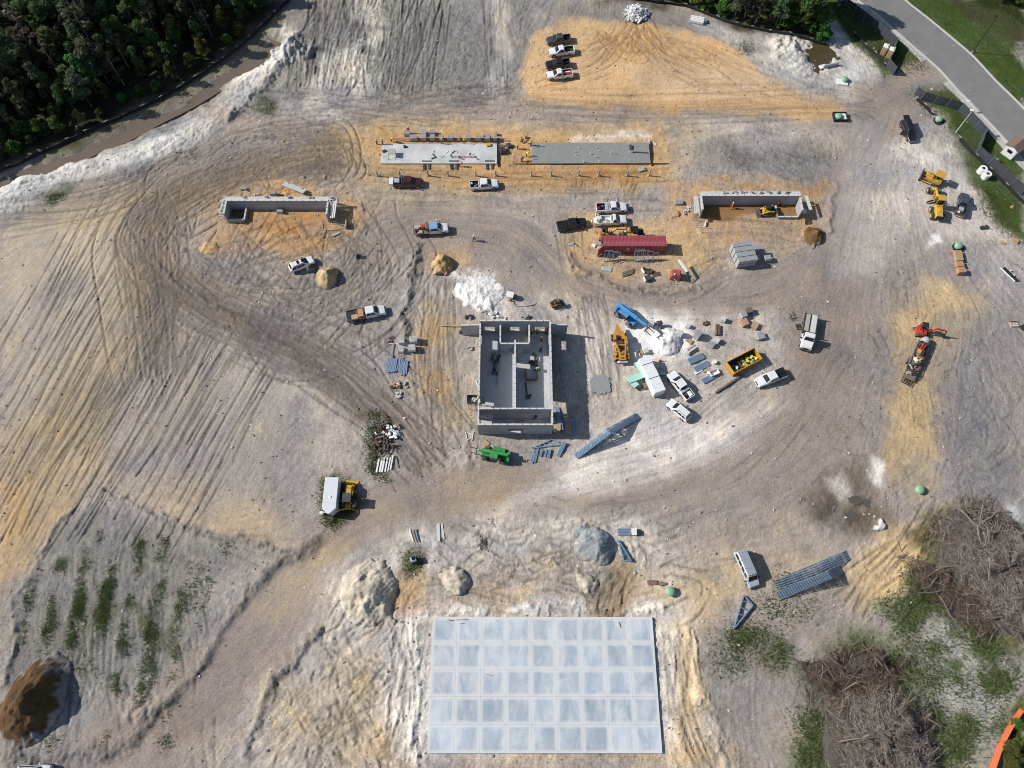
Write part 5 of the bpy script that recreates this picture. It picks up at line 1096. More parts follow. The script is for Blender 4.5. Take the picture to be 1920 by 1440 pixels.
boxes('timber_offcuts', 'loose timber offcuts in front of the left enclosure', 'timber', 616, 431, [((0, 0, .06), (3.2, .12, .1), 2), ((-1.3, .9, .06), (.12, 2.0, .1), 12), ((1.6, -1, .06), (1.7, .5, .08), 30)], m_ply)
boxes('timber_offcuts', 'loose pale timber pieces in front of the right enclosure', 'timber', 1320, 427, [((0, 0, .06), (3.2, .12, .1), -6), ((.3, .7, .2), (.2, 1.1, .4), -10, 0, m_plast), ((-2.0, 1.0, .06), (1.6, .2, .1), -40), ((.5, -1, .06), (2.2, .15, .1), 3)], m_ply)
boxes('steel_grate', 'small dark steel grate in front of the right enclosure', 'grate', 1514, 416, [((k * .28 - .5, 0, .08), (.12, 1.4, .08), -8) for k in range(5)], m_steel, pname='bar')

# container
cx, cy, rz_, _ = ends((1130, 476), (1244, 475), 0); y_ = cy + 1.22; CL = 12.2
t = thing('shipping_container', 'long red shipping container with a ribbed roof and open end door', 'container', cx, y_, 0)
CT, CW, CH = CL / 2, 1.22, 2.6; fr = MB()
for a in (-CT + .06, CT - .06):
    for b_ in (-CW + .06, CW - .06): fr.box((a, b_, CH / 2), (.13, .13, CH))
    fr.box((a, 0, CH - .06), (.13, 2 * CW - .28, .12)).box((a, 0, .08), (.13, 2 * CW - .28, .16))
for b_ in (-CW + .05, CW - .05): fr.box((0, b_, CH - .05), (CL - .28, .09, .1)).box((0, b_, .08), (CL - .28, .09, .16))
part('frame', fr, m_cont, t)
n = 46; me = MB().side([(-.132, 0), (-.085, .07), (.085, .07), (.132, 0), (.132, -.04), (-.132, -.04)], -CW + .1, CW - .1).mesh('roof_panel', m_cont)
for k in range(n): o = part('roof_panel', me, None, t); o.location = (-CT + .14 + (k + .5) * (CL - .28) / n, 0, CH - .07)
for sgn, nm in ((-1, 'front'), (1, 'back')):
    sd_ = MB()
    for k in range(n): sd_.box((-CT + .14 + (k + .5) * (CL - .28) / n, sgn * (CW - .08 + (.02 if k % 2 else -.02)), CH / 2), ((CL - .28) / n - .002, .04, CH - .3))
    part('side_wall', sd_, m_cont, t)
part('end_wall', MB().box((CT - .08, 0, CH / 2), (.06, 2 * CW - .3, CH - .3)), m_cont, t)
for sg in (-1, 1):
    d = part('door', MB().box((-.6, 0, CH / 2), (1.2, .08, CH - .3)).cyl((-.4, -.06, .2), (-.4, -.06, CH - .2), .025, n=6).cyl((-.9, -.06, .2), (-.9, -.06, CH - .2), .025, n=6), m_cont, t); d.location = (-CT, sg * (CW - .05), 0); d.rotation_euler.z = R(38 if sg < 0 else -75)
part('floor', MB().box((0, 0, .2), (CL - .3, 2 * CW - .24, .06)), m_oldw, t)
def text(s, size, m, parent, loc, rot, name='lettering'):
    cu = bpy.data.curves.new(name, 'FONT'); cu.body = s; cu.size = size; cu.extrude = .004; cu.align_x = 'CENTER'; ob = bpy.data.objects.new(name, cu); dg = bpy.context.evaluated_depsgraph_get(); COL.objects.link(ob); bpy.context.view_layer.update()
    me = bpy.data.meshes.new_from_object(ob.evaluated_get(bpy.context.evaluated_depsgraph_get())); bpy.data.objects.remove(ob); me.materials.clear(); me.materials.append(m); o = bpy.data.objects.new(name, me); COL.objects.link(o); o.parent = parent; o.location = loc; o.rotation_euler = [R(a) for a in rot]; return o
text('K   Line', 1.15, m_plast, t, (.3, -CW - .0, 1.15), (90, 0, 0)); text('K', .5, m_plast, t, (CT - 1.2, -CW, .5), (90, 0, 0)) if False else None
for k, (a, wd, h_, tl) in enumerate(((1134.5, .95, 2.1, 12), (1139.5, .9, 2.1, 12), (1147.5, 1.5, 2.0, 10), (1152.5, 1.3, 2.0, 22), (1187, .6, 2.05, 10), (1193, 1.1, 2.1, 14), (1199, 1.2, 2.2, 16), (1206, 1.05, 2.2, 18), (1214, 1.1, 2.1, 18), (1226, .9, 1.7, 6))):
    tl = max(tl, 14) + 9; h_ *= 1.18; fx, fy = G(a + 3, 481 + tl * .42)
    fm = MB(); dw = .07; q = thing('door_frame', f'grey steel door frame leaning on the red container, {["first","second","third","fourth","fifth","sixth","seventh","eighth","ninth","tenth"][k]} from the left', 'door frame', fx, fy - .0); tip = Vector((jit(.12), h_ * math.sin(R(tl)), h_ * math.cos(R(tl))))
    fm.bar((-wd / 2, 0, 0), Vector((-wd / 2, 0, 0)) + tip, dw, .14).bar((wd / 2, 0, 0), Vector((wd / 2, 0, 0)) + tip, dw, .14).bar(Vector((-wd / 2, 0, 0)) + tip, Vector((wd / 2, 0, 0)) + tip, dw, .14)
    if k % 3 == 2: fm.bar((-wd / 2, 0, .03), (wd / 2, 0, .03), dw)
    part('jamb', fm, m_galv, q)
# guard house at the road
x, y = G(1893, 287); t = thing('guard_house', 'small white guard hut with a brown pitched roof beside the road', 'hut', x, y, -51)
part('wall', MB().box((0, 0, 1.25), (2.5, 3.0, 2.5)), m_white, t); rf = MB()
for s_ in (-1, 1): rf.box((s_ * .78, 0, 2.78), (1.75, 3.5, .1), ry=s_ * 22)
part('roof', rf, mat('brown_shingle', (.19, .125, .10), .9, var=.15, scale=6), t)
for s_ in (-1, 1): part('gable', MB().add([(-1.25, s_ * 1.49, 2.5), (1.25, s_ * 1.49, 2.5), (0, s_ * 1.49, 3.0), (-1.25, s_ * 1.45, 2.5), (1.25, s_ * 1.45, 2.5), (0, s_ * 1.45, 3.0)], [(0, 1, 2), (5, 4, 3), (0, 3, 4, 1), (1, 4, 5, 2), (2, 5, 3, 0)]), m_white, t)
wn = part('window', MB().box((-1.26, -.7, 1.55), (.03, .7, .7)), m_glass, t); part('frame', MB().box((-1.265, -.7, 1.93), (.05, .86, .06)).box((-1.265, -.7, 1.17), (.05, .86, .06)), m_plast, wn)
dr = part('door', MB().box((-1.26, .7, 1.05), (.04, .85, 1.95)), m_silver, t); part('handle', MB().box((-1.3, .4, 1.0), (.06, .12, .04)), m_steel, dr); part('window', MB().box((0, -1.51, 1.55), (1.1, .03, .7)), m_glass, t)
# portable toilets
for k, (a, b_) in enumerate(((1654, 101), (1665, 107))):
    x, y = G(a, b_); t = thing('portable_toilet', ('tan portable toilet with white roof, the one farther from the fence corner', 'tan portable toilet with white roof, the one nearer the fence corner')[k], 'toilet', x, y, -28); m_tan = m_ply if k == 9 else mat('tan_plastic', (.50, .33, .20), .5)
    part('cabin', MB().box((0, 0, 1.05), (1.12, 1.12, 2.1), ch=.03), m_tan, t); part('roof', MB().loft([[(-.6, -.6, 2.1), (.6, -.6, 2.1), (.6, .6, 2.1), (-.6, .6, 2.1)], [(-.58, -.58, 2.18), (.58, -.58, 2.18), (.58, .58, 2.18), (-.58, .58, 2.18)], [(-.3, -.45, 2.34), (.3, -.45, 2.34), (.3, .45, 2.34), (-.3, .45, 2.34)]]), m_plast, t)
    dr = part('door', MB().box((0, -.575, 1.0), (.8, .03, 1.85)), m_tan, t); part('handle', MB().box((.3, -.6, 1.0), (.05, .04, .2)), m_dark, dr); part('vent', MB().cyl((.42, .42, 2.1), (.42, .42, 2.6), .05, n=8), m_plast, t)
solo('wash_station', MB().box((0, 0, .5), (.7, .5, 1.0)).box((0, .15, 1.15), (.6, .15, .3)), m_steel, 'small dark wash stand beside the portable toilets', 'wash stand', *G(1646, 100), rz=-30)
# lamp posts
def pole(label, base, h, r, m, head=None, name='lamp_post'):
    x, y = G(*base); t = thing(name, label, 'lamp post', x, y); part('pole', MB().cyl((0, 0, 0), (0, 0, h), r, r * .6, 8), m, t)
    if head: part('lamp_head', MB().box((head[0], head[1], h - .02), (.75, .45, .14), ch=.03), head[2], t)
    part('base', MB().cyl((0, 0, 0), (0, 0, .35), r * 2.2, r * 1.9, 10), m_conc, t)
pole('tall dark lamp post on the mown verge across the road', (1823, 98), 9.6, .10, m_dark, (-.35, 0, m_dark)); pole('thin pale lamp post by the sand near the entrance fence', (1792, 248), 6.2, .07, m_plast, (0, .1, m_plast))
pole('slim dark post behind the screen fence at the top', (1619, 40), 4.0, .05, m_dark); pole('short white topped post on the zigzag fence', (1802, 208), 2.9, .05, m_plast, (0, 0, m_plast)); pole('dark lamp post at the right edge of the verge', (1916, 186), 6.0, .09, m_dark, (.3, 0, m_dark))
# ---------------------------------------------------------------- road vehicles (x forward, z up)
def ring(x, hw, zl, zh, rz_=.14, tuck=.06): return [(x, -hw + tuck, zl), (x, -hw, zl + .16), (x, -hw, zh - rz_), (x, -hw + rz_ * .75, zh), (x, hw - rz_ * .75, zh), (x, hw, zh - rz_), (x, hw, zl + .16), (x, hw - tuck, zl)]
def wheels(t, xs_, y, r=.38, w_=.26, dual=False, rim=m_rim):
    for x in xs_:
        for s in (-1, 1):
            o = part('wheel', MB().cyl((x, s * (y - w_), r), (x, s * y, r), r, n=18), m_tyre, t); part('rim', MB().cyl((x, s * (y - .05), r), (x, s * (y + .012), r), r * .62, r * .5, 12), rim, o)
            part('wheel_arch', MB().cyl((x, s * (y - .12), r + .02), (x, s * (y - .015), r + .02), r * 1.2, n=18), m_dark, t)
def greenhouse(t, m, xb0, xb1, xt0, xt1, z0, z1, hwb, hwt, pill=(), roofm=None, rear_glass=True, sunroof=()):
    """cab: pillars and roof in body paint, screens and side windows as panes set just proud"""
    def rg_(z, k):
        x0, x1, h = xb0 + (xt0 - xb0) * k, xb1 + (xt1 - xb1) * k, hwb + (hwt - hwb) * k
        return [(x0, -h * .9, z), (x0 + .12, -h, z), (x1 - .22, -h, z), (x1, -h * .82, z), (x1, h * .82, z), (x1 - .22, h, z), (x0 + .12, h, z), (x0, h * .9, z)]
    part('cab', MB().loft([rg_(z0 - .02, 0), rg_(z0 + (z1 - z0) * .86, .86), rg_(z1, 1.06)], False), m, t)
    k = .93; rf = rg_(z1, 1.0); rf2 = [(p[0] * .97 + (xt0 + xt1) / 2 * .03, p[1] * .9, z1 + .055) for p in rf]; part('roof', MB().loft([[(p[0], p[1], z1 + .002) for p in rf], rf2], False), roofm or m, t)
    def P_(s, u, v, out=.014):      # point on the side: u along the length 0..1, v up
        x0, x1, h = xb0 + (xt0 - xb0) * v + .14, xb1 + (xt1 - xb1) * v - .26, hwb + (hwt - hwb) * v; return (x0 + (x1 - x0) * u, s * (h + out), z0 + (z1 - z0) * v)
    cuts = [.02] + list(pill) + [.98]
    for s in (-1, 1):
        for a, b_ in zip(cuts[:-1], cuts[1:]):
            q = [P_(s, a + .02, .10), P_(s, b_ - .02, .10), P_(s, b_ - .02, .80), P_(s, a + .02, .80)]; q2 = [(p[0], p[1] - s * .03, p[2]) for p in q]
            part('side_window', MB().loft([q, q2] if s < 0 else [q[::-1], q2[::-1]]), m_glass, t)
    for nm, xb, xt, sg in (('windscreen', xb1, xt1, 1), ('rear_window', xb0, xt0, -1)):
        if nm == 'rear_window' and not rear_glass: continue
        q = []
        for v, f in ((.08, .8), (.08, -.8), (.86, -.8), (.86, .8)): q.append((xb + (xt - xb) * v + sg * .014, f * (hwb + (hwt - hwb) * v), z0 + (z1 - z0) * v))
        q2 = [(p[0] - sg * .03, p[1], p[2] - .01) for p in q]; part(nm, MB().loft([q, q2]), m_glass, t)
    for a, b_ in sunroof: part('sunroof', MB().box(((a + b_) / 2, 0, z1 + .062), (b_ - a, hwt * 1.25, .02)), m_glass, t)
def lights(t, L2, hw, zf, zr):
    for s in (-1, 1):
        part('headlight', MB().box((L2 - .10, s * (hw - .22), zf), (.16, .34, .18), rz=-s * 14), m_lamp, t); part('tail_light', MB().box((-L2 + .02, s * (hw - .12), zr), (.08, .16, .34)), m_red, t)
    part('grille', MB().box((L2 - .005, 0, zf - .02), (.05, hw * 1.0, .26)), m_dark, t)
    part('front_bumper', MB().box((L2 + .04, 0, .5), (.22, hw * 1.9, .24), ch=.05), m_rim, t); part('rear_bumper', MB().box((-L2 - .06, 0, .52), (.2, hw * 1.85, .2), ch=.04), m_rim, t); part('number_plate', MB().box((-L2 - .165, 0, .54), (.015, .3, .12)), m_plast, t)
def mirrors(t, x, hw, z, m):
    for s in (-1, 1): part('mirror', MB().box((x, s * (hw + .16), z), (.14, .26, .2), ch=.04), m, t)
def door_lines(t, xs_, hw, z0, z1, m=m_dark):
    mb = MB()
    for x in xs_:
        for s in (-1, 1): mb.box((x, s * (hw + .002), (z0 + z1) / 2), (.018, .012, z1 - z0))
    part('door_gap', mb, m, t)
    for s in (-1, 1):
        for x in xs_[:-1]: part('door_handle', MB().box((x - .22, s * (hw + .015), z1 - .12), (.18, .03, .04)), m_dark, t)
def open_door(t, x, s, hw, m, ang=65, ln=1.05):
    d = part('door', MB().box((-ln / 2, 0, .72), (ln, .07, .78)).bar((-ln + .05, 0, 1.1), (-ln + .2, 0, 1.65), .06).bar((-.05, 0, 1.1), (-.42, 0, 1.66), .06).bar((-.42, 0, 1.66), (-ln + .2, 0, 1.66), .06), m, t); part('side_window', MB().add([(-ln + .1, 0, 1.12), (-.12, 0, 1.12), (-.44, 0, 1.62), (-ln + .22, 0, 1.62)], [(0, 1, 2, 3)]), m_glass, d); d.location = (x, s * hw, 0); d.rotation_euler.z = R(-s * ang)
def pickup(label, rear, front, m, cab='crew', bed='dark', L_=5.85, z=.9, group=None, cargo=None, tail_open=False, chrome=True, flip=0):
    x, y, rz_, _ = ends(rear, front, z); t = thing('pickup_truck', label, 'pickup truck', x, y, rz_, group); L2 = L_ / 2; hw = .99
    cb = {'crew': -.98, 'ext': -.55, 'reg': -.1}[cab] - (5.85 - L_) * .0; cb += (L_ - 5.85) * .3
    part('body', MB().loft([ring(L2, .80, .45, .86, .16), ring(L2 - .12, .90, .40, 1.02), ring(L2 - .7, .96, .38, 1.10), ring(L2 - 1.45, hw, .36, 1.16), ring(cb + .03, hw, .36, 1.18)]), m, t)
    part('bonnet', MB().loft([ring(L2 - .18, .68, 1.0, 1.055, .03, .02)[2:6] , ring(L2 - .8, .74, 1.0, 1.15, .03)[2:6], ring(L2 - 1.42, .76, 1.0, 1.205, .03)[2:6]], False), m, t)
    greenhouse(t, m, cb + .05, L2 - 1.38, cb + .22, L2 - 2.25, 1.17, 1.80, .94, .76, {'crew': (.5,), 'ext': (.62,), 'reg': ()}[cab])
    # bed
    b0, b1 = -L2, cb - .03; bw = MB()
    for s in (-1, 1): bw.box(((b0 + b1) / 2, s * (hw - .075), .80), (b1 - b0, .15, .76), ch=.04)
    bw.box((b1 - .05, 0, .80), (.1, 2 * hw - .304, .74)); part('bed_side', bw, m, t)
    lin = m_dark if bed in ('dark', 'cover') else m_white if bed == 'white' else m_steel
    part('bed_floor', MB().box(((b0 + b1) / 2 - .02, 0, .58), (b1 - b0 - .1, 2 * hw - .31, .2)), lin, t)
    if bed == 'dark':
        li = MB()
        for s in (-1, 1): li.box(((b0 + b1) / 2 - .03, s * (hw - .165), .93), (b1 - b0 - .16, .03, .48))
        part('bed_liner', li, m_dark, t)
    if bed == 'cover': part('bed_cover', MB().box(((b0 + b1) / 2, 0, 1.20), (b1 - b0 - .06, 2 * hw - .14, .05), ch=.02), m_black, t)
    if tail_open: part('tailgate', MB().box((b0 - .3, 0, .62), (.6, 2 * hw - .3, .07)), m, t)
    else: part('tailgate', MB().box((b0 + .045, 0, .82), (.09, 2 * hw - .306, .70)), m, t)
    wheels(t, (L2 - 1.0, -L2 + 1.2), hw + .01, .39); lights(t, L2, .92, .84, .92); mirrors(t, L2 - 1.75, hw, 1.28, m_dark if chrome else m)
    door_lines(t, {'crew': (L2 - 1.55, L2 - 2.6, cb + .15), 'ext': (L2 - 1.55, L2 - 2.6, cb + .15), 'reg': (L2 - 1.55, cb + .15)}[cab], hw, .5, 1.12)
    return t, (b0, b1, hw)
def cargo(label_list, t_loc, items):
    """separate things lying in a truck bed: (name, label, category, local centre, size, material, rz)"""
    for nm, lab, cat, c, d, m, rz_ in items:
        p = t_loc.matrix_world if False else Matrix.Translation(t_loc.location) @ t_loc.rotation_euler.to_matrix().to_4x4(); w_ = p @ Vector(c)
        solo(nm, MB().box((0, 0, d[2] / 2), d, ch=min(.04, d[2] * .2)), m, lab, cat, w_.x, w_.y, math.degrees(t_loc.rotation_euler.z) + rz_, z=w_.z)
pickup('dark grey pickup at the top of the four parked on the orange sand pad', (1068, 70), (1027, 75), m_char, 'crew', 'dark', 5.5)
pickup('white pickup second from the top of the four parked on the orange sand pad', (1075, 92), (1031, 97), m_white, 'ext', 'dark', 5.7)
pickup('black pickup third from the top of the four parked on the orange sand pad', (1066, 116.5), (1026, 121), m_black, 'crew', 'dark', 5.4)
t, _ = pickup('white pickup lowest of the four parked on the orange sand pad', (1072, 136), (1027, 141), m_white, 'ext', 'dark', 5.7)
cargo(0, t, [('ladder_rack', 'orange and white ladder in the bed of the lowest parked pickup', 'ladder', (-1.7, .3, .95), (1.7, .5, .25), m_redm, 0), ('board', 'white board in the bed of the lowest parked pickup', 'board', (-1.6, -.4, .7), (1.8, .35, .2), m_plast, 6)])
t, _ = pickup('maroon crew cab pickup with a ladder rack and white tail box', (738, 341), (792, 341), m_maroon, 'crew', 'dark', 5.9)
rk = MB()
for xx in (-1.1, -1.5):
    for s in (-1, 1): rk.bar((xx, s * .9, 1.1), (xx, s * .85, 1.95), .06)
    rk.bar((xx, -.88, 1.93), (xx, .88, 1.93), .06)
part('ladder_rack', rk, m_galv, t); part('tail_box', MB().box((-3.35, 0, .95), (.85, 1.7, .62), ch=.05), m_white, t); part('tool_chest', MB().box((-2.3, .2, .95), (1.0, 1.1, .5), ch=.04), m_silver, t)
t, _ = pickup('white crew cab pickup with an empty black bed in front of the pale slab', (882, 347), (933, 343), m_white, 'crew', 'dark', 5.8)
cargo(0, t, [('bucket', 'round white bucket in the bed of the white pickup before the pale slab', 'bucket', (-2.5, .4, .7), (.4, .4, .4), m_plast, 0), ('tool_bag', 'pale tool bag in the bed of the white pickup before the pale slab', 'bag', (-1.7, -.2, .7), (.5, .2, .25), m_ply, 30)])
pickup('black pickup with a closed bed cover near the red container', (1046, 424), (1098, 415), m_black, 'crew', 'cover', 5.9, chrome=False)
t, _ = pickup('white pickup with a toolbox behind the cab and an open far door', (1119, 390), (1174, 388), m_white, 'ext', 'dark', 6.1)
part('tool_chest', MB().box((-1.0, 0, 1.05), (.62, 1.75, .45), ch=.04), m_silver, t); open_door(t, L_x := 1.5, 1, .98, m_silver, 70)
rg = random.Random(12)
cargo(0, t, [('bed_tool', f'{n} tool in the bed of the upper white pickup', 'tools', (-2.1 + jit(.5), jit(.5), .7), (.7, .4, .3), m, rg.uniform(0, 90)) for m, n in ((m_redm, 'red'), (m_steel, 'steel'), (m_dark, 'black'), (m_oldw, 'brown timber'))])
t, _ = pickup('white pickup with its tailgate dropped, near the yellow excavator', (1120, 413), (1174, 411), m_white, 'reg', 'white', 5.9, tail_open=True)
cargo(0, t, [('tool_chest', 'white chest on the dropped tailgate of the lower white pickup', 'chest', (-2.6, .4, .75), (1.1, .9, .55), m_white, 10), ('timber_box', 'tan box in the bed of the lower white pickup', 'box', (-1.0, -.3, .7), (.5, .9, .4), m_ply, 5)])
t, _ = pickup('white pickup with a loaded bed beside the wrapped white stack', (1291, 741), (1261, 703), m_white, 'crew', 'dark', 5.9)
part('tool_chest', MB().box((-1.25, 0, 1.12), (.5, 1.8, .3), ch=.04), m_silver, t)
cargo(0, t, [('water_cooler', 'white cooler in the bed of the pickup beside the wrapped stack', 'cooler', (-2.25, -.35, .75), (.95, .6, .5), m_plast, 0), ('tool_heap', 'dark tools in the bed of the pickup beside the wrapped stack', 'tools', (-1.9, .3, .7), (.7, .6, .3), m_steel, 20), ('bag', 'brown bag in the bed of the pickup beside the wrapped stack', 'bag', (-1.75, -.1, .8), (.5, .3, .3), m_oldw, 40)])
pickup('white pickup with a black bed cover parked alone below the yellow skip', (1472, 697), (1419, 718), m_white, 'crew', 'cover', 5.8)
t, _ = pickup('slate blue pickup with an open loaded bed beside the yellow grader', (1801, 401), (1810, 364), m_navy, 'ext', 'dark', 5.7)
cargo(0, t, [('cooler_box', 'white box in the bed of the slate blue pickup', 'box', (-1.5, .1, .75), (.8, .9, .5), m_silver, 0), ('bag', 'pale sack in the tail of the slate blue pickup', 'bag', (-2.4, .5, .75), (.5, .6, .35), m_plast, 20)])
def flatbed(label, rear, front, wood, L_=6.7, roofm=None):
    x, y, rz_, _ = ends(rear, front, .9); t = thing('flatbed_truck', label, 'flatbed truck', x, y, rz_); L2 = L_ / 2; hw = 1.0; cb = L2 - 3.75
    part('body', MB().loft([ring(L2, .84, .5, .98, .16), ring(L2 - .12, .93, .45, 1.14), ring(L2 - .7, .98, .42, 1.22), ring(L2 - 1.3, hw, .42, 1.28), ring(cb, hw, .42, 1.30)]), m_white, t)
    greenhouse(t, m_white, cb + .05, L2 - 1.28, cb + .15, L2 - 2.05, 1.29, 1.95, .95, .78, (.5,), roofm=roofm)
    part('chassis', MB().box(((cb - L2) / 2, 0, .62), (L2 + cb - .1, .9, .22)), m_dark, t); part('deck', MB().box(((cb - .12 - L2) / 2, 0, .92), (L2 + cb - .14, 2.3, .12)), wood, t)
    for k in range(6): part('plank', MB().box(((cb - .12 - L2) / 2, -.95 + k * .38, .99), (L2 + cb - .2, .33, .03)), wood, t)
    part('headboard', MB().box((cb - .14, 0, 1.45), (.08, 2.1, .95)), wood if wood is not m_steel else m_oldw, t)
    wheels(t, (L2 - 1.0, -L2 + 1.35), 1.02, .41); lights(t, L2, .95, .95, .8); mirrors(t, L2 - 1.6, hw + .08, 1.45, m_dark); door_lines(t, (L2 - 1.45, L2 - 2.5, cb + .15), hw, .55, 1.24); return t
t = flatbed('white crew cab flatbed truck with pallets near the ditch of dark soil', (652, 593), (719, 580), m_steel, 7.3)
sr = MB()
for s in (-1, 1): sr.box((-1.9, s * 1.1, 1.15), (3.2, .05, .25))
part('side_rail', sr, m_oldw, t)
cargo(0, t, [('pallet', 'orange brown pallet behind the cab of the flatbed truck', 'pallet', (-.9, .1, 1.01), (.95, 1.7, .35), m_brick, 0), ('pallet', 'weathered pallet in the middle of the flatbed truck', 'pallet', (-2.1, -.4, 1.01), (1.2, 1.0, .12), m_wood, 3), ('rubber_mat', 'dark mat on the tail of the flatbed truck', 'mat', (-2.8, .3, 1.01), (1.4, 1.3, .06), m_dark, 0)])
t = flatbed('white crew cab work truck with a bed full of tools on the grey track', (775, 432), (840, 427), m_oldw, 6.9, mat('roof_blue_reflection', (.22, .38, .66), .25, coat=.6))  # blue reflection painted into the cab roof colour
cargo(0, t, [(n_, l_, c_, (a, b_, 1.01), d, m, r_) for n_, l_, c_, a, b_, d, m, r_ in (('wood_crate', 'tall brown timber crate behind the cab of the work truck', 'crate', -.75, .2, (.5, 1.5, .9), m_oldw, 0), ('compressor', 'red compressor on the bed of the work truck', 'compressor', -1.5, .3, (.8, .7, .6), m_redm, 10), ('wood_board', 'pale boards on the bed of the work truck', 'boards', -2.1, -.7, (1.0, .7, .2), m_ply, 8), ('tool_heap', 'grey tools at the tail of the work truck', 'tools', -2.7, .4, (.9, .9, .35), m_conc, 0), ('hose_reel', 'dark reel at the tail of the work truck', 'reel', -2.8, -.5, (.5, .5, .4), m_dark, 20), ('white_tub', 'white tub on the bed of the work truck', 'tub', -2.2, .55, (.4, .4, .35), m_plast, 0))])
def suv(label, rear, front, m, L_=4.75, name='suv', cat='car', tall=1.68, sun_=(), rails=True, door=None):
    x, y, rz_, _ = ends(rear, front, .9); t = thing(name, label, cat, x, y, rz_); L2 = L_ / 2; hw = .94
    part('body', MB().loft([ring(L2, .70, .42, .80, .16), ring(L2 - .14, .84, .36, .95), ring(L2 - .7, .91, .33, 1.02), ring(L2 - 1.3, hw, .32, 1.06), ring(-L2 + .9, hw, .32, 1.08), ring(-L2 + .15, .90, .36, 1.04), ring(-L2, .80, .42, .95, .16)]), m, t)
    greenhouse(t, m, -L2 + .12, L2 - 1.15, -L2 + .55, L2 - 2.05, 1.04, tall, .88, .68, (.33, .66), sunroof=sun_)
    wheels(t, (L2 - .9, -L2 + .95), hw + .01, .36); lights(t, L2 - .03, .82, .76, .86); mirrors(t, L2 - 1.6, hw, 1.12, m)
    if rails:
        for s in (-1, 1): part('roof_rail', MB().bar((-L2 + .8, s * .62, tall + .1), (L2 - 2.2, s * .62, tall + .1), .05), m_dark, t)
    door_lines(t, (L2 - 1.5, L2 - 2.45, -L2 + 1.2), hw, .45, 1.0)
    if door: open_door(t, L2 - 1.5, door, hw, m, 62)
    return t
suv('white estate car with black roof panels and an open driver door', (545, 503), (585, 486), m_white, 4.9, sun_=((-.75, -.25), (.15, .55)), door=-1)
suv('white hatchback car below the loaded white pickup', (1291, 783), (1256, 753), m_white, 4.7)
t = suv('black people carrier with its tailgate raised and a side door open', (1695, 225), (1712, 263), m_black, 5.5, tall=1.85, rails=True)
part('tailgate', MB().box((-2.62, 0, 1.90), (.98, 1.3, .08), ry=8), m_black, t); open_door(t, 1.0, -1, .94, m_black, 60)
# silver van
x, y, rz_, _ = ends((1389, 1037), (1414, 1094), 1.2); t = thing('passenger_van', 'silver passenger van with a ribbed roof rack standing on the tan ground', 'van', x, y, rz_); L2 = 2.95
part('body', MB().loft([ring(L2, .78, .42, .92, .16), ring(L2 - .15, .90, .38, 1.05), ring(L2 - .85, .98, .36, 1.18), ring(L2 - 1.0, 1.0, .36, 1.22), ring(-L2 + .1, 1.0, .36, 1.22), ring(-L2, .95, .4, 1.18)]), m_silver, t)
greenhouse(t, m_silver, -L2 + .06, L2 - .85, -L2 + .2, L2 - 1.6, 1.2, 2.08, .96, .82, (.28, .52, .76), roofm=m_silver)
me = MB().box((0, 0, 0), (3.9, .10, .05)).mesh('rack_slat', m_silver)
for k in range(9): o = part('rack_slat', me, None, t); o.location = (-.75, -.64 + k * .16, 2.25)
for xx in (-2.6, -1.3, 0, 1.1): part('rack_bar', MB().bar((xx, -.78, 2.19), (xx, .78, 2.19), .07), m_steel, t)
wheels(t, (L2 - .95, -L2 + 1.1), 1.01, .37); lights(t, L2 - .02, .9, .82, .95); mirrors(t, L2 - 1.15, 1.0, 1.3, m_dark); door_lines(t, (L2 - 1.05, L2 - 2.0, -.3), 1.0, .5, 1.15)
# flatbed heavy truck facing down
x, y, rz_, _ = ends((1522, 588), (1511, 654), 1.1); t = thing('flatbed_lorry', 'white cabbed heavy flatbed truck with two pale deck boards facing the bottom of the picture', 'lorry', x, y, rz_); L2 = 3.75
part('body', MB().loft([ring(L2, .85, .55, 1.25, .2), ring(L2 - .2, 1.0, .5, 1.5, .2), ring(L2 - 1.3, 1.12, .5, 1.72, .16), ring(L2 - 2.55, 1.12, .5, 1.75, .16)]), m_white, t)
greenhouse(t, m_white, L2 - 2.55, L2 - 1.25, L2 - 2.5, L2 - 1.65, 1.73, 2.6, 1.05, .92, (), rear_glass=False)
part('chassis', MB().box((-1.2, 0, .75), (5.0, .95, .3)), m_dark, t)
for s, w_ in ((-.62, .95), (.62, .95)):
    part('deck', MB().box((-1.45, s, 1.22), (4.2, w_, .14)), m_ply if s < 0 else m_cap, t)
for s in (-1, 1):
    part('side_rail', MB().box((-1.45, s * 1.18, 1.28), (4.3, .1, .32)), m_steel, t); part('fuel_tank', MB().cyl((.6, s * .95, .75), (1.5, s * .95, .75), .28, n=12), m_rim, t); part('rail_post', MB().box((-3.4, s * 1.18, 1.7), (.12, .1, .7)), m_steel, t)
part('deck_channel', MB().box((-1.45, 0, 1.16), (4.2, .26, .12)), m_dark, t); part('headboard', MB().box((.75, 0, 1.6), (.12, 2.3, .9)), m_steel, t)
wheels(t, (L2 - 1.0, -L2 + 1.5), 1.14, .5, .32); part('grille', MB().box((L2 + .005, 0, 1.0), (.06, 1.0, .36)), m_dark, t); part('front_bumper', MB().box((L2 + .08, 0, .6), (.25, 2.1, .26), ch=.05), m_steel, t)
for s in (-1, 1): part('headlight', MB().box((L2 - .1, s * .85, 1.05), (.2, .3, .25), rz=-s * 14), m_lamp, t); part('mirror', MB().box((L2 - 1.45, s * 1.35, 1.95), (.12, .3, .45)), m_dark, t)
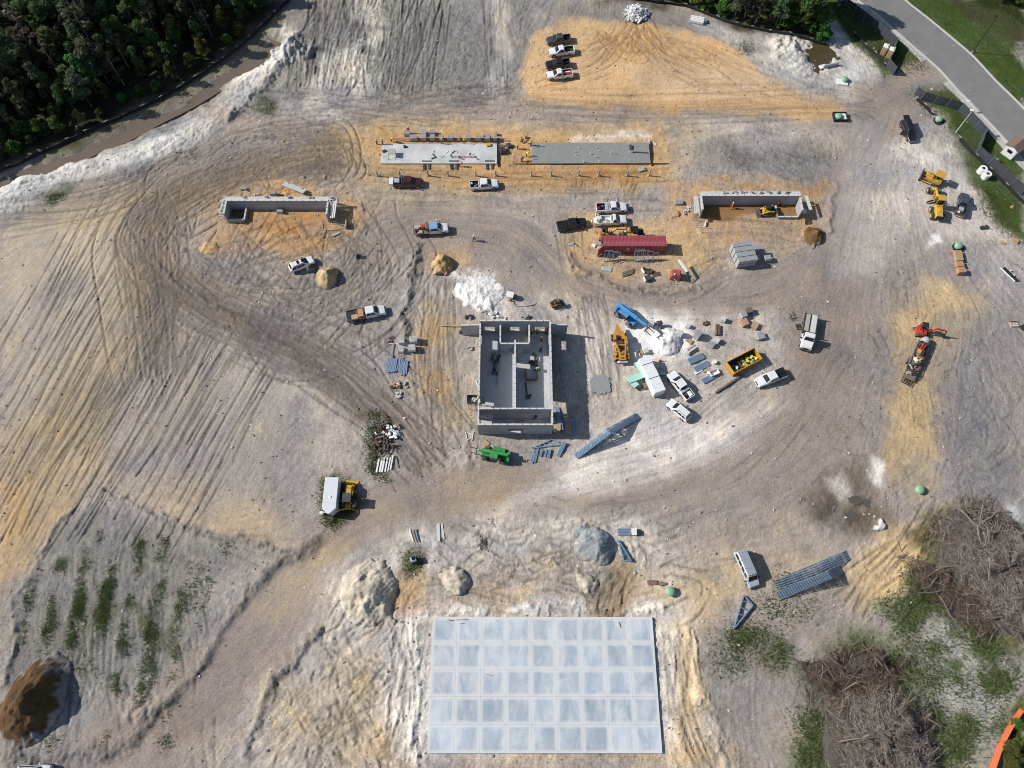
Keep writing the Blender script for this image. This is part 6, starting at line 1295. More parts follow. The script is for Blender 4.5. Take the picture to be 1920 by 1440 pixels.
# enclosed trailer
x, y, rz_, _ = ends((622, 905), (622, 954), 1.5); t = thing('enclosed_trailer', 'white enclosed box trailer with a pointed nose on the grass patch', 'trailer', x, y - .2, -90); L2 = 3.05; pl = [(-L2, -1.15), (L2 - .9, -1.15), (L2, -.25), (L2, .25), (L2 - .9, 1.15), (-L2, 1.15)]
part('box_body', MB().prism(pl, .45, 2.42), m_white, t); part('roof', MB().loft([[(a, b_, 2.421) for a, b_ in pl], [(a * .97, b_ * .94, 2.48) for a, b_ in pl]]), mat('white_roof_sheet', (.66, .70, .74), .4, var=.06, scale=1.2), t)
part('roof_vent', MB().box((.3, 0, 2.52), (.36, .36, .1), ch=.03), m_plast, t); part('tongue', MB().bar((L2, .2, .5), (L2 + 1.1, 0, .5), .1).bar((L2, -.2, .5), (L2 + 1.1, 0, .5), .1), m_steel, t)
for s in (-1, 1):
    for a in (-.55, .3): o = part('wheel', MB().cyl((a, s * 1.0, .36), (a, s * 1.2, .36), .36, n=16), m_tyre, t); part('rim', MB().cyl((a, s * 1.15, .36), (a, s * 1.215, .36), .2, n=10), m_rim, o)
part('rear_door', MB().box((-L2 - .02, 0, 1.42), (.05, 2.1, 1.85)), m_white, t); part('corner_trim', MB().box((L2 + .01, 0, 1.45), (.04, .5, 1.9)), m_rim, t)
suv('white car of which only the roof shows at the bottom left edge', (40, 1449), (84, 1447), m_white, 4.9)
# ---------------------------------------------------------------- machines (x forward)
def big_wheels(t, lst, rim):
    for x, y, r, w_ in lst:
        o = part('wheel', MB().cyl((x, y - w_ / 2, r), (x, y + w_ / 2, r), r, n=18), m_tyre, t); part('rim', MB().cyl((x, y - w_ / 2 - .02, r), (x, y + w_ / 2 + .02, r), r * .5, n=12), rim, o)
def crawler(t, L_, gauge, w_, h, m=m_steel):
    for s in (-1, 1):
        pr = [(-L_ / 2, h * .5), (-L_ / 2 + h * .35, h), (L_ / 2 - h * .35, h), (L_ / 2, h * .5), (L_ / 2 - h * .35, 0), (-L_ / 2 + h * .35, 0)]
        o = part('track', MB().side(pr, s * gauge / 2 - w_ / 2, s * gauge / 2 + w_ / 2), m_tyre, t); sh = MB()
        for k in range(int(L_ / .16)): sh.box((-L_ / 2 + h * .3 + k * (L_ - h * .6) / int(L_ / .16), s * gauge / 2, h + .012), (.07, w_ + .03, .03))
        part('track_shoes', sh, m, o)
def cabin(t, c, d, m, roof, glass=True):
    x, y, z = c; lx, ly, lz = d; fr = MB()
    for a in (-1, 1):
        for b_ in (-1, 1): fr.bar((x + a * lx / 2, y + b_ * ly / 2, z), (x + a * lx * .45, y + b_ * ly * .45, z + lz), .09)
    part('cab_frame', fr, m, t); part('cab_roof', MB().box((x, y, z + lz + .05), (lx * 1.05, ly * 1.05, .12), ch=.03), roof, t); part('seat', MB().box((x - .1, y, z + .3), (.5, .5, .5)).box((x - .35, y, z + .75), (.14, .5, .6)), m_dark, t)
    if glass:
        g = MB()
        for a in (-1, 1): g.box((x + a * lx * .475, y, z + lz * .55), (.02, ly * .84, lz * .8)); g.box((x, y + a * ly * .475, z + lz * .55), (lx * .84, .02, lz * .8))
        part('cab_glass', g, m_glass, t)
def at(label, nm, cat, rear, front, z=.8): x, y, rz_, ln = ends(rear, front, z); return thing(nm, label, cat, x, y, rz_), ln
# bulldozer
t, _ = at('yellow tracked bulldozer with a yellow canopy, above the grader', 'bulldozer', 'bulldozer', (1767, 342), (1733, 327))
crawler(t, 3.6, 1.9, .5, .95, m_yellow); part('hull', MB().box((-.2, 0, .85), (3.0, 1.35, .8), ch=.06), m_yellow, t); part('bonnet', MB().box((.95, 0, 1.45), (1.5, 1.0, .6), ch=.08), m_yellow, t); part('engine_cover', MB().box((-1.3, -.3, 1.35), (.8, .9, .4), ch=.05), m_yellow, t)
cabin(t, (-.55, 0, 1.25), (1.3, 1.4, 1.25), m_dark, m_yellow, False); part('canopy', MB().box((-.6, .1, 2.72), (1.9, 1.75, .14), ch=.04), m_yellow, t); part('exhaust', MB().cyl((1.0, .25, 1.7), (1.0, .25, 2.3), .06, n=8), m_dark, t)
part('blade', MB().loft([[(2.35, s * 1.5, .05), (2.5, s * 1.5, .5), (2.35, s * 1.5, 1.05), (2.25, s * 1.5, 1.05), (2.35, s * 1.5, .5), (2.22, s * 1.5, .05)] for s in (-1, 1)]), m_steel, t)
for s in (-1, 1): part('push_arm', MB().bar((-.2, s * 1.3, .5), (2.3, s * 1.15, .4), .16), m_yellow, t)
for s in (-1, 1): part('lift_ram', MB().bar((1.6, s * .35, 1.4), (2.3, s * .5, .8), .1), m_dark, t)
# motor grader
t, _ = at('long yellow motor grader parked left of the slate blue pickup', 'motor_grader', 'grader', (1758, 409), (1752, 357))
big_wheels(t, [(3.5, 1.05, .62, .4), (3.5, -1.05, .62, .4), (-1.4, 1.05, .65, .42), (-1.4, -1.05, .65, .42), (-2.9, 1.05, .65, .42), (-2.9, -1.05, .65, .42)], m_yellow)
part('frame_beam', MB().tube([(-.2, 0, 1.25), (1.2, 0, 1.75), (2.6, 0, 1.65), (3.7, 0, 1.15)], [.22, .2, .18, .16], 6, False), m_yellow, t); part('front_axle', MB().bar((3.5, -1, .7), (3.5, 1, .7), .2).box((3.6, 0, 1.0), (.7, .7, .5)), m_yellow, t)
part('engine_bay', MB().box((-2.3, 0, 1.35), (2.9, 1.25, .9), ch=.08), m_yellow, t); part('engine_top', MB().box((-1.9, -.2, 1.9), (1.6, .8, .22), ch=.05), m_yellow, t); part('radiator', MB().box((-3.8, 0, 1.35), (.12, 1.15, .8)), m_dark, t)
cabin(t, (-.05, -.12, 1.2), (1.35, 1.35, 1.7), m_yellow, m_yellow); part('exhaust', MB().cyl((-1.6, .35, 1.9), (-1.6, .35, 2.6), .06, n=8), m_dark, t)
bl = part('blade', MB().box((0, 0, 0), (.10, 3.6, .6)), m_steel, t); bl.location = (1.35, 0, .5); bl.rotation_euler.z = R(28); part('circle', MB().cyl((1.35, 0, .95), (1.35, 0, 1.1), .75, n=20), m_yellow, t)
part('drawbar', MB().bar((1.2, .5, 1.0), (3.2, 0, 1.0), .14).bar((1.2, -.5, 1.0), (3.2, 0, 1.0), .14), m_yellow, t); part('lift_ram', MB().bar((1.1, .6, 1.2), (.9, .8, 2.2), .1).bar((1.1, -.6, 1.2), (.9, -.8, 2.2), .1), m_dark, t)
# excavators
def excavator(label, px, py, body_rz, track_rz, m, boom, s=1.0, canopy=True, bucket=m_steel, roofm=m_dark):
    x, y = G(px, py, .8); t = thing('mini_excavator', label, 'excavator', x, y, body_rz)
    u = bpy.data.objects.new('undercarriage', None); COL.objects.link(u); u.parent = t; u.rotation_euler.z = R(track_rz - body_rz); crawler(u, 2.3 * s, 1.5 * s, .35 * s, .55 * s); bld = part('dozer_blade', MB().box((1.35 * s, 0, .3), (.08, 1.9 * s, .4)), m_steel, u)
    n = 14; pl = [(-1.15 * s * math.cos(a), .92 * s * math.sin(a)) for a in [math.pi / 2 * (k / (n / 2) - 1) for k in range(n + 1)]] + [(.75 * s, .92 * s), (.75 * s, -.92 * s)]
    part('house', MB().prism(pl, .6 * s, 1.25 * s), m, t); part('counterweight', MB().prism([(a * .92, b_ * .86) for a, b_ in pl[:n + 1]], 1.25 * s, 1.42 * s), m, t); cabin(t, (.05 * s, .3 * s, 1.25 * s), (1.1 * s, 1.0 * s, 1.15 * s), m_dark, roofm, False)
    b = [Vector(p) * s for p in boom]; part('boom', MB().tube(b[:3], [.16 * s, .2 * s, .13 * s], 4, False), m, t); part('arm', MB().tube(b[2:4], [.14 * s, .1 * s], 4, False), m, t)
    part('ram', MB().cyl(b[0] + Vector((.3, 0, .1)), b[1] - Vector((0, 0, .2)), .05 * s, n=8), m_galv, t)
    e = b[3]; part('bucket', MB().loft([[(e.x - .35 * s, q, e.z), (e.x - .45 * s, q, e.z - .45 * s), (e.x - .1 * s, q, e.z - .65 * s), (e.x + .15 * s, q, e.z - .35 * s), (e.x + .1 * s, q, e.z)] for q in (e.y - .3 * s, e.y + .3 * s)]), bucket, t); return t
excavator('red mini excavator with its arm stretched to the right', 1727, 620, -10, 0, m_redm, [(.75, -.15, 1.0), (2.0, -.15, 2.4), (3.9, -.15, 2.1), (4.3, -.15, .75)], 1.0)
excavator('yellow mini excavator squeezed behind the red container', 1132, 440, 4, 10, m_yellow, [(.8, -.2, 1.1), (2.1, -.2, 2.5), (4.0, -.2, 2.3), (4.5, -.2, .9)], 1.05)
# skid loaders
def skid(label, rear, front, m, roof, s=1.0, tracks=True):
    t, _ = at(label, 'skid_loader', 'loader', rear, front)
    if tracks: crawler(t, 2.3 * s, 1.5 * s, .4 * s, .6 * s)
    else: big_wheels(t, [(a * s, b_ * s, .4 * s, .3 * s) for a in (-.65, .65) for b_ in (-.75, .75)], m)
    part('hull', MB().box((-.25 * s, 0, .85 * s), (2.2 * s, 1.15 * s, .75 * s), ch=.05), m, t); part('engine_hood', MB().box((-1.0 * s, 0, 1.32 * s), (.75 * s, 1.1 * s, .25 * s), ch=.06), m_dark, t); cabin(t, (.1 * s, 0, 1.15 * s), (1.1 * s, .95 * s, .95 * s), m_dark, roof, False)
    for q in (-1, 1): part('lift_arm', MB().tube([(-1.2 * s, q * .72 * s, 1.45 * s), (.2 * s, q * .72 * s, 1.35 * s), (1.35 * s, q * .6 * s, .5 * s)], .11 * s, 4, False), m, t)
    part('bucket', MB().loft([[(1.35 * s, q, .75 * s), (1.3 * s, q, .1 * s), (2.0 * s, q, .08 * s), (1.42 * s, q, .2 * s), (1.45 * s, q, .75 * s)] for q in (-.95 * s, .95 * s)]), m_steel, t); return t
skid('yellow tracked skid loader working inside the right block enclosure', (1453, 394), (1424, 396), m_yellow, m_dark)
skid('black roofed loader behind the right half of the red container', (1203, 441), (1172, 442), m_yellow, m_black, 1.35, False)
skid('small tan and black skid loader behind the grey building', (1036, 571), (1049, 566), mat('tan_paint', (.42, .27, .10), .5, dirt=(DUST, .3)), m_oldw, .8, False)
# telehandlers
def telehandler(label, rear, front, m, L_=5.6, ext=1.6, up=.9, cabside=1, s=1.0, name='telehandler'):
    t, _ = at(label, name, 'telehandler', rear, front); big_wheels(t, [(a * s, b_ * s, .62 * s, .45 * s) for a in (-1.5, 1.5) for b_ in (-1.0, 1.0)], m)
    part('chassis', MB().box((0, 0, .95 * s), (4.6 * s, 1.3 * s, .6 * s), ch=.06), m, t); part('engine_box', MB().box((-.5 * s, -cabside * .85 * s, 1.3 * s), (2.2 * s, .75 * s, .75 * s), ch=.08), m, t); part('rear_weight', MB().box((-2.25 * s, 0, 1.15 * s), (.6 * s, 1.7 * s, .8 * s), ch=.08), m, t)
    cabin(t, (.1 * s, cabside * .72 * s, 1.15 * s), (1.35 * s, .85 * s, 1.3 * s), m_dark, m)
    r0, r1 = Vector((-2.2, 0, 2.0)) * s, Vector((2.3, 0, 1.2 + up)) * s; d = (r1 - r0).normalized(); part('boom', MB().bar(r0, r1, .5 * s, .5 * s), m, t); e = r1 + d * ext * s; part('inner_boom', MB().bar(r1, e, .36 * s, .36 * s), m, t)
    hd = e + Vector((.35, 0, -.55)) * s; part('boom_head', MB().tube([e, e + Vector((.3, 0, -.1)) * s, hd], [.2 * s, .2 * s, .12 * s], 4, False), m, t)
    part('carriage', MB().box((hd.x + .1 * s, 0, hd.z), (.12 * s, 1.5 * s, .55 * s)).box((hd.x + .12 * s, 0, hd.z + .45 * s), (.08 * s, 1.4 * s, .08 * s)), m_steel, t)
    for q in (-.45, .45): part('fork', MB().box((hd.x + .8 * s, q * s, hd.z - .28 * s), (1.3 * s, .14 * s, .06 * s)), m_steel, t)
    part('lift_ram', MB().cyl(Vector((-.6, 0, 1.2)) * s, r1 - d * 1.2 * s - Vector((0, 0, .2)) * s, .09 * s, n=8), m_galv, t); return t
telehandler('bright green telehandler below the front of the grey building', (953, 858), (905, 848), m_green, ext=.5, up=.5, cabside=1)
t = telehandler('sky blue telehandler with its boom reaching towards the white sand', (1158, 577), (1192, 608), m_blue, ext=2.2, up=1.6, cabside=-1); part('stripe', MB().bar((-1.0, .26, 2.35), (1.2, .26, 2.6), .02, .16), mat('pale_yellow_stripe', (.7, .6, .3), .5), t)
# orange rough terrain crane-like forklift
t, _ = at('big weathered orange lifting machine standing beside the grey building', 'lifting_machine', 'crane', (1167, 682), (1157, 618))
big_wheels(t, [(a, b_, .62, .5) for a in (-2.3, 2.0) for b_ in (-1.05, 1.05)], m_orange); part('chassis', MB().box((-.1, 0, .95), (6.0, 1.5, .55), ch=.06), m_orange, t)
part('front_body', MB().loft([[(.9, -1.1, 1.2), (.9, 1.1, 1.2), (.9, 1.1, 2.1), (.9, -1.1, 2.1)], [(2.6, -.85, 1.2), (2.6, .85, 1.2), (2.6, .85, 1.9), (2.6, -.85, 1.9)]]), m_orange, t); part('nose', MB().loft([[(2.6, -.6, 1.2), (2.6, .6, 1.2), (2.6, .6, 1.8), (2.6, -.6, 1.8)], [(4.2, -.15, 1.5), (4.2, .15, 1.5), (4.2, .15, 1.7), (4.2, -.15, 1.7)]]), m_orange, t)
part('operator_seat', MB().box((1.2, .35, 2.2), (.7, .6, .3)).box((.9, .35, 2.5), (.12, .6, .6)), m_dark, t); part('side_tank', MB().box((.6, -1.1, 1.7), (1.5, .55, .8), ch=.06), m_orange, t); part('engine', MB().box((.15, .1, 1.55), (.9, 1.0, .7)), m_steel, t)
for s in (-1, 1):
    part('mast_rail', MB().bar((-2.9, s * .38, 2.3), (-.2, s * .85, 2.35), .2, .24), m_orange, t); part('side_frame', MB().bar((-2.9, s * 1.2, 1.5), (-.3, s * 1.2, 1.5), .18, .3), m_orange, t); part('outrigger', MB().box((-2.6, s * 1.35, 1.0), (.6, .3, .5)), m_orange, t)
for xx in (-2.9, -1.6, -.3): part('cross_member', MB().box((xx, 0, 1.9), (.22, 2.5, .22)), m_orange, t)
part('rear_bumper', MB().box((-3.25, 0, 1.0), (.25, 1.9, .35)), m_plast, t); part('winch', MB().cyl((-1.0, -.4, 1.4), (-1.0, .4, 1.4), .3, n=12), m_steel, t)
# backhoe loader
t, _ = at('yellow backhoe loader tucked beside the white box trailer', 'backhoe_loader', 'backhoe', (652, 953), (657, 915))
big_wheels(t, [(-.9, .95, .68, .45), (-.9, -.95, .68, .45), (1.35, .85, .45, .35), (1.35, -.85, .45, .35)], m_yellow); part('chassis', MB().box((.2, 0, .85), (4.2, .9, .5)), m_yellow, t); part('bonnet', MB().box((1.25, 0, 1.35), (1.5, .85, .7), ch=.08), m_yellow, t); part('exhaust', MB().cyl((1.5, .2, 1.7), (1.5, .2, 2.3), .05, n=8), m_dark, t)
cabin(t, (-.35, 0, 1.1), (1.45, 1.35, 1.45), m_yellow, m_char)
for s in (-1, 1): part('loader_arm', MB().tube([(.6, s * .62, 1.5), (1.9, s * .62, 1.2), (2.5, s * .62, .5)], .12, 4, False), m_yellow, t)
part('front_bucket', MB().loft([[(2.45, q, .85), (2.4, q, .1), (3.25, q, .08), (2.6, q, .25), (2.55, q, .85)] for q in (-1.1, 1.1)]), m_yellow, t)
part('hoe_boom', MB().tube([(-1.9, .1, 1.0), (-2.4, 1.2, 2.0), (-2.5, 2.6, 1.4)], .13, 4, False), m_yellow, t); part('hoe_arm', MB().tube([(-2.5, 2.6, 1.4), (-2.6, 4.0, .7)], .10, 4, False), m_wood, t); part('hoe_bucket', MB().box((-2.6, 4.3, .5), (.5, .6, .5), ch=.1), m_plast, t)
for s in (-1, 1): part('stabiliser', MB().bar((-1.8, s * .6, .9), (-2.0, s * 1.5, .2), .14).box((-2.0, s * 1.55, .1), (.4, .4, .1)), m_yellow, t)
# trailer full of scrap
x, y, rz_, ln = ends((1702, 712), (1733, 641), .6); t = thing('scrap_trailer', 'long flat trailer with a black tail ramp piled with coloured scrap', 'trailer', x, y, rz_); L2 = 4.3
part('deck', MB().box((0, 0, .62), (2 * L2, 2.1, .14)), m_oldw, t)
for s in (-1, 1):
    part('side_rail', MB().box((.3, s * 1.02, .95), (2 * L2 - .6, .06, .1)).box((.3, s * 1.02, .78), (2 * L2 - .6, .05, .05)), m_galv if s > 0 else m_steel, t)
    for a in (-1.0, 0.0): o = part('wheel', MB().cyl((a, s * 1.1, .38), (a, s * 1.32, .38), .38, n=16), m_tyre, t)
rp = MB()
for k in range(5): rp.box((-L2 - .55, -.85 + k * .42, .5), (1.1, .1, .08), ry=-14)
for k in range(4): rp.box((-L2 - .15 - k * .28, 0, .55 - k * .05), (.08, 1.9, .07))
part('ramp', rp, m_dark, t); part('tongue', MB().bar((L2, .5, .6), (L2 + 1.3, 0, .55), .12).bar((L2, -.5, .6), (L2 + 1.3, 0, .55), .12), m_steel, t)
M4 = Matrix.Translation(t.location) @ t.rotation_euler.to_matrix().to_4x4(); rg = random.Random(91)
scr_m = [m_redm, m_maroon, m_wood, m_steel, m_plast, m_yellow, m_galv, m_oldw, m_ply, m_char]; scr_n = ['red', 'maroon', 'tan', 'dark steel', 'white', 'yellow', 'silver', 'old timber', 'grey board', 'charcoal']
p = M4 @ Vector((L2 + .5, -.1, .7)); solo('water_tank', MB().dome((0, 0, 0), .75, .8, 16, 5).cyl((0, 0, -.6), (0, 0, 0), .75, n=16), m_conc, 'rounded grey water tank at the front of the scrap trailer', 'tank', p.x, p.y, z=p.z)
for k in range(46):
    a = rg.uniform(-L2 + .9, L2 - .2); b_ = rg.uniform(-.7, .7); big = a > 1.6; i = rg.choice((0, 1, 1, 0, 3, 5)) if big else rg.randrange(10); d = (rg.uniform(.3, 1.5), rg.uniform(.15, .5), rg.uniform(.1, .4 + .3 * big)); p = M4 @ Vector((a, b_, .69 + (rg.uniform(0, .5) if big else rg.uniform(0, .2))))
    solo('scrap_piece', MB().box((0, 0, d[2] / 2), d, rg.uniform(0, 180), rg.uniform(-20, 20), ch=.02), scr_m[i], f'{scr_n[i]} piece of scrap on the {"front half" if a > 0 else "tail half"} of the long trailer', 'scrap', p.x, p.y, z=p.z, group=f'{scr_n[i]} scrap on the {"front" if a > 0 else "tail"} of the trailer')
# yellow skip
x, y, rz_, _ = ends((1366, 692), (1424, 662), 1.3); t = thing('rubbish_skip', 'yellow open top skip half full of yellow waste', 'skip', x, y, rz_); a, b_, h = 3.05, 1.2, 1.5; m_skip = mat('skip_yellow', (.55, .31, .02), .55, dirt=((.35, .22, .08), .4))
part('floor', MB().box((0, 0, .18), (2 * a, 2 * b_, .1)), m_steel, t)
for s in (-1, 1):
    w_ = MB().box((0, s * (b_ - .03), h / 2 + .1), (2 * a, .06, h)); w_.box((0, s * (b_ + .0), h + .13), (2 * a, .14, .1)); part('side_wall', w_, m_skip, t); rbm = MB()
    for k in range(7): rbm.box((-a + .4 + k * (2 * a - .8) / 6, s * (b_ + .04), h / 2), (.1, .09, h - .2))
    part('side_rib', rbm, m_skip, t); part('inner_lining', MB().box((0, s * (b_ - .075), h / 2 + .12), (2 * a - .12, .015, h - .1)), m_steel, t)
    e = MB().box((s * (a - .03), 0, h / 2 + .1), (.06, 2 * b_ - .13, h)).box((s * (a + .02), 0, h * .5), (.07, 2 * b_ - .3, .09)); part('end_wall', e, m_skip, t)
M4 = Matrix.Translation(t.location) @ t.rotation_euler.to_matrix().to_4x4(); rg = random.Random(17)
for k in range(40):
    u = rg.uniform(-2.6, 2.6); v = rg.uniform(-.85, .7); i = rg.choice((5, 5, 5, 4, 8)) if u > 0 else rg.choice((4, 8, 7, 3)); d = (rg.uniform(.25, .9), rg.uniform(.2, .5), rg.uniform(.1, .4)); p = M4 @ Vector((u, v, .24 + max(0, u) * .16 + rg.uniform(0, .2)))
    solo('waste_piece', MB().box((0, 0, d[2] / 2), d, rg.uniform(0, 180), rg.uniform(-25, 25), ch=.03), mat('waste_yellow', (.62, .55, .08), .6) if i == 5 and k < 2 else (bpy.data.materials.get('waste_yellow') if i == 5 else scr_m[i]), f'{scr_n[i]} waste in the {"right" if u > 0 else "left"} half of the yellow skip', 'waste', p.x, p.y, z=p.z, group=f'{scr_n[i]} waste in the {"right" if u > 0 else "left"} half of the skip')
# mortar mixer with hose
x, y = G(957, 558); t = thing('mortar_mixer', 'white mortar mixer behind the grey building with a hose trailing from it', 'mixer', x, y, -14)
part('hopper', MB().loft([[(-.7, -.6, 1.15), (.6, -.6, 1.15), (.6, .6, 1.15), (-.7, .6, 1.15)], [(-.6, -.45, .55), (.5, -.45, .55), (.5, .45, .55), (-.6, .45, .55)]]), m_plast, t); part('engine', MB().box((.95, 0, .8), (.5, .7, .6), ch=.05), m_dark, t); part('cover', MB().box((-.05, 0, 1.19), (1.35, 1.25, .06), ch=.02), m_plast, t)
for s in (-1, 1): part('wheel', MB().cyl((.2, s * .65, .3), (.2, s * .85, .3), .3, n=14), m_tyre, t)
part('tow_bar', MB().bar((-.7, 0, .5), (-1.6, 0, .4), .08), m_steel, t)
hp = [G(963, 566), G(968, 574), G(978, 575), G(990, 574), G(1000, 572), G(1006, 569)]
solo('hose', MB().tube([(a - x, b_ - y, .06 + jit(.02)) for a, b_ in [tuple(q) for q in spline(hp, .4)]], .05, 5), m_dark, 'dark hose curling along the ground right of the mortar mixer', 'hose', x, y)
# ---------------------------------------------------------------- stored materials
ORD = ['first', 'second', 'third', 'fourth', 'fifth', 'sixth', 'seventh', 'eighth', 'ninth', 'tenth']
# block yard: cubes two high in four rows
proto = None; x0, y0 = G(1379, 503); ang = 9; dx_, dy_ = Vector((math.cos(R(ang)), math.sin(R(ang)))), Vector((-math.sin(R(ang)) - .10, math.cos(R(ang))))
for r_ in range(4):
    for k in range(3 + (r_ in (1, 2))):
        for lv in range(2 if k < 3 or r_ == 2 else 1):
            p = Vector((x0 + .6, y0 + .5)) + dx_ * (k * 1.26 + r_ * .05) + dy_ * (r_ * 1.13); z = hz(x0, y0) + lv * 1.15
            lab = f'cube of pale blocks in the {["front","second","third","back"][r_]} row of the block yard, {ORD[k]} from the left, {"upper" if lv else "lower"} layer'.replace('cube of pale blocks in the', 'block cube in the').replace(' of the block yard', '').replace(' layer', ' of the block yard')
            if proto is None: proto = cmu(p.x, p.y, 3, 5, 5, ang, lab, group='block cubes in the block yard', z=z)
            else: clone(proto, lab, 'block cubes in the block yard', p.x, p.y, R(0) * 0 + ang, z)
p = G(1437, 488); q = clone(proto, 'lone block cube at the right end of the block yard', 'block cubes in the block yard', p[0], p[1], ang)
# brick cubes on the right
for k, (a, b_, nz) in enumerate(((1794, 478, 4), (1795, 487, 4), (1796, 498, 4), (1798, 511, 6))): cmu(*G(a, b_), 5, 8, nz, 2, f'orange brown pallet stack below the green lid, {["topmost","second from the top","third from the top","lowest and tallest"][k]}', 'pallet_stack', 'pallet stacks below the green lid', m_brick if k != 1 else m_wood, (.27, .15, .17), cores=False)
# masonry yard round the white sand
for a, b_, nx, ny, nz, rz_, mm, lab in ((1289, 613, 3, 3, 3, -30, m_cap, 'small whitish block pile left of the tall block cube'), (1306, 632, 4, 6, 7, -40, m_block, 'tall block cube right of the white sand pile'), (1342, 641, 4, 4, 4, -38, m_cap, 'block cube with a hollow in it, above the yellow skip'), (1333, 648, 4, 4, 3, -38, m_block, 'lower block cube joined to the hollow one above the skip'),
        (1355, 602, 3, 4, 4, -25, m_cap, 'half broken whitish block cube in the pale yard'), (1392, 594, 4, 5, 5, 18, m_block, 'tall grey cube in the middle of the pallet group'), (1394, 608, 4, 6, 5, 20, m_brick, 'orange brick cube in front of the pallet group'), (1425, 632, 5, 6, 3, 12, m_block, 'low pallet of hollow blocks with visible cores'), (1402, 586, 4, 5, 6, 18, m_oldw, 'tall stack of brown pallets behind the grey cube'),
        (1414, 612, 4, 6, 3, -35, m_wood, 'low tan stack of boards leaning beside the hollow blocks'), (1273, 629, 4, 4, 6, -35, m_cap, 'white wrapped cube beside the white sand pile'), (1210, 660, 3, 4, 3, 20, m_cap, 'small pale cube above the wrapped white stack'), (1202, 661, 3, 3, 2, -30, m_wood, 'little pallet left of the small pale cube'), (1220, 608, 4, 4, 4, -20, m_cap, 'whitish cube right of the blue boom'), (1292, 640, 4, 4, 1, -40, m_wood, 'flat orange pallet at the foot of the tall block cube')):
    cmu(*G(a, b_), nx, ny, nz, rz_, lab, 'block_stack' if mm in (m_block, m_cap) else 'pallet_stack', None, mm, (.27, .22, .2) if mm in (m_block, m_cap) else (.3, .22, .16), cores=mm is m_block)
x, y = G(1235, 611); t = thing('site_mixer', 'dark round mixer drum on a stand beside the white sand', 'mixer', x, y, 20); part('drum', MB().cyl((-.4, 0, .9), (.5, 0, 1.2), .6, .35, 14), m_steel, t); part('stand', MB().bar((-.5, -.5, 0), (0, 0, .8), .08).bar((-.5, .5, 0), (0, 0, .8), .08).bar((.6, 0, 0), (.2, 0, .9), .08), m_dark, t)
for s in (-1, 1): part('wheel', MB().cyl((.1, s * .6, .25), (.1, s * .75, .25), .25, n=12), m_tyre, t)
boxes('timber_pieces', 'brown cut timber pieces in the pale yard', 'timber', 1324, 609, [((0, 0, .2), (.9, .25, .3), 20), ((.2, .5, .15), (.5, .4, .3), -30), ((-.5, .3, .1), (.7, .15, .15), 60)], m_rust)
boxes('panel_stack', 'narrow brown panel stack standing between block cubes', 'panels', 1345, 620, [((-.3, 0, .35), (.25, 2.2, .6), -8), ((0, 0, .3), (.25, 2.2, .5), -8), ((.3, 0, .25), (.25, 2.1, .4), -8)], m_oldw, pname='panel')
boxes('timber_boards', 'short dark boards on the ground above the deck sheets', 'boards', 1300, 661, [((0, 0, .1), (2.0, .35, .18), 32), ((.1, .4, .1), (1.9, .25, .15), 35), ((-.4, 1.0, .1), (1.8, .4, .08), 36, 0, m_ply)], m_char)
solo('timber_beam', MB().bar((-2.6, -1.75, .2), (2.6, 1.75, .2), .32, .3), m_oldw, 'long dark timber beam lying below the yellow skip', 'beam', *G(1366, 720))
def bundle(label, a, b_, n, w_, m=m_galv, name='steel_bundle', z=.12, hgt=.14, layers=1, ragged=0, cat='steel', seed=0):
    x, y, rz_, ln = ends(a, b_, .1); rg = random.Random(seed + int(a[0])); t = thing(name, label, cat, x, y, rz_)
    for k in range(-1, 2, 2): part('bearer', MB().box((k * ln * .3, 0, .05), (.1, w_, .1)), m_oldw, t)
    me = MB().box((0, 0, 0), (ln, w_ / n * .82, hgt), ch=.01).mesh('stud', m)
    for L_ in range(layers):
        for k in range(n): o = part('stud', me, None, t); o.location = (rg.uniform(-1, 1) * ragged, -w_ / 2 + (k + .5) * w_ / n, .1 + hgt * (L_ + .5) + rg.uniform(0, .02)); o.rotation_euler.z = R(rg.uniform(-1, 1) * ragged * 9); o.scale.x = rg.uniform(1 - ragged * .3, 1)
    return t
bundle('ribbed grey deck sheets, the upper of three beside the loaded pickup', (1291, 679), (1319, 667), 8, 1.2); bundle('grey deck sheets, the middle of three beside the loaded pickup', (1303, 694), (1329, 681), 6, 1.1); bundle('grey deck sheets, the lowest of three with striped shadow', (1317, 716), (1336, 706), 6, 1.0)
boxes('timber_scraps', 'white and brown scraps between the deck sheets', 'scraps', 1322, 697, [((-1.2, 0, .1), (1.7, .5, .1), 30, 0, m_plast), ((.2, .1, .12), (1.3, .3, .2), 25), ((.9, .5, .12), (1.1, .25, .2), -40, 0, m_wood), ((.6, -.3, .2), (.6, .5, .35), 10, 0, m_plast)], m_wood)
solo('trough', MB().prism([(-.8, -.5), (.8, -.5), (.8, .5), (-.8, .5)], .05, .1).box((0, .5, .35), (1.7, .08, .6)).box((0, -.5, .35), (1.7, .08, .6)).box((.82, 0, .35), (.08, 1.0, .6)).box((-.82, 0, .35), (.08, 1.0, .6)), m_plast, 'white tub with brown scrap right of the deck sheets', 'tub', *G(1338, 700), rz=22)
solo('bucket', MB().cyl((0, 0, 0), (0, 0, .6), .38, .42, 14), m_plast, 'white round bucket above the tub by the deck sheets', 'bucket', *G(1339, 680))
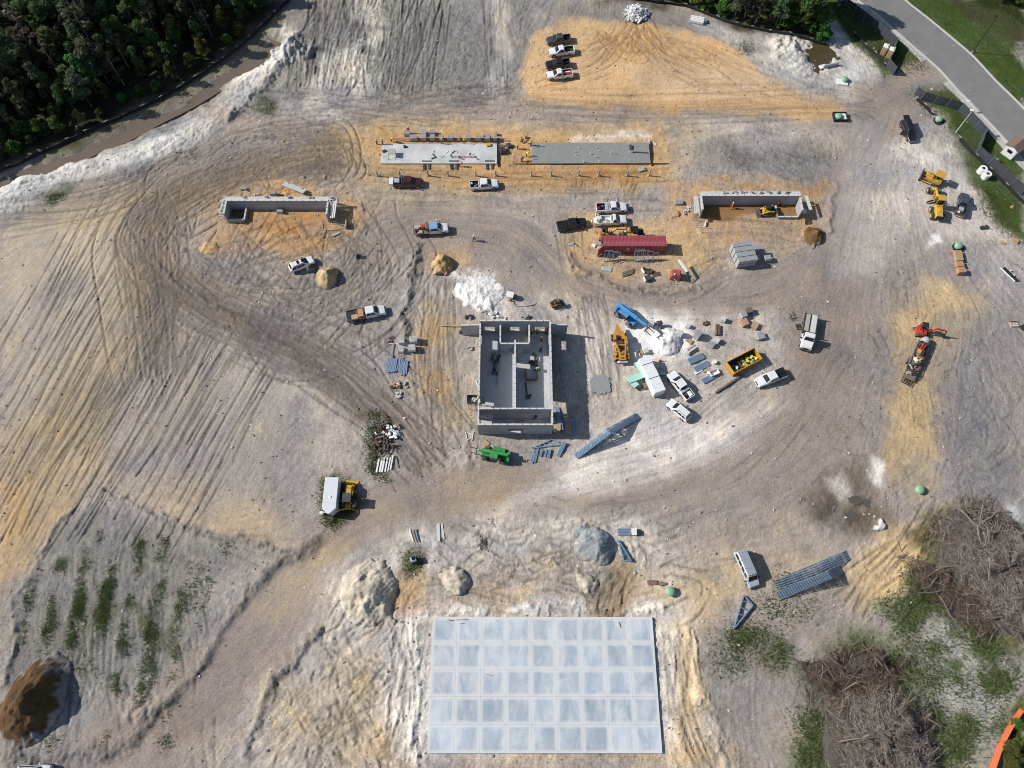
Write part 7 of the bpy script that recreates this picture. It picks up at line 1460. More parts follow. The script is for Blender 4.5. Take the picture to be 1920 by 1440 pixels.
# wrapped insulation
x, y, rz_, ln = ends((1207, 671), (1238, 735), 1.8); t = thing('wrapped_stack', 'long white plastic wrapped stack of insulation next to the loaded pickup', 'wrapped stack', x, y, rz_)
for k in range(5):
    rg = random.Random(k); l = ln / 5; part('wrapped_pack', MB().loft([[(-ln / 2 + k * l + .04 + q * (l - .08) * 1, s_ * 1.08 * w_, z) for s_ in (-1, 1) for q in ((0, 1) if s_ < 0 else (1, 0))] for z, w_ in ((.1, .98), (.3, 1), (1.9, 1.02), (2.15 + rg.uniform(-.1, .12), .93))]), m_wrap, t)
for k in range(4): part('strap', MB().box((-ln / 2 + (k + 1) * ln / 5, 0, 1.1), (.05, 2.2, 2.0)), mat('blue_wrap_shadow', (.45, .58, .68), .5) if k == 1 else m_wrap, t)  # one strap coloured blue as painted shade on the wrap
for (a, b_), w_, l, rz_, z, lab in (((1200, 688), 1.2, 2.3, -60, .9, 'mint foam board leaning on the left side of the wrapped stack'), ((1194, 707), 1.2, 3.6, 22, 1.0, 'long mint foam board resting level on the others left of the wrapped stack'), ((1186, 716), 1.2, 2.2, -52, .85, 'mint foam board farthest left of the wrapped stack'), ((1232, 740), .8, 1.6, 14, .3, 'small mint foam board at the lower end of the wrapped stack'), ((1243, 700), .6, .9, -5, .5, 'tiny blue green board in the shade of the wrapped stack')):
    x, y = G(a, b_, z); q = thing('foam_board', lab, 'foam board', x, y, rz_); part('sheet', MB().box((0, 0, z), (l, w_, .08)), m_mint, q); part('trestle', MB().box((-l * .3, 0, z / 2 - .02), (.1, w_ * .8, z - .06)).box((l * .3, 0, z / 2 - .02), (.1, w_ * .8, z - .06)), m_oldw, q)
boxes('broken_pallets', 'dark broken pallets under the mint foam boards', 'pallets', 1202, 727, [((0, 0, .1), (1.8, .15, .15), 25), ((.3, -.4, .1), (1.6, .15, .15), 10), ((-.6, .3, .15), (1.2, .12, .12), 70), ((.8, .4, .2), (1.0, 1.0, .15), 15)], m_oldw)
solo('warning_cone', MB().cyl((0, 0, 0), (0, 0, .06), .25, .25, 8).cyl((0, 0, .06), (0, 0, .8), .2, .05, 10), m_redm, 'pink red cone in the shade beside the wrapped stack', 'cone', *G(1237, 677))
boxes('wire_coils', 'tangle of wire beside the heavy truck', 'wire', 1487, 594, [((jit(.7), jit(.9), .1), (.9, .05, .05), random.uniform(0, 180)) for k in range(14)], m_steel, pname='strand')
boxes('steel_gate', 'small dark steel frame left of the heavy truck', 'frame', 1497, 613, [((0, k * .32 - .5, .1), (.8, .12, .12), 12) for k in range(4)] + [((s * .36, 0, .1), (.08, 1.3, .14), 12) for s in (-1, 1)], m_steel, pname='bar')
# roof trusses
def truss_pts(L_, H_, apex): return [(-L_ / 2, 0), (L_ / 2, 0), (-L_ / 2 + L_ * apex, H_)]
def truss_mesh(L_, H_, apex=.5, c=.09, n=6, top_w=None):
    mb = MB(); A_, B_, P = [Vector((u, 0, v)) for u, v in truss_pts(L_, H_, apex)]; tw = top_w or c
    for p_, q_, w_ in ((A_, B_, c), (A_, P, tw), (P, B_, tw)): mb.bar(p_, q_, w_, .12)
    bot = [A_.lerp(B_, k / n) for k in range(1, n)]
    for k, b_ in enumerate(bot):
        f = (b_.x - A_.x) / L_; tp = A_.lerp(P, f / apex) if f <= apex else P.lerp(B_, (f - apex) / (1 - apex)); mb.bar(b_, tp, c * .8, .08); nx = bot[k + 1] if k < len(bot) - 1 else None
        if nx is not None and k < len(bot) - 1: mb.bar(tp, nx, c * .7, .07)
    return mb.mesh('truss', m_galv)
def truss_stack(label, a, b_, H_, n, gap, apex=.5, lean=0, tw=None, gal=None):
    x, y, rz_, ln = ends(a, b_, .1); t = thing('truss_stack', label, 'trusses', x, y, rz_); me = truss_mesh(ln, H_, apex, .08, 8, tw)
    for k in range(n): o = part('truss', me, None, t); o.location = (jit(.06), (k - (n - 1) / 2) * gap, .1); o.rotation_euler.x = R(lean + jit(.6))
    return t
truss_stack('tight upright bundle of steel roof trusses lying across the pale ground below the grey building', (1079, 856), (1196, 779), 2.4, 8, .15, .5, 0, .06)
truss_stack('tight upright bundle of steel trusses below the silver van', (1458, 1118), (1578, 1068), 2.3, 8, .17, .72, 0, .065)
truss_stack('open row of thin steel trusses leaning behind the tight bundle', (1452, 1098), (1590, 1040), 1.7, 5, .34, .5, 14)
def flat_truss(label, A_, B_, P, thick=.25, n=3):
    p = [Vector(G(*q)) for q in (A_, B_, P)]; c = (p[0] + p[1] + p[2]) / 3; p = [q - c for q in p]; t = thing('flat_truss', label, 'truss', c.x, c.y)
    for L_ in range(n):
        mb = MB(); z = .12 + L_ * .13
        for u, v in ((0, 1), (0, 2), (2, 1)): mb.bar((*p[u], z), (*p[v], z), .16, .11)
        for f in (.25, .45, .65, .82): g = p[0].lerp(p[1], f); h_ = p[0].lerp(p[2], min(1, f * 1.05 + .08)) if f < .7 else p[2].lerp(p[1], (f - .6) * 1.2); mb.bar((*g, z), (*h_, z), .11, .09)
        part('truss', mb, m_galv, t)
    return t
flat_truss('small stack of kite shaped steel trusses lying on the weedy ground', (1374, 1180), (1393, 1117), (1410, 1136), n=4); flat_truss('narrow steel truss lying beside the gravel pile', (1159, 1014), (1183, 1053), (1169, 1052)); flat_truss('wide flat steel truss lying in front of the grey building', (998, 841), (1064, 833), (1034, 825), n=2)
bundle('blue grey steel sheet bundle right of the gravel pile', (1158, 998), (1180, 998), 5, 1.2, z=.2, hgt=.2); boxes('reel_box', 'white and black box at the end of the steel sheets', 'box', 1189, 998, [((0, 0, .3), (.9, 1.1, .5), 0, 0, m_plast), ((.6, -.1, .3), (.5, .9, .5), 0, 0, m_dark)], m_dark)
for a, b_, n, w_, rag, lab in (((999, 868), (1006, 841), 6, .9, .35, 'splayed steel stud bundle in front of the grey building, leftmost'), ((1013, 856), (1016, 844), 3, .4, .05, 'short steel bundle second from the left before the grey building'), ((1022, 857), (1024, 843), 2, .35, 0, 'pale short steel bundle third from the left before the grey building'), ((1028, 859), (1031, 843), 3, .5, 0, 'shaded steel bundle fourth from the left before the grey building'), ((1046, 856), (1058, 832), 3, .7, .05, 'diagonal steel bundle rightmost before the grey building'),
        ((1044, 764), (1053, 807), 3, .8, 0, 'long violet grey steel bundle in the shade right of the building'), ((1071, 791), (1075, 817), 4, 1.0, .1, 'blue grey steel bundle at the corner of the building shade'), ((732, 698), (736, 672), 7, 1.9, .12, 'broad pale blue steel bundle left of the tan strip'), ((752, 702), (757, 674), 8, 1.9, .45, 'splayed loose steel studs left of the tan strip')):
    bundle(lab, a, b_, n, w_, ragged=rag, layers=2 if rag < .2 else 1, hgt=.12)
solo('steel_angle', MB().bar((-.1, -1.6, .1), (.1, 1.6, .1), .14), m_galv, 'single steel length pointing up from the broad bundle', 'steel', *G(737, 657))
solo('bent_pipe', MB().tube([(-1.0, 0, .1), (.6, 0, .1), (.85, -.1, .1), (.95, -.5, .1)], .06, 6), m_plast, 'white bent pipe beside the four pallets', 'pipe', *G(738, 644))
for a, b_, nx, ny, nz, lab in ((754, 643, 3, 5, 5, 'upper left of four pale block cubes beside the steel studs'), (776, 641, 4, 5, 5, 'upper right of four pale block cubes beside the steel studs'), (753, 658, 3, 5, 4, 'lower left of four pale block cubes beside the steel studs'), (773, 656, 4, 5, 4, 'lower right of four pale block cubes beside the steel studs')): cmu(*G(a, b_), nx, ny, nz, jit(12), lab, m=m_cap, cell=(.34, .24, .22))
boxes('timber_scraps', 'heap of orange and pale timber scraps below the steel studs', 'scraps', 747, 722, [((jit(1.6), jit(.6), .15 + jit(.1)), (random.uniform(.3, .9), random.uniform(.2, .5), random.uniform(.2, .5)), random.uniform(0, 180), 0, random.choice((m_brick, m_wood, m_plast, m_steel, m_wood, m_ply))) for k in range(20)], m_wood, pname='scrap')
boxes('wire_mesh_bag', 'round whitish bundle of wire below the timber scraps', 'bundle', 747, 742, [((jit(.5), jit(.5), .2 + jit(.15)), (.5, .2, .2), random.uniform(0, 180)) for k in range(12)], m_cap, pname='strand')
boxes('dark_scraps', 'dark brown steel scraps beside the bent pipe', 'scraps', 733, 636, [((jit(.6), jit(.8), .1), (.7, .15, .15), random.uniform(0, 180)) for k in range(7)], m_rust, pname='scrap')
boxes('scrap_heap', 'heap of dark rusty steel scrap on the grass patch', 'scrap', 716, 822, [((rg.gauss(.1, .8), rg.gauss(0, 2.0), .25 + abs(jit(.4))), (rg.uniform(.5, 2.0), rg.uniform(.1, .3), .15), rg.uniform(0, 180), rg.uniform(-20, 20), rg.choice((m_rust, m_rust, m_steel, m_oldw))) for k in range(60)], m_rust, pname='scrap')
boxes('white_scrap_heap', 'crumpled bright white sheet scrap on the dark scrap heap', 'scrap', 729, 811, [((rg.gauss(0, .75), rg.gauss(0, .7), .35 + abs(jit(.35))), (rg.uniform(.3, .9), rg.uniform(.2, .5), .06), rg.uniform(0, 180), rg.uniform(-40, 40)) for k in range(34)], m_plast, pname='sheet_scrap')
for k, (a, b_, w_) in enumerate(((706, 873, .35), (714, 872, .75), (722, 872, .3), (727, 871, .25), (732, 868, .3))): bundle(f'white long board stack below the rusty scrap, {ORD[k]} of five from the left', (a, b_ + 13), (a + 5, b_ - 14), 2 if w_ > .5 else 1, w_, m_plast, 'white_boards', cat='boards')
solo('timber_post', MB().bar((-.3, 1.1, .08), (.3, -1.1, .08), .12), m_oldw, 'thin brown pole beside the white boards', 'pole', *G(745, 866))
# before and beside the grey building
solo('pallet', MB().box((0, 0, .12), (1.2, 1.1, .14)).box((0, 0, .03), (1.1, .9, .06)), m_wood, 'orange timber pallet above the green telehandler', 'pallet', *G(910, 832), rz=-42)
boxes('timber_braces', 'white timber frame leaning on the ground left of the building corner', 'frame', 881, 819, [((-.6, 0, .08), (.1, 1.6, .1), 15), ((.5, .1, .08), (.12, 1.7, .12), -8), ((-.1, -.4, .1), (1.2, .1, .1), 35), ((0, .5, .1), (1.0, .1, .1), -20)], m_plast, pname='bar')
solo('long_plank', MB().bar((-2.2, .1, .25), (2.0, -.1, .25), .28, .08).box((-2.0, .1, .1), (.3, .3, .2)).box((1.8, 0, .1), (.3, .3, .2)), m_wood, 'long pale scaffold plank left of the wing wall', 'plank', *G(849, 612))
boxes('sawhorse', 'timber saw horse in front of the left wing wall', 'trestle', 878, 620, [((0, 0, .9), (1.4, .12, .12)), ((-.6, 0, .45), (.1, .5, .9)), ((.6, 0, .45), (.1, .5, .9))], m_oldw)
solo('tyre', MB().cyl((0, -.14, .36), (0, .14, .36), .36, n=16).cyl((0, -.16, .36), (0, .16, .36), .2, n=12), m_tyre, 'black tyre at the foot of the left wing wall', 'tyre', *G(863, 624), rz=70)
for a, b_, lab, m_, s_ in ((877, 594, 'dark jumble of tools behind the left wing wall', m_dark, .8), (925, 592, 'white torn bags behind the back wall of the building', m_plast, 1.2), (940, 598, 'white and dark bags against the back wall of the building', m_plast, .9), (985, 597, 'dark and white sacks behind the middle of the back wall', m_char, .8), (879, 654, 'grey crate left of the building wall', m_conc, .6)):
    boxes('loose_clutter', lab, 'clutter', a, b_, [((jit(s_), jit(s_ * .5), .15 + abs(jit(.15))), (random.uniform(.3, .8) * s_, random.uniform(.2, .5) * s_, random.uniform(.15, .4)), random.uniform(0, 180), random.uniform(-20, 20), m_ if k % 3 else m_conc) for k in range(8)], m_, pname='piece')
solo('bent_post', MB().bar((-.1, .9, .1), (.3, -.7, .9), .12).bar((.3, -.7, .9), (.35, -1.3, .1), .12), m_plast, 'white post leaning against the left wall of the building', 'post', *G(893, 722))
# inside the building
def inner(name, label, cat, px, py, lst, m, rz=0, pn='piece'): return boxes(name, label, cat, px, py, lst, m, rz, z=.11, pname=pn)
inner('timber_props', 'dark props and boards heaped on the left room floor', 'timber', 929, 682, [((jit(.6), jit(1.3), .12 + abs(jit(.2))), (random.uniform(.8, 2.4), .12, .12), 80 + jit(25), 0, random.choice((m_dark, m_steel))) for k in range(10)], m_steel, pn='prop')
inner('long_board', 'long narrow grey board on the left room floor', 'board', 935, 700, [((0, 0, .1), (.35, 5.2, .12), -6)], m_conc, pn='board')
inner('mixing_tubs', 'dark tubs at the end of the boards in the left room', 'tubs', 928, 698, [((-.1, .3, .2), (.5, .4, .4)), ((.3, -.4, .2), (.4, .4, .35)), ((-.4, -.3, .2), (.35, .35, .3))], m_dark, pn='tub')
inner('timber_props', 'dark props and a wheel lying in the middle of the right room', 'timber', 1003, 680, [((0, .3, .15), (.22, 3.4, .15), 8), ((.35, .1, .15), (.2, 3.0, .15), 4), ((-.6, -.1, .2), (.8, .8, .25), 30, 0, m_dark), ((-.5, -.6, .25), (.7, .2, .3), -20), ((.2, -1.4, .25), (.5, .6, .45), 0, 0, m_dark)], m_steel, pn='prop')
inner('trestle_set', 'U shaped brown trestle set in the right room', 'frame', 996, 709, [((-1.0, .4, .5), (.35, 2.0, .5), 0), ((1.0, .4, .5), (.35, 2.0, .5), 0), ((0, -.6, .5), (1.7, .3, .5), 0)], m_oldw, pn='bar')
inner('steel_prop', 'dark prop with a red brown tub at its foot in the right room', 'prop', 988, 738, [((-.1, .8, .1), (.2, 2.6, .14), 6), ((.2, -.8, .2), (.7, .6, .4), 15, 0, m_rust), ((.5, -.5, .2), (.6, .35, .3), 40, 0, m_rust)], m_dark, pn='bar')
inner('porch_clutter', 'dark buckets and boards along the back of the front porch', 'clutter', 985, 785, [((-4.0, .2, .2), (1.4, .4, .3), 5), ((.9, .2, .25), (.5, .5, .45)), ((1.6, .15, .25), (.9, .5, .45), 20, 0, m_rust), ((3.6, .2, .2), (.7, .4, .35)), ((-1, -.5, .06), (1.5, .1, .1), 3)], m_dark, pn='bucket')
inner('partition_board', 'pale ply sheet in the small room', 'board', 981, 633, [((0, 0, .05), (1.0, 1.5, .04))], m_ply, pn='board')
for px_, pn_ in ((958, 'left'), (973, 'right')): inner('door_lining', f'grey door lining standing {pn_} of the spine wall by the small room', 'door lining', px_, 652, [((-.45, 0, 1.0), (.08, .12, 2.0)), ((.45, 0, 1.0), (.08, .12, 2.0)), ((0, 0, 2.03), (.98, .12, .08))], m_galv, pn='jamb')
# platform at the left wall
x, y = G(893, 755, 2.0); t = thing('mast_platform', 'raised grey work platform hung over the left wall of the building', 'platform', x, y, 0, z=0); part('deck', MB().box((0, 0, 3.1), (3.2, 1.3, .12)), m_conc, t); part('basket', MB().box((-1.5, 0, 3.5), (.06, 1.3, .8)).box((-.5, .65, 3.5), (1.9, .06, .8)).box((-.5, -.65, 3.5), (1.9, .06, .8)), m_steel, t)
for a in (-1.3, -.1): part('leg', MB().bar((a, .5, 0), (a, .5, 3.1), .1).bar((a, -.5, 0), (a, -.5, 3.1), .1), m_steel, t)
for k in range(5): solo('block', MB().box((0, 0, .1), (.42, .22, .2)), m_cap, 'pale block waiting on the raised work platform', 'block', x - .9 + .2 * k, y - .3 + .3 * (k % 3), rz=jit(40), group='blocks on the work platform', z=3.16 + .2 * (k // 3))
boxes('trestle_deck', 'low tan trestle deck with brown ends in the building shade', 'trestle', 1059, 806, [((-1.2, 0, .5), (.9, 1.8, .1)), ((.6, .2, .5), (1.1, 2.0, .1)), ((-1.2, -.9, .25), (.9, .1, .5)), ((.6, -.8, .25), (1.0, .1, .5))], m_wood, pname='deck')
# green lids, wellheads, pipes
def lid(label, px, py, base=None):
    x, y = G(px, py); t = thing('green_lid', label, 'tank lid', x, y); part('riser', MB().cyl((0, 0, -.1), (0, 0, .55), .62, n=20), m_conc if base != 'soil' else m_bucket, t); part('dome', MB().dome((0, 0, .55), .78, .42, 20, 5).cyl((0, 0, .48), (0, 0, .56), .8, n=20), m_bucket, t)
    if base == 'white': part('cover_slab', MB().box((-.5, -.5, .12), (2.3, 1.7, .24), rz=-6), m_plast, t)
    if base == 'box':
        fr = MB()
        for s in (-1, 1): fr.box((.35, s * 1.05, .35), (2.9, .12, .7)); fr.box((.35 + s * 1.4, 0, .35), (.12, 1.98, .7))
        part('timber_surround', fr, m_dark, t); part('infill', MB().box((.35, 0, .2), (2.6, 1.9, .3)), m_plast, t)
    if base == 'pit': part('dark_ring', MB().cyl((.15, -.15, -.05), (.15, -.15, .08), 1.15, n=20), m_dark, t)
lid('green domed lid on a white slab near the pond', 1582, 152, 'white'); lid('green domed lid in a black box with white fill beside the haul road', 1571, 221, 'box'); lid('green domed lid standing alone below the entrance fence', 1759, 226, 'pit'); lid('green domed lid above the brick pallets', 1795, 463, 'pit'); lid('green domed lid at the end of the tan track by the puddles', 1723, 919); lid('dull green domed lid left of the silver van', 1256, 1110, 'soil')
for k, (a, b_) in enumerate(((1838, 323), (1846, 333))):
    x, y = G(a, b_); t = thing('concrete_pipe', ('short white concrete pipe standing upright, the upper of two', 'short white concrete pipe standing upright, the lower of two')[k], 'pipe', x, y); ro, ri, h = .78, .34, 1.3; n = 22; c = [(math.cos(2 * math.pi * i / n), math.sin(2 * math.pi * i / n)) for i in range(n)]
    part('pipe_wall', MB().loft([[(a_ * ro, b2 * ro, 0) for a_, b2 in c], [(a_ * ro, b2 * ro, h) for a_, b2 in c], [(a_ * ri, b2 * ri, h) for a_, b2 in c], [(a_ * ri, b2 * ri, .02) for a_, b2 in c]], False), m_plast, t); part('bore_shade', MB().cyl((0, 0, h - .05), (0, 0, h + .003), ri * .98, n=18), m_dark, t)  # dark disc closes the mouth, painting the shade inside the pipe
solo('utility_box', MB().box((0, 0, .45), (.9, .5, .9), ch=.04), m_galv, 'small grey cabinet on the grass beside the fence', 'cabinet', *G(1864, 303), rz=-20)
solo('barrier', MB().box((0, 0, .45), (3.6, .45, .9), ch=.1), m_conc, 'grey concrete barrier lying below the pond', 'barrier', *G(1557, 124), rz=14); boxes('broken_slab', 'white broken slab left of the concrete barrier', 'slab', 1543, 124, [((0, 0, .2), (1.5, 1.0, .2), 20), ((.5, -.4, .2), (1.0, .6, .3), -15)], m_plast)
bundle('stack of pale steel sheets near the top silt fence', (1294, 37), (1319, 42), 4, 1.9, m_plast, 'sheet_stack', cat='sheets', layers=4); solo('sheet_box', MB().box((0, 0, .3), (.6, 1.2, .6)), m_galv, 'small grey box at the end of the sheet stack', 'box', *G(1321, 41))
boxes('steel_pipes', 'black steel rack with white pieces at the right edge', 'rack', 1893, 515, [((0, 0, .2), (.35, 3.4, .35), 32), ((-.45, -.1, .15), (.15, 3.6, .15), 32, 0, m_plast), ((.6, -.3, .2), (.3, .3, .25), 10, 0, m_plast), ((.3, .8, .2), (.25, .3, .25), 40, 0, m_plast)], m_dark, pname='pipe')
boxes('rubbish', 'dark rubbish with a white strip near the grass on the right', 'rubbish', 1843, 428, [((0, 0, .2), (1.4, .6, .4), 10), ((-.5, .1, .3), (.6, .1, .1), -20, 0, m_plast), ((.6, .2, .2), (.7, .5, .3), 40)], m_steel, pname='piece')
boxes('brick_scraps', 'small orange brick pieces beside the right hand grass', 'bricks', 1880, 456, [((0, 0, .1), (.9, .5, .2), -30), ((2.6, .6, .15), (1.2, .8, .25), -35)], m_brick, pname='brick_piece'); solo('road_cone', MB().box((0, 0, .06), (.6, .6, .1)).cyl((0, 0, .1), (0, 0, .7), .22, .06, 10), m_brick, 'pale orange cone lying on the grass by the lower fence', 'cone', *G(1897, 389))
x, y = G(1900, 609); t = thing('pallet_load', 'tan pallet of small stones at the right edge', 'pallet', x, y, 4); part('pallet', MB().box((0, 0, .08), (1.5, 1.2, .15)), m_wood, t); part('side_board', MB().box((0, .6, .3), (1.5, .06, .35)), m_wood, t)
for k in range(9): part('stone', MB().box((-.5 + .35 * (k % 4), -.35 + .33 * (k // 4), .27), (.3, .25, .22), rz=jit(30), ch=.05), m_cap if k % 2 else m_ply, t)
solo('black_roll', MB().cyl((-.7, -.3, .45), (.7, .3, .45), .45, n=14), m_dark, 'black roll of cloth cut by the right edge', 'roll', *G(1919, 614))
boxes('brick_pallet', 'low pallet of brown bricks left of the dull green lid', 'bricks', 1222, 1092, [((-.6 + .3 * k, .25 * r_ - .3, .2), (.26, .22, .35), jit(6)) for k in range(5) for r_ in range(3)] + [((1.4, -.25, .2), (.6, .6, .35), 10), ((2.0, -.2, .2), (.5, .4, .3), -10)], mat('brown_brick', (.25, .17, .13), .9, var=.15), pname='brick')
# by the container
x, y = G(1265, 519); t = thing('pump_trailer', 'red housing with a long white chute right of the loose steel pieces', 'machine', x, y, -8); part('housing', MB().loft([[(-1.0, -.9, 0), (.9, -.9, 0), (.9, .9, 0), (-1.0, .9, 0)], [(-.75, -.75, 1.3), (.9, -.75, 1.5), (.9, .75, 1.5), (-.75, .75, 1.3)]]), mat('faded_red', (.36, .085, .065), .5, dirt=((.4, .2, .15), .4)), t); part('lid', MB().box((.1, -.1, 1.5), (1.3, 1.1, .08), ry=-6), m_cont, t)
part('chute', MB().bar((.2, 2.6, 2.0), (2.0, .3, 1.7), .5, .16), m_plast, t); part('chute_leg', MB().bar((2.0, .3, 1.7), (2.9, -1.0, .3), .5, .12), m_char, t); part('hook', MB().bar((-.2, -1.0, .7), (.4, -1.2, .3), .1), m_plast, t)
boxes('plank_stack', 'dark weathered plank stack left of the red housing', 'planks', 1177, 514, [((0, -.25 + .22 * k, .15 + .05 * (k % 2)), (2.3, .18, .2), 22) for k in range(5)], m_oldw, pname='plank'); boxes('steel_cage', 'small dark open box with a white side below the container', 'box', 1210, 509, [((-.5, 0, .3), (.12, 1.1, .6), 30, 0, m_plast), ((.1, .4, .3), (1.1, .1, .6), -25), ((.2, -.3, .2), (.9, .5, .3), -25), ((.9, 0, .25), (.9, .8, .4), -30)], m_steel)
boxes('crate', 'grey topped crate with a white side below the container', 'crate', 1214, 524, [((0, 0, .4), (1.1, 1.0, .75), 18), ((-.62, -.1, .3), (.1, 1.0, .6), 18, 0, m_plast)], m_char); boxes('steel_mesh_pieces', 'brown steel mesh pieces left of the red housing', 'mesh', 1231, 516, [((0, .2, .1), (1.6, .9, .08), 12), ((.2, -.6, .08), (1.2, .6, .06), 10, 0, m_ply)], m_rust)
solo('plastic_sheet', MB().box((0, 0, .12), (1.9, 1.0, .2), ch=.08), m_silver, 'pale blue grey plastic sheet below the left end of the container', 'sheet', *G(1138, 505), rz=-12); boxes('pallet_flat', 'flat grey pallet at the open door of the container', 'pallet', 1121, 456, [((0, -.5 + .25 * k, .1), (1.3, .2, .08), 0) for k in range(5)], m_ply, pname='board'); solo('white_basin', MB().prism([(-.4, -.3), (.4, -.3), (.4, .3), (-.4, .3)], 0, .25), m_plast, 'white basin left of the container', 'basin', *G(1113, 461), rz=-30)
solo('white_cage', MB().box((0, 0, .5), (.9, .6, 1.0)), m_plast, 'white crate against the back of the container', 'crate', *G(1137, 447)); boxes('sheet_scrap', 'torn grey sheet left of the container yard', 'sheet', 1071, 458, [((0, 0, .1), (1.1, .5, .12), 15), ((.3, .2, .2), (.5, .3, .1), -20)], m_conc)
# small things south
boxes('fork_attachment', 'black steel fork frame lying on the grey track', 'attachment', 674, 482, [((-.5, .2, .3), (.12, 1.1, .6), 0), ((.1, -.2, .2), (1.4, .1, .4), 0), ((-.1, 0, .15), (.1, .8, .1), 0), ((.4, 0, .15), (.1, .8, .1), 0), ((.8, .0, .15), (.1, .8, .1), 0)], m_steel, pname='bar')
x, y = G(776, 1051); t = thing('weighing_frame', 'small pale blue machine standing in the green patch', 'machine', x, y, 20); part('housing', MB().box((0, 0, .7), (.9, .8, 1.3), ch=.08), m_silver, t); part('screen', MB().box((.1, .1, 1.4), (.6, .5, .15), ry=20), m_glass, t); part('tow_bar', MB().bar((.4, 0, .3), (1.8, -.1, .2), .1), m_steel, t)
for k, (a, m_) in enumerate(((770, m_plast), (775, m_wood), (780, m_galv))): bundle(f'long thin board beside the dirt road, {ORD[k]} of three from the left', (a + 5, 1016), (a - 2, 992), 1, .22, m_, 'long_board', cat='board')
boxes('white_boards', 'thin pale sheets standing for a smear of bright sand right of the three long boards', 'sheets', 822, 998, [((0, 0, .06), (.5, 3.0, .08), 4), ((.7, .2, .05), (.3, 2.6, .06), 10)], m_cap, pname='sheet')  # added sheets stand in for streaks of bright sand
boxes('rebar_scrap', 'grey tangle of reinforcing bar above the tan mounds', 'rebar', 908, 1020, [((jit(.9), jit(.9), .1 + abs(jit(.1))), (random.uniform(.8, 1.6), .06, .06), 80 + jit(40)) for k in range(16)], m_steel, pname='bar')
# scattered clods and litter
rg = random.Random(3); cl = (MB(), MB())
for k in range(5200):
    x, y = rg.uniform(-100, 104), rg.uniform(-8, 140); j, i = int((y - Y0) / DX), int((x - X0) / DX)
    if A[j, i] < .5 and rg.random() < .8 or n_mid[j, i] < -.2 and rg.random() < .7: continue
    if SLAB[0] < x < SLAB[2] and SLAB[1] < y < SLAB[3] or HOUSE[0] < x < HOUSE[2] and HOUSE[1] < y < HOUSE[3]: continue
    s = rg.choice((.08, .1, .1, .14, .2)); z = hz(x, y); cl[rg.random() < .25].box((x, y, z + s * .3), (s * rg.uniform(.8, 2.2), s, s * .8), rg.uniform(0, 180), rg.uniform(-25, 25), rg.uniform(-25, 25))
for mb, m_, n_ in ((cl[0], mat('clod_soil', (.24, .21, .185), .97, var=.2), 'dark clods of earth scattered over the whole site'), (cl[1], m_cap, 'pale stones scattered over the whole site')): o = part('clods' if m_ is not m_cap else 'stones', mb, m_); setp(o, n_, 'stones', kind='stuff')
for k in range(60):
    x, y = rg.uniform(-60, 100), rg.uniform(5, 125)
    if SLAB[0] - 1 < x < SLAB[2] + 1 and y < SLAB[3] + 1 or HOUSE[0] - 1 < x < HOUSE[2] + 1 and HOUSE[1] < y < HOUSE[3] + 1: continue
    solo('litter', MB().box((0, 0, .05), (rg.uniform(.2, .5), rg.uniform(.15, .35), .08), rz=rg.uniform(0, 180)), rg.choice((m_plast, m_cap, m_ply)), 'small pale scrap of litter on the bare earth', 'litter', x, y, group='scraps of litter on the bare earth')
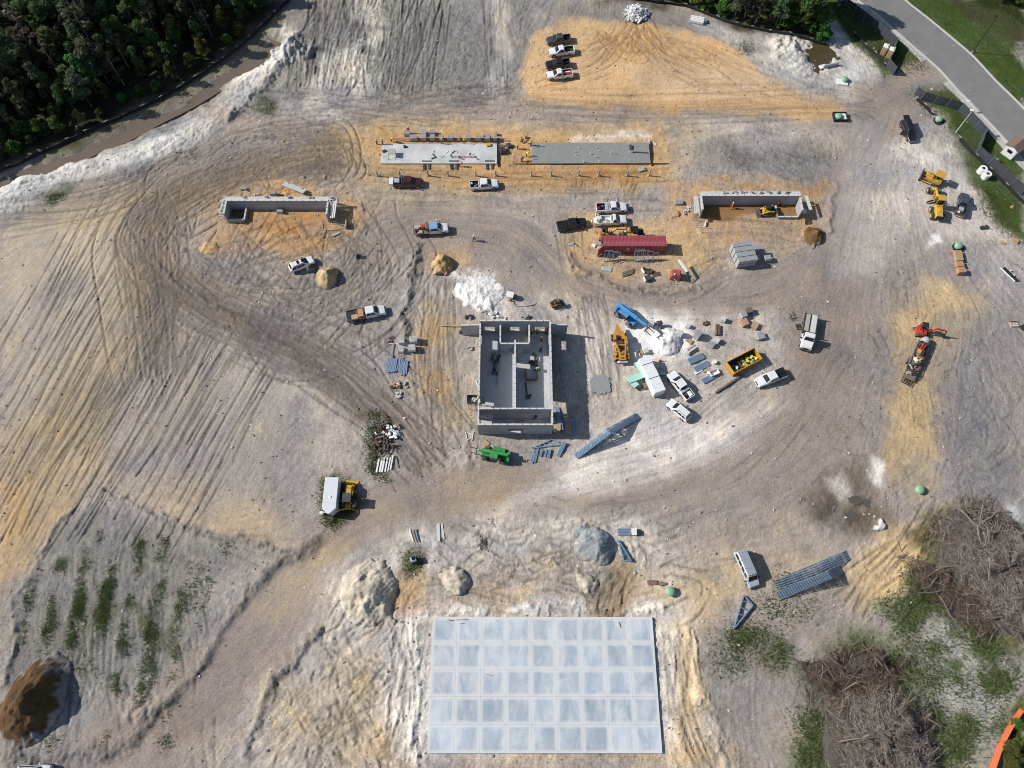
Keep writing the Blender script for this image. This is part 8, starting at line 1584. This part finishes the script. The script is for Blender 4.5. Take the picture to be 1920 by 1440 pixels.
# ---------------------------------------------------------------- people: one skinned body each, clothes as shells over it
m_skin = mat('skin', (.36, .20, .13), .6); m_jean = mat('blue_jeans', (.035, .05, .085), .9); m_pant = mat('dark_trousers', (.03, .03, .032), .9); m_boot = mat('boots', (.04, .028, .018), .8)
m_lime = mat('lime_vest', (.50, .75, .10), .7); m_orv = mat('orange_vest', (.85, .16, .03), .7); m_pink = mat('pink_shirt', (.70, .06, .28), .7); m_reds = mat('red_shirt', (.60, .05, .03), .7); m_blks = mat('black_shirt', (.02, .02, .024), .8); m_tans = mat('tan_shirt', (.55, .38, .16), .8)
m_hat = mat('white_helmet', (.8, .8, .8), .35); m_haty = mat('yellow_helmet', (.75, .55, .05), .35); m_hato = mat('orange_helmet', (.8, .2, .04), .35)
def joints(pose):
    J = {'pel': (0, 0, .95), 'bel': (0, 0, 1.12), 'che': (0, 0, 1.32), 'nec': (0, 0, 1.50), 'chin': (.03, 0, 1.58), 'hea': (.02, 0, 1.68), 'top': (.01, 0, 1.77)}
    for s, n in ((1, 'l'), (-1, 'r')):
        J.update({f'sh{n}': (0, s * .19, 1.42), f'el{n}': (.03, s * .27, 1.14), f'wr{n}': (.10, s * .27, .90), f'pa{n}': (.12, s * .265, .82), f'hi{n}': (0, s * .10, .90), f'kn{n}': (.02, s * .12, .50), f'an{n}': (-.02, s * .12, .09), f'to{n}': (.16, s * .14, .04)})
    if pose == 'reach':
        for s, n in ((1, 'l'), (-1, 'r')): J.update({f'el{n}': (.22, s * .24, 1.22), f'wr{n}': (.45, s * .18, 1.18), f'pa{n}': (.53, s * .17, 1.17)})
    if pose == 'walk':
        J.update({'knl': (.18, .11, .52), 'anl': (.22, .12, .10), 'tol': (.40, .13, .05), 'knr': (-.06, -.11, .49), 'anr': (-.32, -.12, .13), 'tor': (-.17, -.13, .03), 'ell': (-.12, .26, 1.16), 'wrl': (-.02, .26, .93), 'pal': (.02, .26, .86), 'elr': (.12, -.26, 1.15), 'wrr': (.32, -.24, 1.02), 'par': (.39, -.23, .99)})
    if pose == 'bend':
        f = {'bel': (.10, 0, 1.06), 'che': (.28, 0, 1.17), 'nec': (.44, 0, 1.24), 'chin': (.52, 0, 1.24), 'hea': (.60, 0, 1.27), 'top': (.68, 0, 1.30)}; J.update(f)
        for s, n in ((1, 'l'), (-1, 'r')): J.update({f'sh{n}': (.38, s * .19, 1.18), f'el{n}': (.45, s * .23, .90), f'wr{n}': (.55, s * .18, .66), f'pa{n}': (.58, s * .17, .58), f'kn{n}': (.10, s * .13, .50), f'an{n}': (-.05, s * .14, .09), f'to{n}': (.13, s * .15, .04)})
    return {k: Vector(v) for k, v in J.items()}
CH_T = [('pel', 'bel'), ('bel', 'che'), ('che', 'nec')]
BODY = CH_T + [('nec', 'chin'), ('chin', 'hea'), ('hea', 'top')] + [e for n in 'lr' for e in (('che', f'sh{n}'), (f'sh{n}', f'el{n}'), (f'el{n}', f'wr{n}'), (f'wr{n}', f'pa{n}'), ('pel', f'hi{n}'), (f'hi{n}', f'kn{n}'), (f'kn{n}', f'an{n}'), (f'an{n}', f'to{n}'))]
RAD = dict(pel=.135, bel=.125, che=.15, nec=.06, chin=.075, hea=.10, top=.06, sh=.068, el=.047, wr=.034, pa=.04, hi=.095, kn=.062, an=.048, to=.045)
def skinned(name, J, edges, root, grow, m, extra=None):
    ks = sorted({k for e in edges for k in e}, key=lambda k: k != root); me = bpy.data.meshes.new(name); co = [tuple(J[k]) for k in ks]; ed = [(ks.index(a), ks.index(b_)) for a, b_ in edges]
    rad = [(RAD[k] if k in RAD else RAD[k[:-1]]) * (1 if k not in ('pel', 'bel', 'che') else 1) + grow for k in ks]
    if extra:                                   # fingers: five short chains rooted in each palm
        for n, s in (('l', 1), ('r', -1)):
            w_, p_ = J[f'wr{n}'], J[f'pa{n}']; d = (p_ - w_).normalized(); sd_ = Vector((0, 1, 0)); up = d.cross(sd_).normalized()
            for q, ln in ((-.030, .075), (-.010, .09), (.010, .085), (.030, .065)):
                i = ks.index(f'pa{n}'); a = p_ + up * q + d * .035; b_ = a + d * ln * .5; c = b_ + d * ln * .4 - sd_ * s * .02
                for v in (a, b_, c): co.append(tuple(v)); rad.append(.010)
                ed += [(i, len(co) - 3), (len(co) - 3, len(co) - 2), (len(co) - 2, len(co) - 1)]
            a = p_ + up * .045; b_ = a + up * .03 + d * .03; co += [tuple(a), tuple(b_)]; rad += [.012, .010]; ed += [(ks.index(f'pa{n}'), len(co) - 2), (len(co) - 2, len(co) - 1)]
    me.from_pydata(co, ed, []); o = bpy.data.objects.new(name, me); COL.objects.link(o); md = o.modifiers.new('skin', 'SKIN'); sv = me.skin_vertices[0].data if me.skin_vertices else None
    if sv is None:
        at_ = me.attributes.new('skin_radius', 'FLOAT_VECTOR', 'POINT') if False else None; me.skin_vertices.new(); sv = me.skin_vertices[0].data
    for i, r_ in enumerate(rad):
        k = ks[i] if i < len(ks) else ''
        sv[i].radius = (r_ * (1.18 if k in ('che', 'pel', 'bel') else 1), r_ * (.82 if k in ('che', 'pel', 'bel') else 1)); sv[i].use_root = (i == 0)
    sb = o.modifiers.new('sub', 'SUBSURF'); sb.levels = sb.render_levels = 1; bpy.context.view_layer.update(); nm = bpy.data.meshes.new_from_object(o.evaluated_get(bpy.context.evaluated_depsgraph_get())); bpy.data.objects.remove(o); nm.materials.clear(); nm.materials.append(m)
    for p in nm.polygons: p.use_smooth = True
    nm.name = name; return nm
PE = {}
for ps in ('stand', 'reach', 'walk', 'bend'):
    J = joints(ps); fwd = (J['top'] - J['chin']).normalized()
    PE[ps] = dict(J=J, body=skinned('body', J, BODY, 'pel', 0, m_skin, True),
        shirt=skinned('shirt', J, CH_T[:2] + [('che', 'shl'), ('che', 'shr'), ('shl', 'ell'), ('shr', 'elr')], 'pel', .022, m_lime), vest=skinned('vest', J, CH_T[:2] + [('che', 'shl'), ('che', 'shr')], 'pel', .036, m_lime),
        trousers=skinned('trousers', J, [('pel', 'hil'), ('pel', 'hir'), ('hil', 'knl'), ('hir', 'knr'), ('knl', 'anl'), ('knr', 'anr')], 'pel', .022, m_jean), boots=skinned('boot', J, [('anl', 'tol')], 'anl', .018, m_boot), boots2=skinned('boot', J, [('anr', 'tor')], 'anr', .018, m_boot))
CACHE = {}
def recol(me, m):
    k = (me.name, m.name)
    if k not in CACHE: c = me.copy(); c.materials.clear(); c.materials.append(m); CACHE[k] = c
    return CACHE[k]
def person(px, py, rz, pose, top, legs, hat, label, z=None, zpx=0.0):
    x, y = G(px, py, zpx); t = thing('person', label, 'person', x, y, rz, z=z); P_ = PE[pose]; J = P_['J']; part('body', P_['body'], None, t); part('shirt', recol(P_['shirt'], top if top in (m_pink, m_reds, m_blks, m_tans) else m_blks if pose == 'walk' else m_tans if False else top), None, t)
    part('vest', recol(P_['vest'], top), None, t); part('trousers', recol(P_['trousers'], legs), None, t); part('boot', P_['boots'], None, t); part('boot', P_['boots2'], None, t)
    c = J['hea']; up = (J['top'] - J['chin']).normalized(); q = up.to_track_quat('Z', 'Y')
    h = MB().dome((0, 0, .02), .135, .13, 14, 4).cyl((0, 0, .012), (0, 0, .028), .165, n=14)
    for v, n in ((.052, 1), (-.052, 1)): pass
    ho = part('hard_hat', h, hat, t); ho.location = c + up * .035; ho.rotation_mode = 'QUATERNION'; ho.rotation_quaternion = q
    fx = up.cross(Vector((0, 1, 0))); fx = -fx if fx.x < 0 and pose != 'bend' else fx; fwd = fx if pose != 'bend' else Vector((0, 0, -1))
    f = MB().box(c + fwd * .105 + up * -.02, (.03, .028, .045))
    for s in (-1, 1): f.box(c + fwd * .098 + Vector((0, s * .035, 0)) + up * .012, (.012, .022, .012)); f.box(c + Vector((0, s * .104, 0)), (.045, .02, .06))
    f.box(c + fwd * .095 - up * .062, (.012, .045, .012)); part('face', f, m_skin, t); return t
HZ = None
for a in (
    (707, 271, 60, 'stand', m_lime, m_jean, m_haty, 'worker in a lime vest at the far left behind the pale slab'), (717.5, 271, 0, 'reach', m_lime, m_pant, m_hat, 'worker in a lime vest reaching over the left corner of the pale slab'), (734.5, 266, -20, 'bend', m_lime, m_jean, m_haty, 'worker in a lime vest bending over planks behind the pale slab'),
    (766, 249, -90, 'stand', m_reds, m_jean, m_hat, 'worker in a red vest and white helmet behind the leftmost block cube'), (829, 270, 180, 'stand', m_pink, m_jean, m_hat, 'worker in a pink shirt and white helmet behind the pale slab'), (871, 270, -90, 'stand', m_lime, m_pant, m_haty, 'worker in a yellow helmet between block stacks behind the pale slab'),
    (862, 312, 0, 'bend', m_orv, m_jean, m_hat, 'worker in an orange vest bending at the front edge of the pale slab'), (970, 279, 0, 'stand', m_lime, m_jean, m_haty, 'worker in a lime vest standing between the two strip slabs'), (995, 274, -30, 'reach', m_lime, m_jean, m_haty, 'worker in a lime vest at the top corner of the wet slab'),
    (987, 294, 0, 'bend', m_lime, m_pant, m_haty, 'worker in a lime vest bending at the left end of the wet slab'), (978, 303, 40, 'bend', m_blks, m_pant, m_haty, 'worker in dark clothes kneeling low at the lower left of the wet slab'), (888.5, 451, 0, 'walk', m_lime, m_jean, m_hat, 'worker in a lime vest walking alone across the grey track'),
    (1108.5, 424, 180, 'walk', m_lime, m_jean, m_hat, 'worker in a pale lime vest nearest the black pickup'), (1123, 421, 90, 'stand', m_lime, m_jean, m_haty, 'worker in a lime vest beside the lower white pickup'), (1115.5, 411, 0, 'stand', m_lime, m_pant, m_hat, 'worker in a lime vest at the dropped tailgate'),
    (1371, 390, -120, 'walk', m_orv, m_orv, m_hat, 'worker all in orange walking inside the right block enclosure'), (1461, 386, 180, 'bend', m_reds, m_pant, m_hato, 'worker in a red shirt crouching by the back wall of the right enclosure'), (997.5, 626, 100, 'bend', m_lime, m_pant, m_haty, 'worker in a lime vest in the top right room corner, left of two'),
    (1007, 626, 80, 'reach', m_lime, m_pant, m_haty, 'worker in a lime vest in the top right room corner, right of two'), (1023.5, 627, 90, 'stand', m_orv, m_pant, m_hato, 'worker in an orange vest and helmet against the right wall of the building'), (1015, 640, 45, 'stand', m_orv, m_pant, m_hat, 'worker in an orange vest and white helmet in the right room'),
    (1013, 661, 60, 'bend', m_blks, m_pant, m_char, 'worker in black clothes bending in the right room'), (1011.5, 694, 200, 'bend', m_lime, m_pant, m_hat, 'worker in a lime vest bending beside the props in the right room'),
    (1055, 785, 0, 'bend', m_lime, m_pant, m_haty, 'worker in a lime vest in the building shade by the steel bundle'), (1041, 814, 90, 'bend', m_tans, m_oldw, m_haty, 'worker in tan at the front right corner of the building'), (624, 381, 90, 'stand', m_orv, m_pant, m_hato, 'worker in orange on the right scaffold of the left enclosure'),
    (1262, 523, 0, 'stand', m_blks, m_jean, m_hat, 'worker in dark clothes in the shade of the red housing')): person(*a)
for a, z, zp in (((897, 748, 20, 'reach', m_lime, m_pant, m_haty, 'worker in a lime vest high on the work platform, the upper of two'), 3.16, 3.9), ((900, 754, 200, 'stand', m_lime, m_pant, m_hat, 'worker in a lime vest high on the work platform, the lower of two'), 3.16, 3.9)): person(*a, z=z, zpx=zp)
# tuck away prototypes used only for their data: none are linked
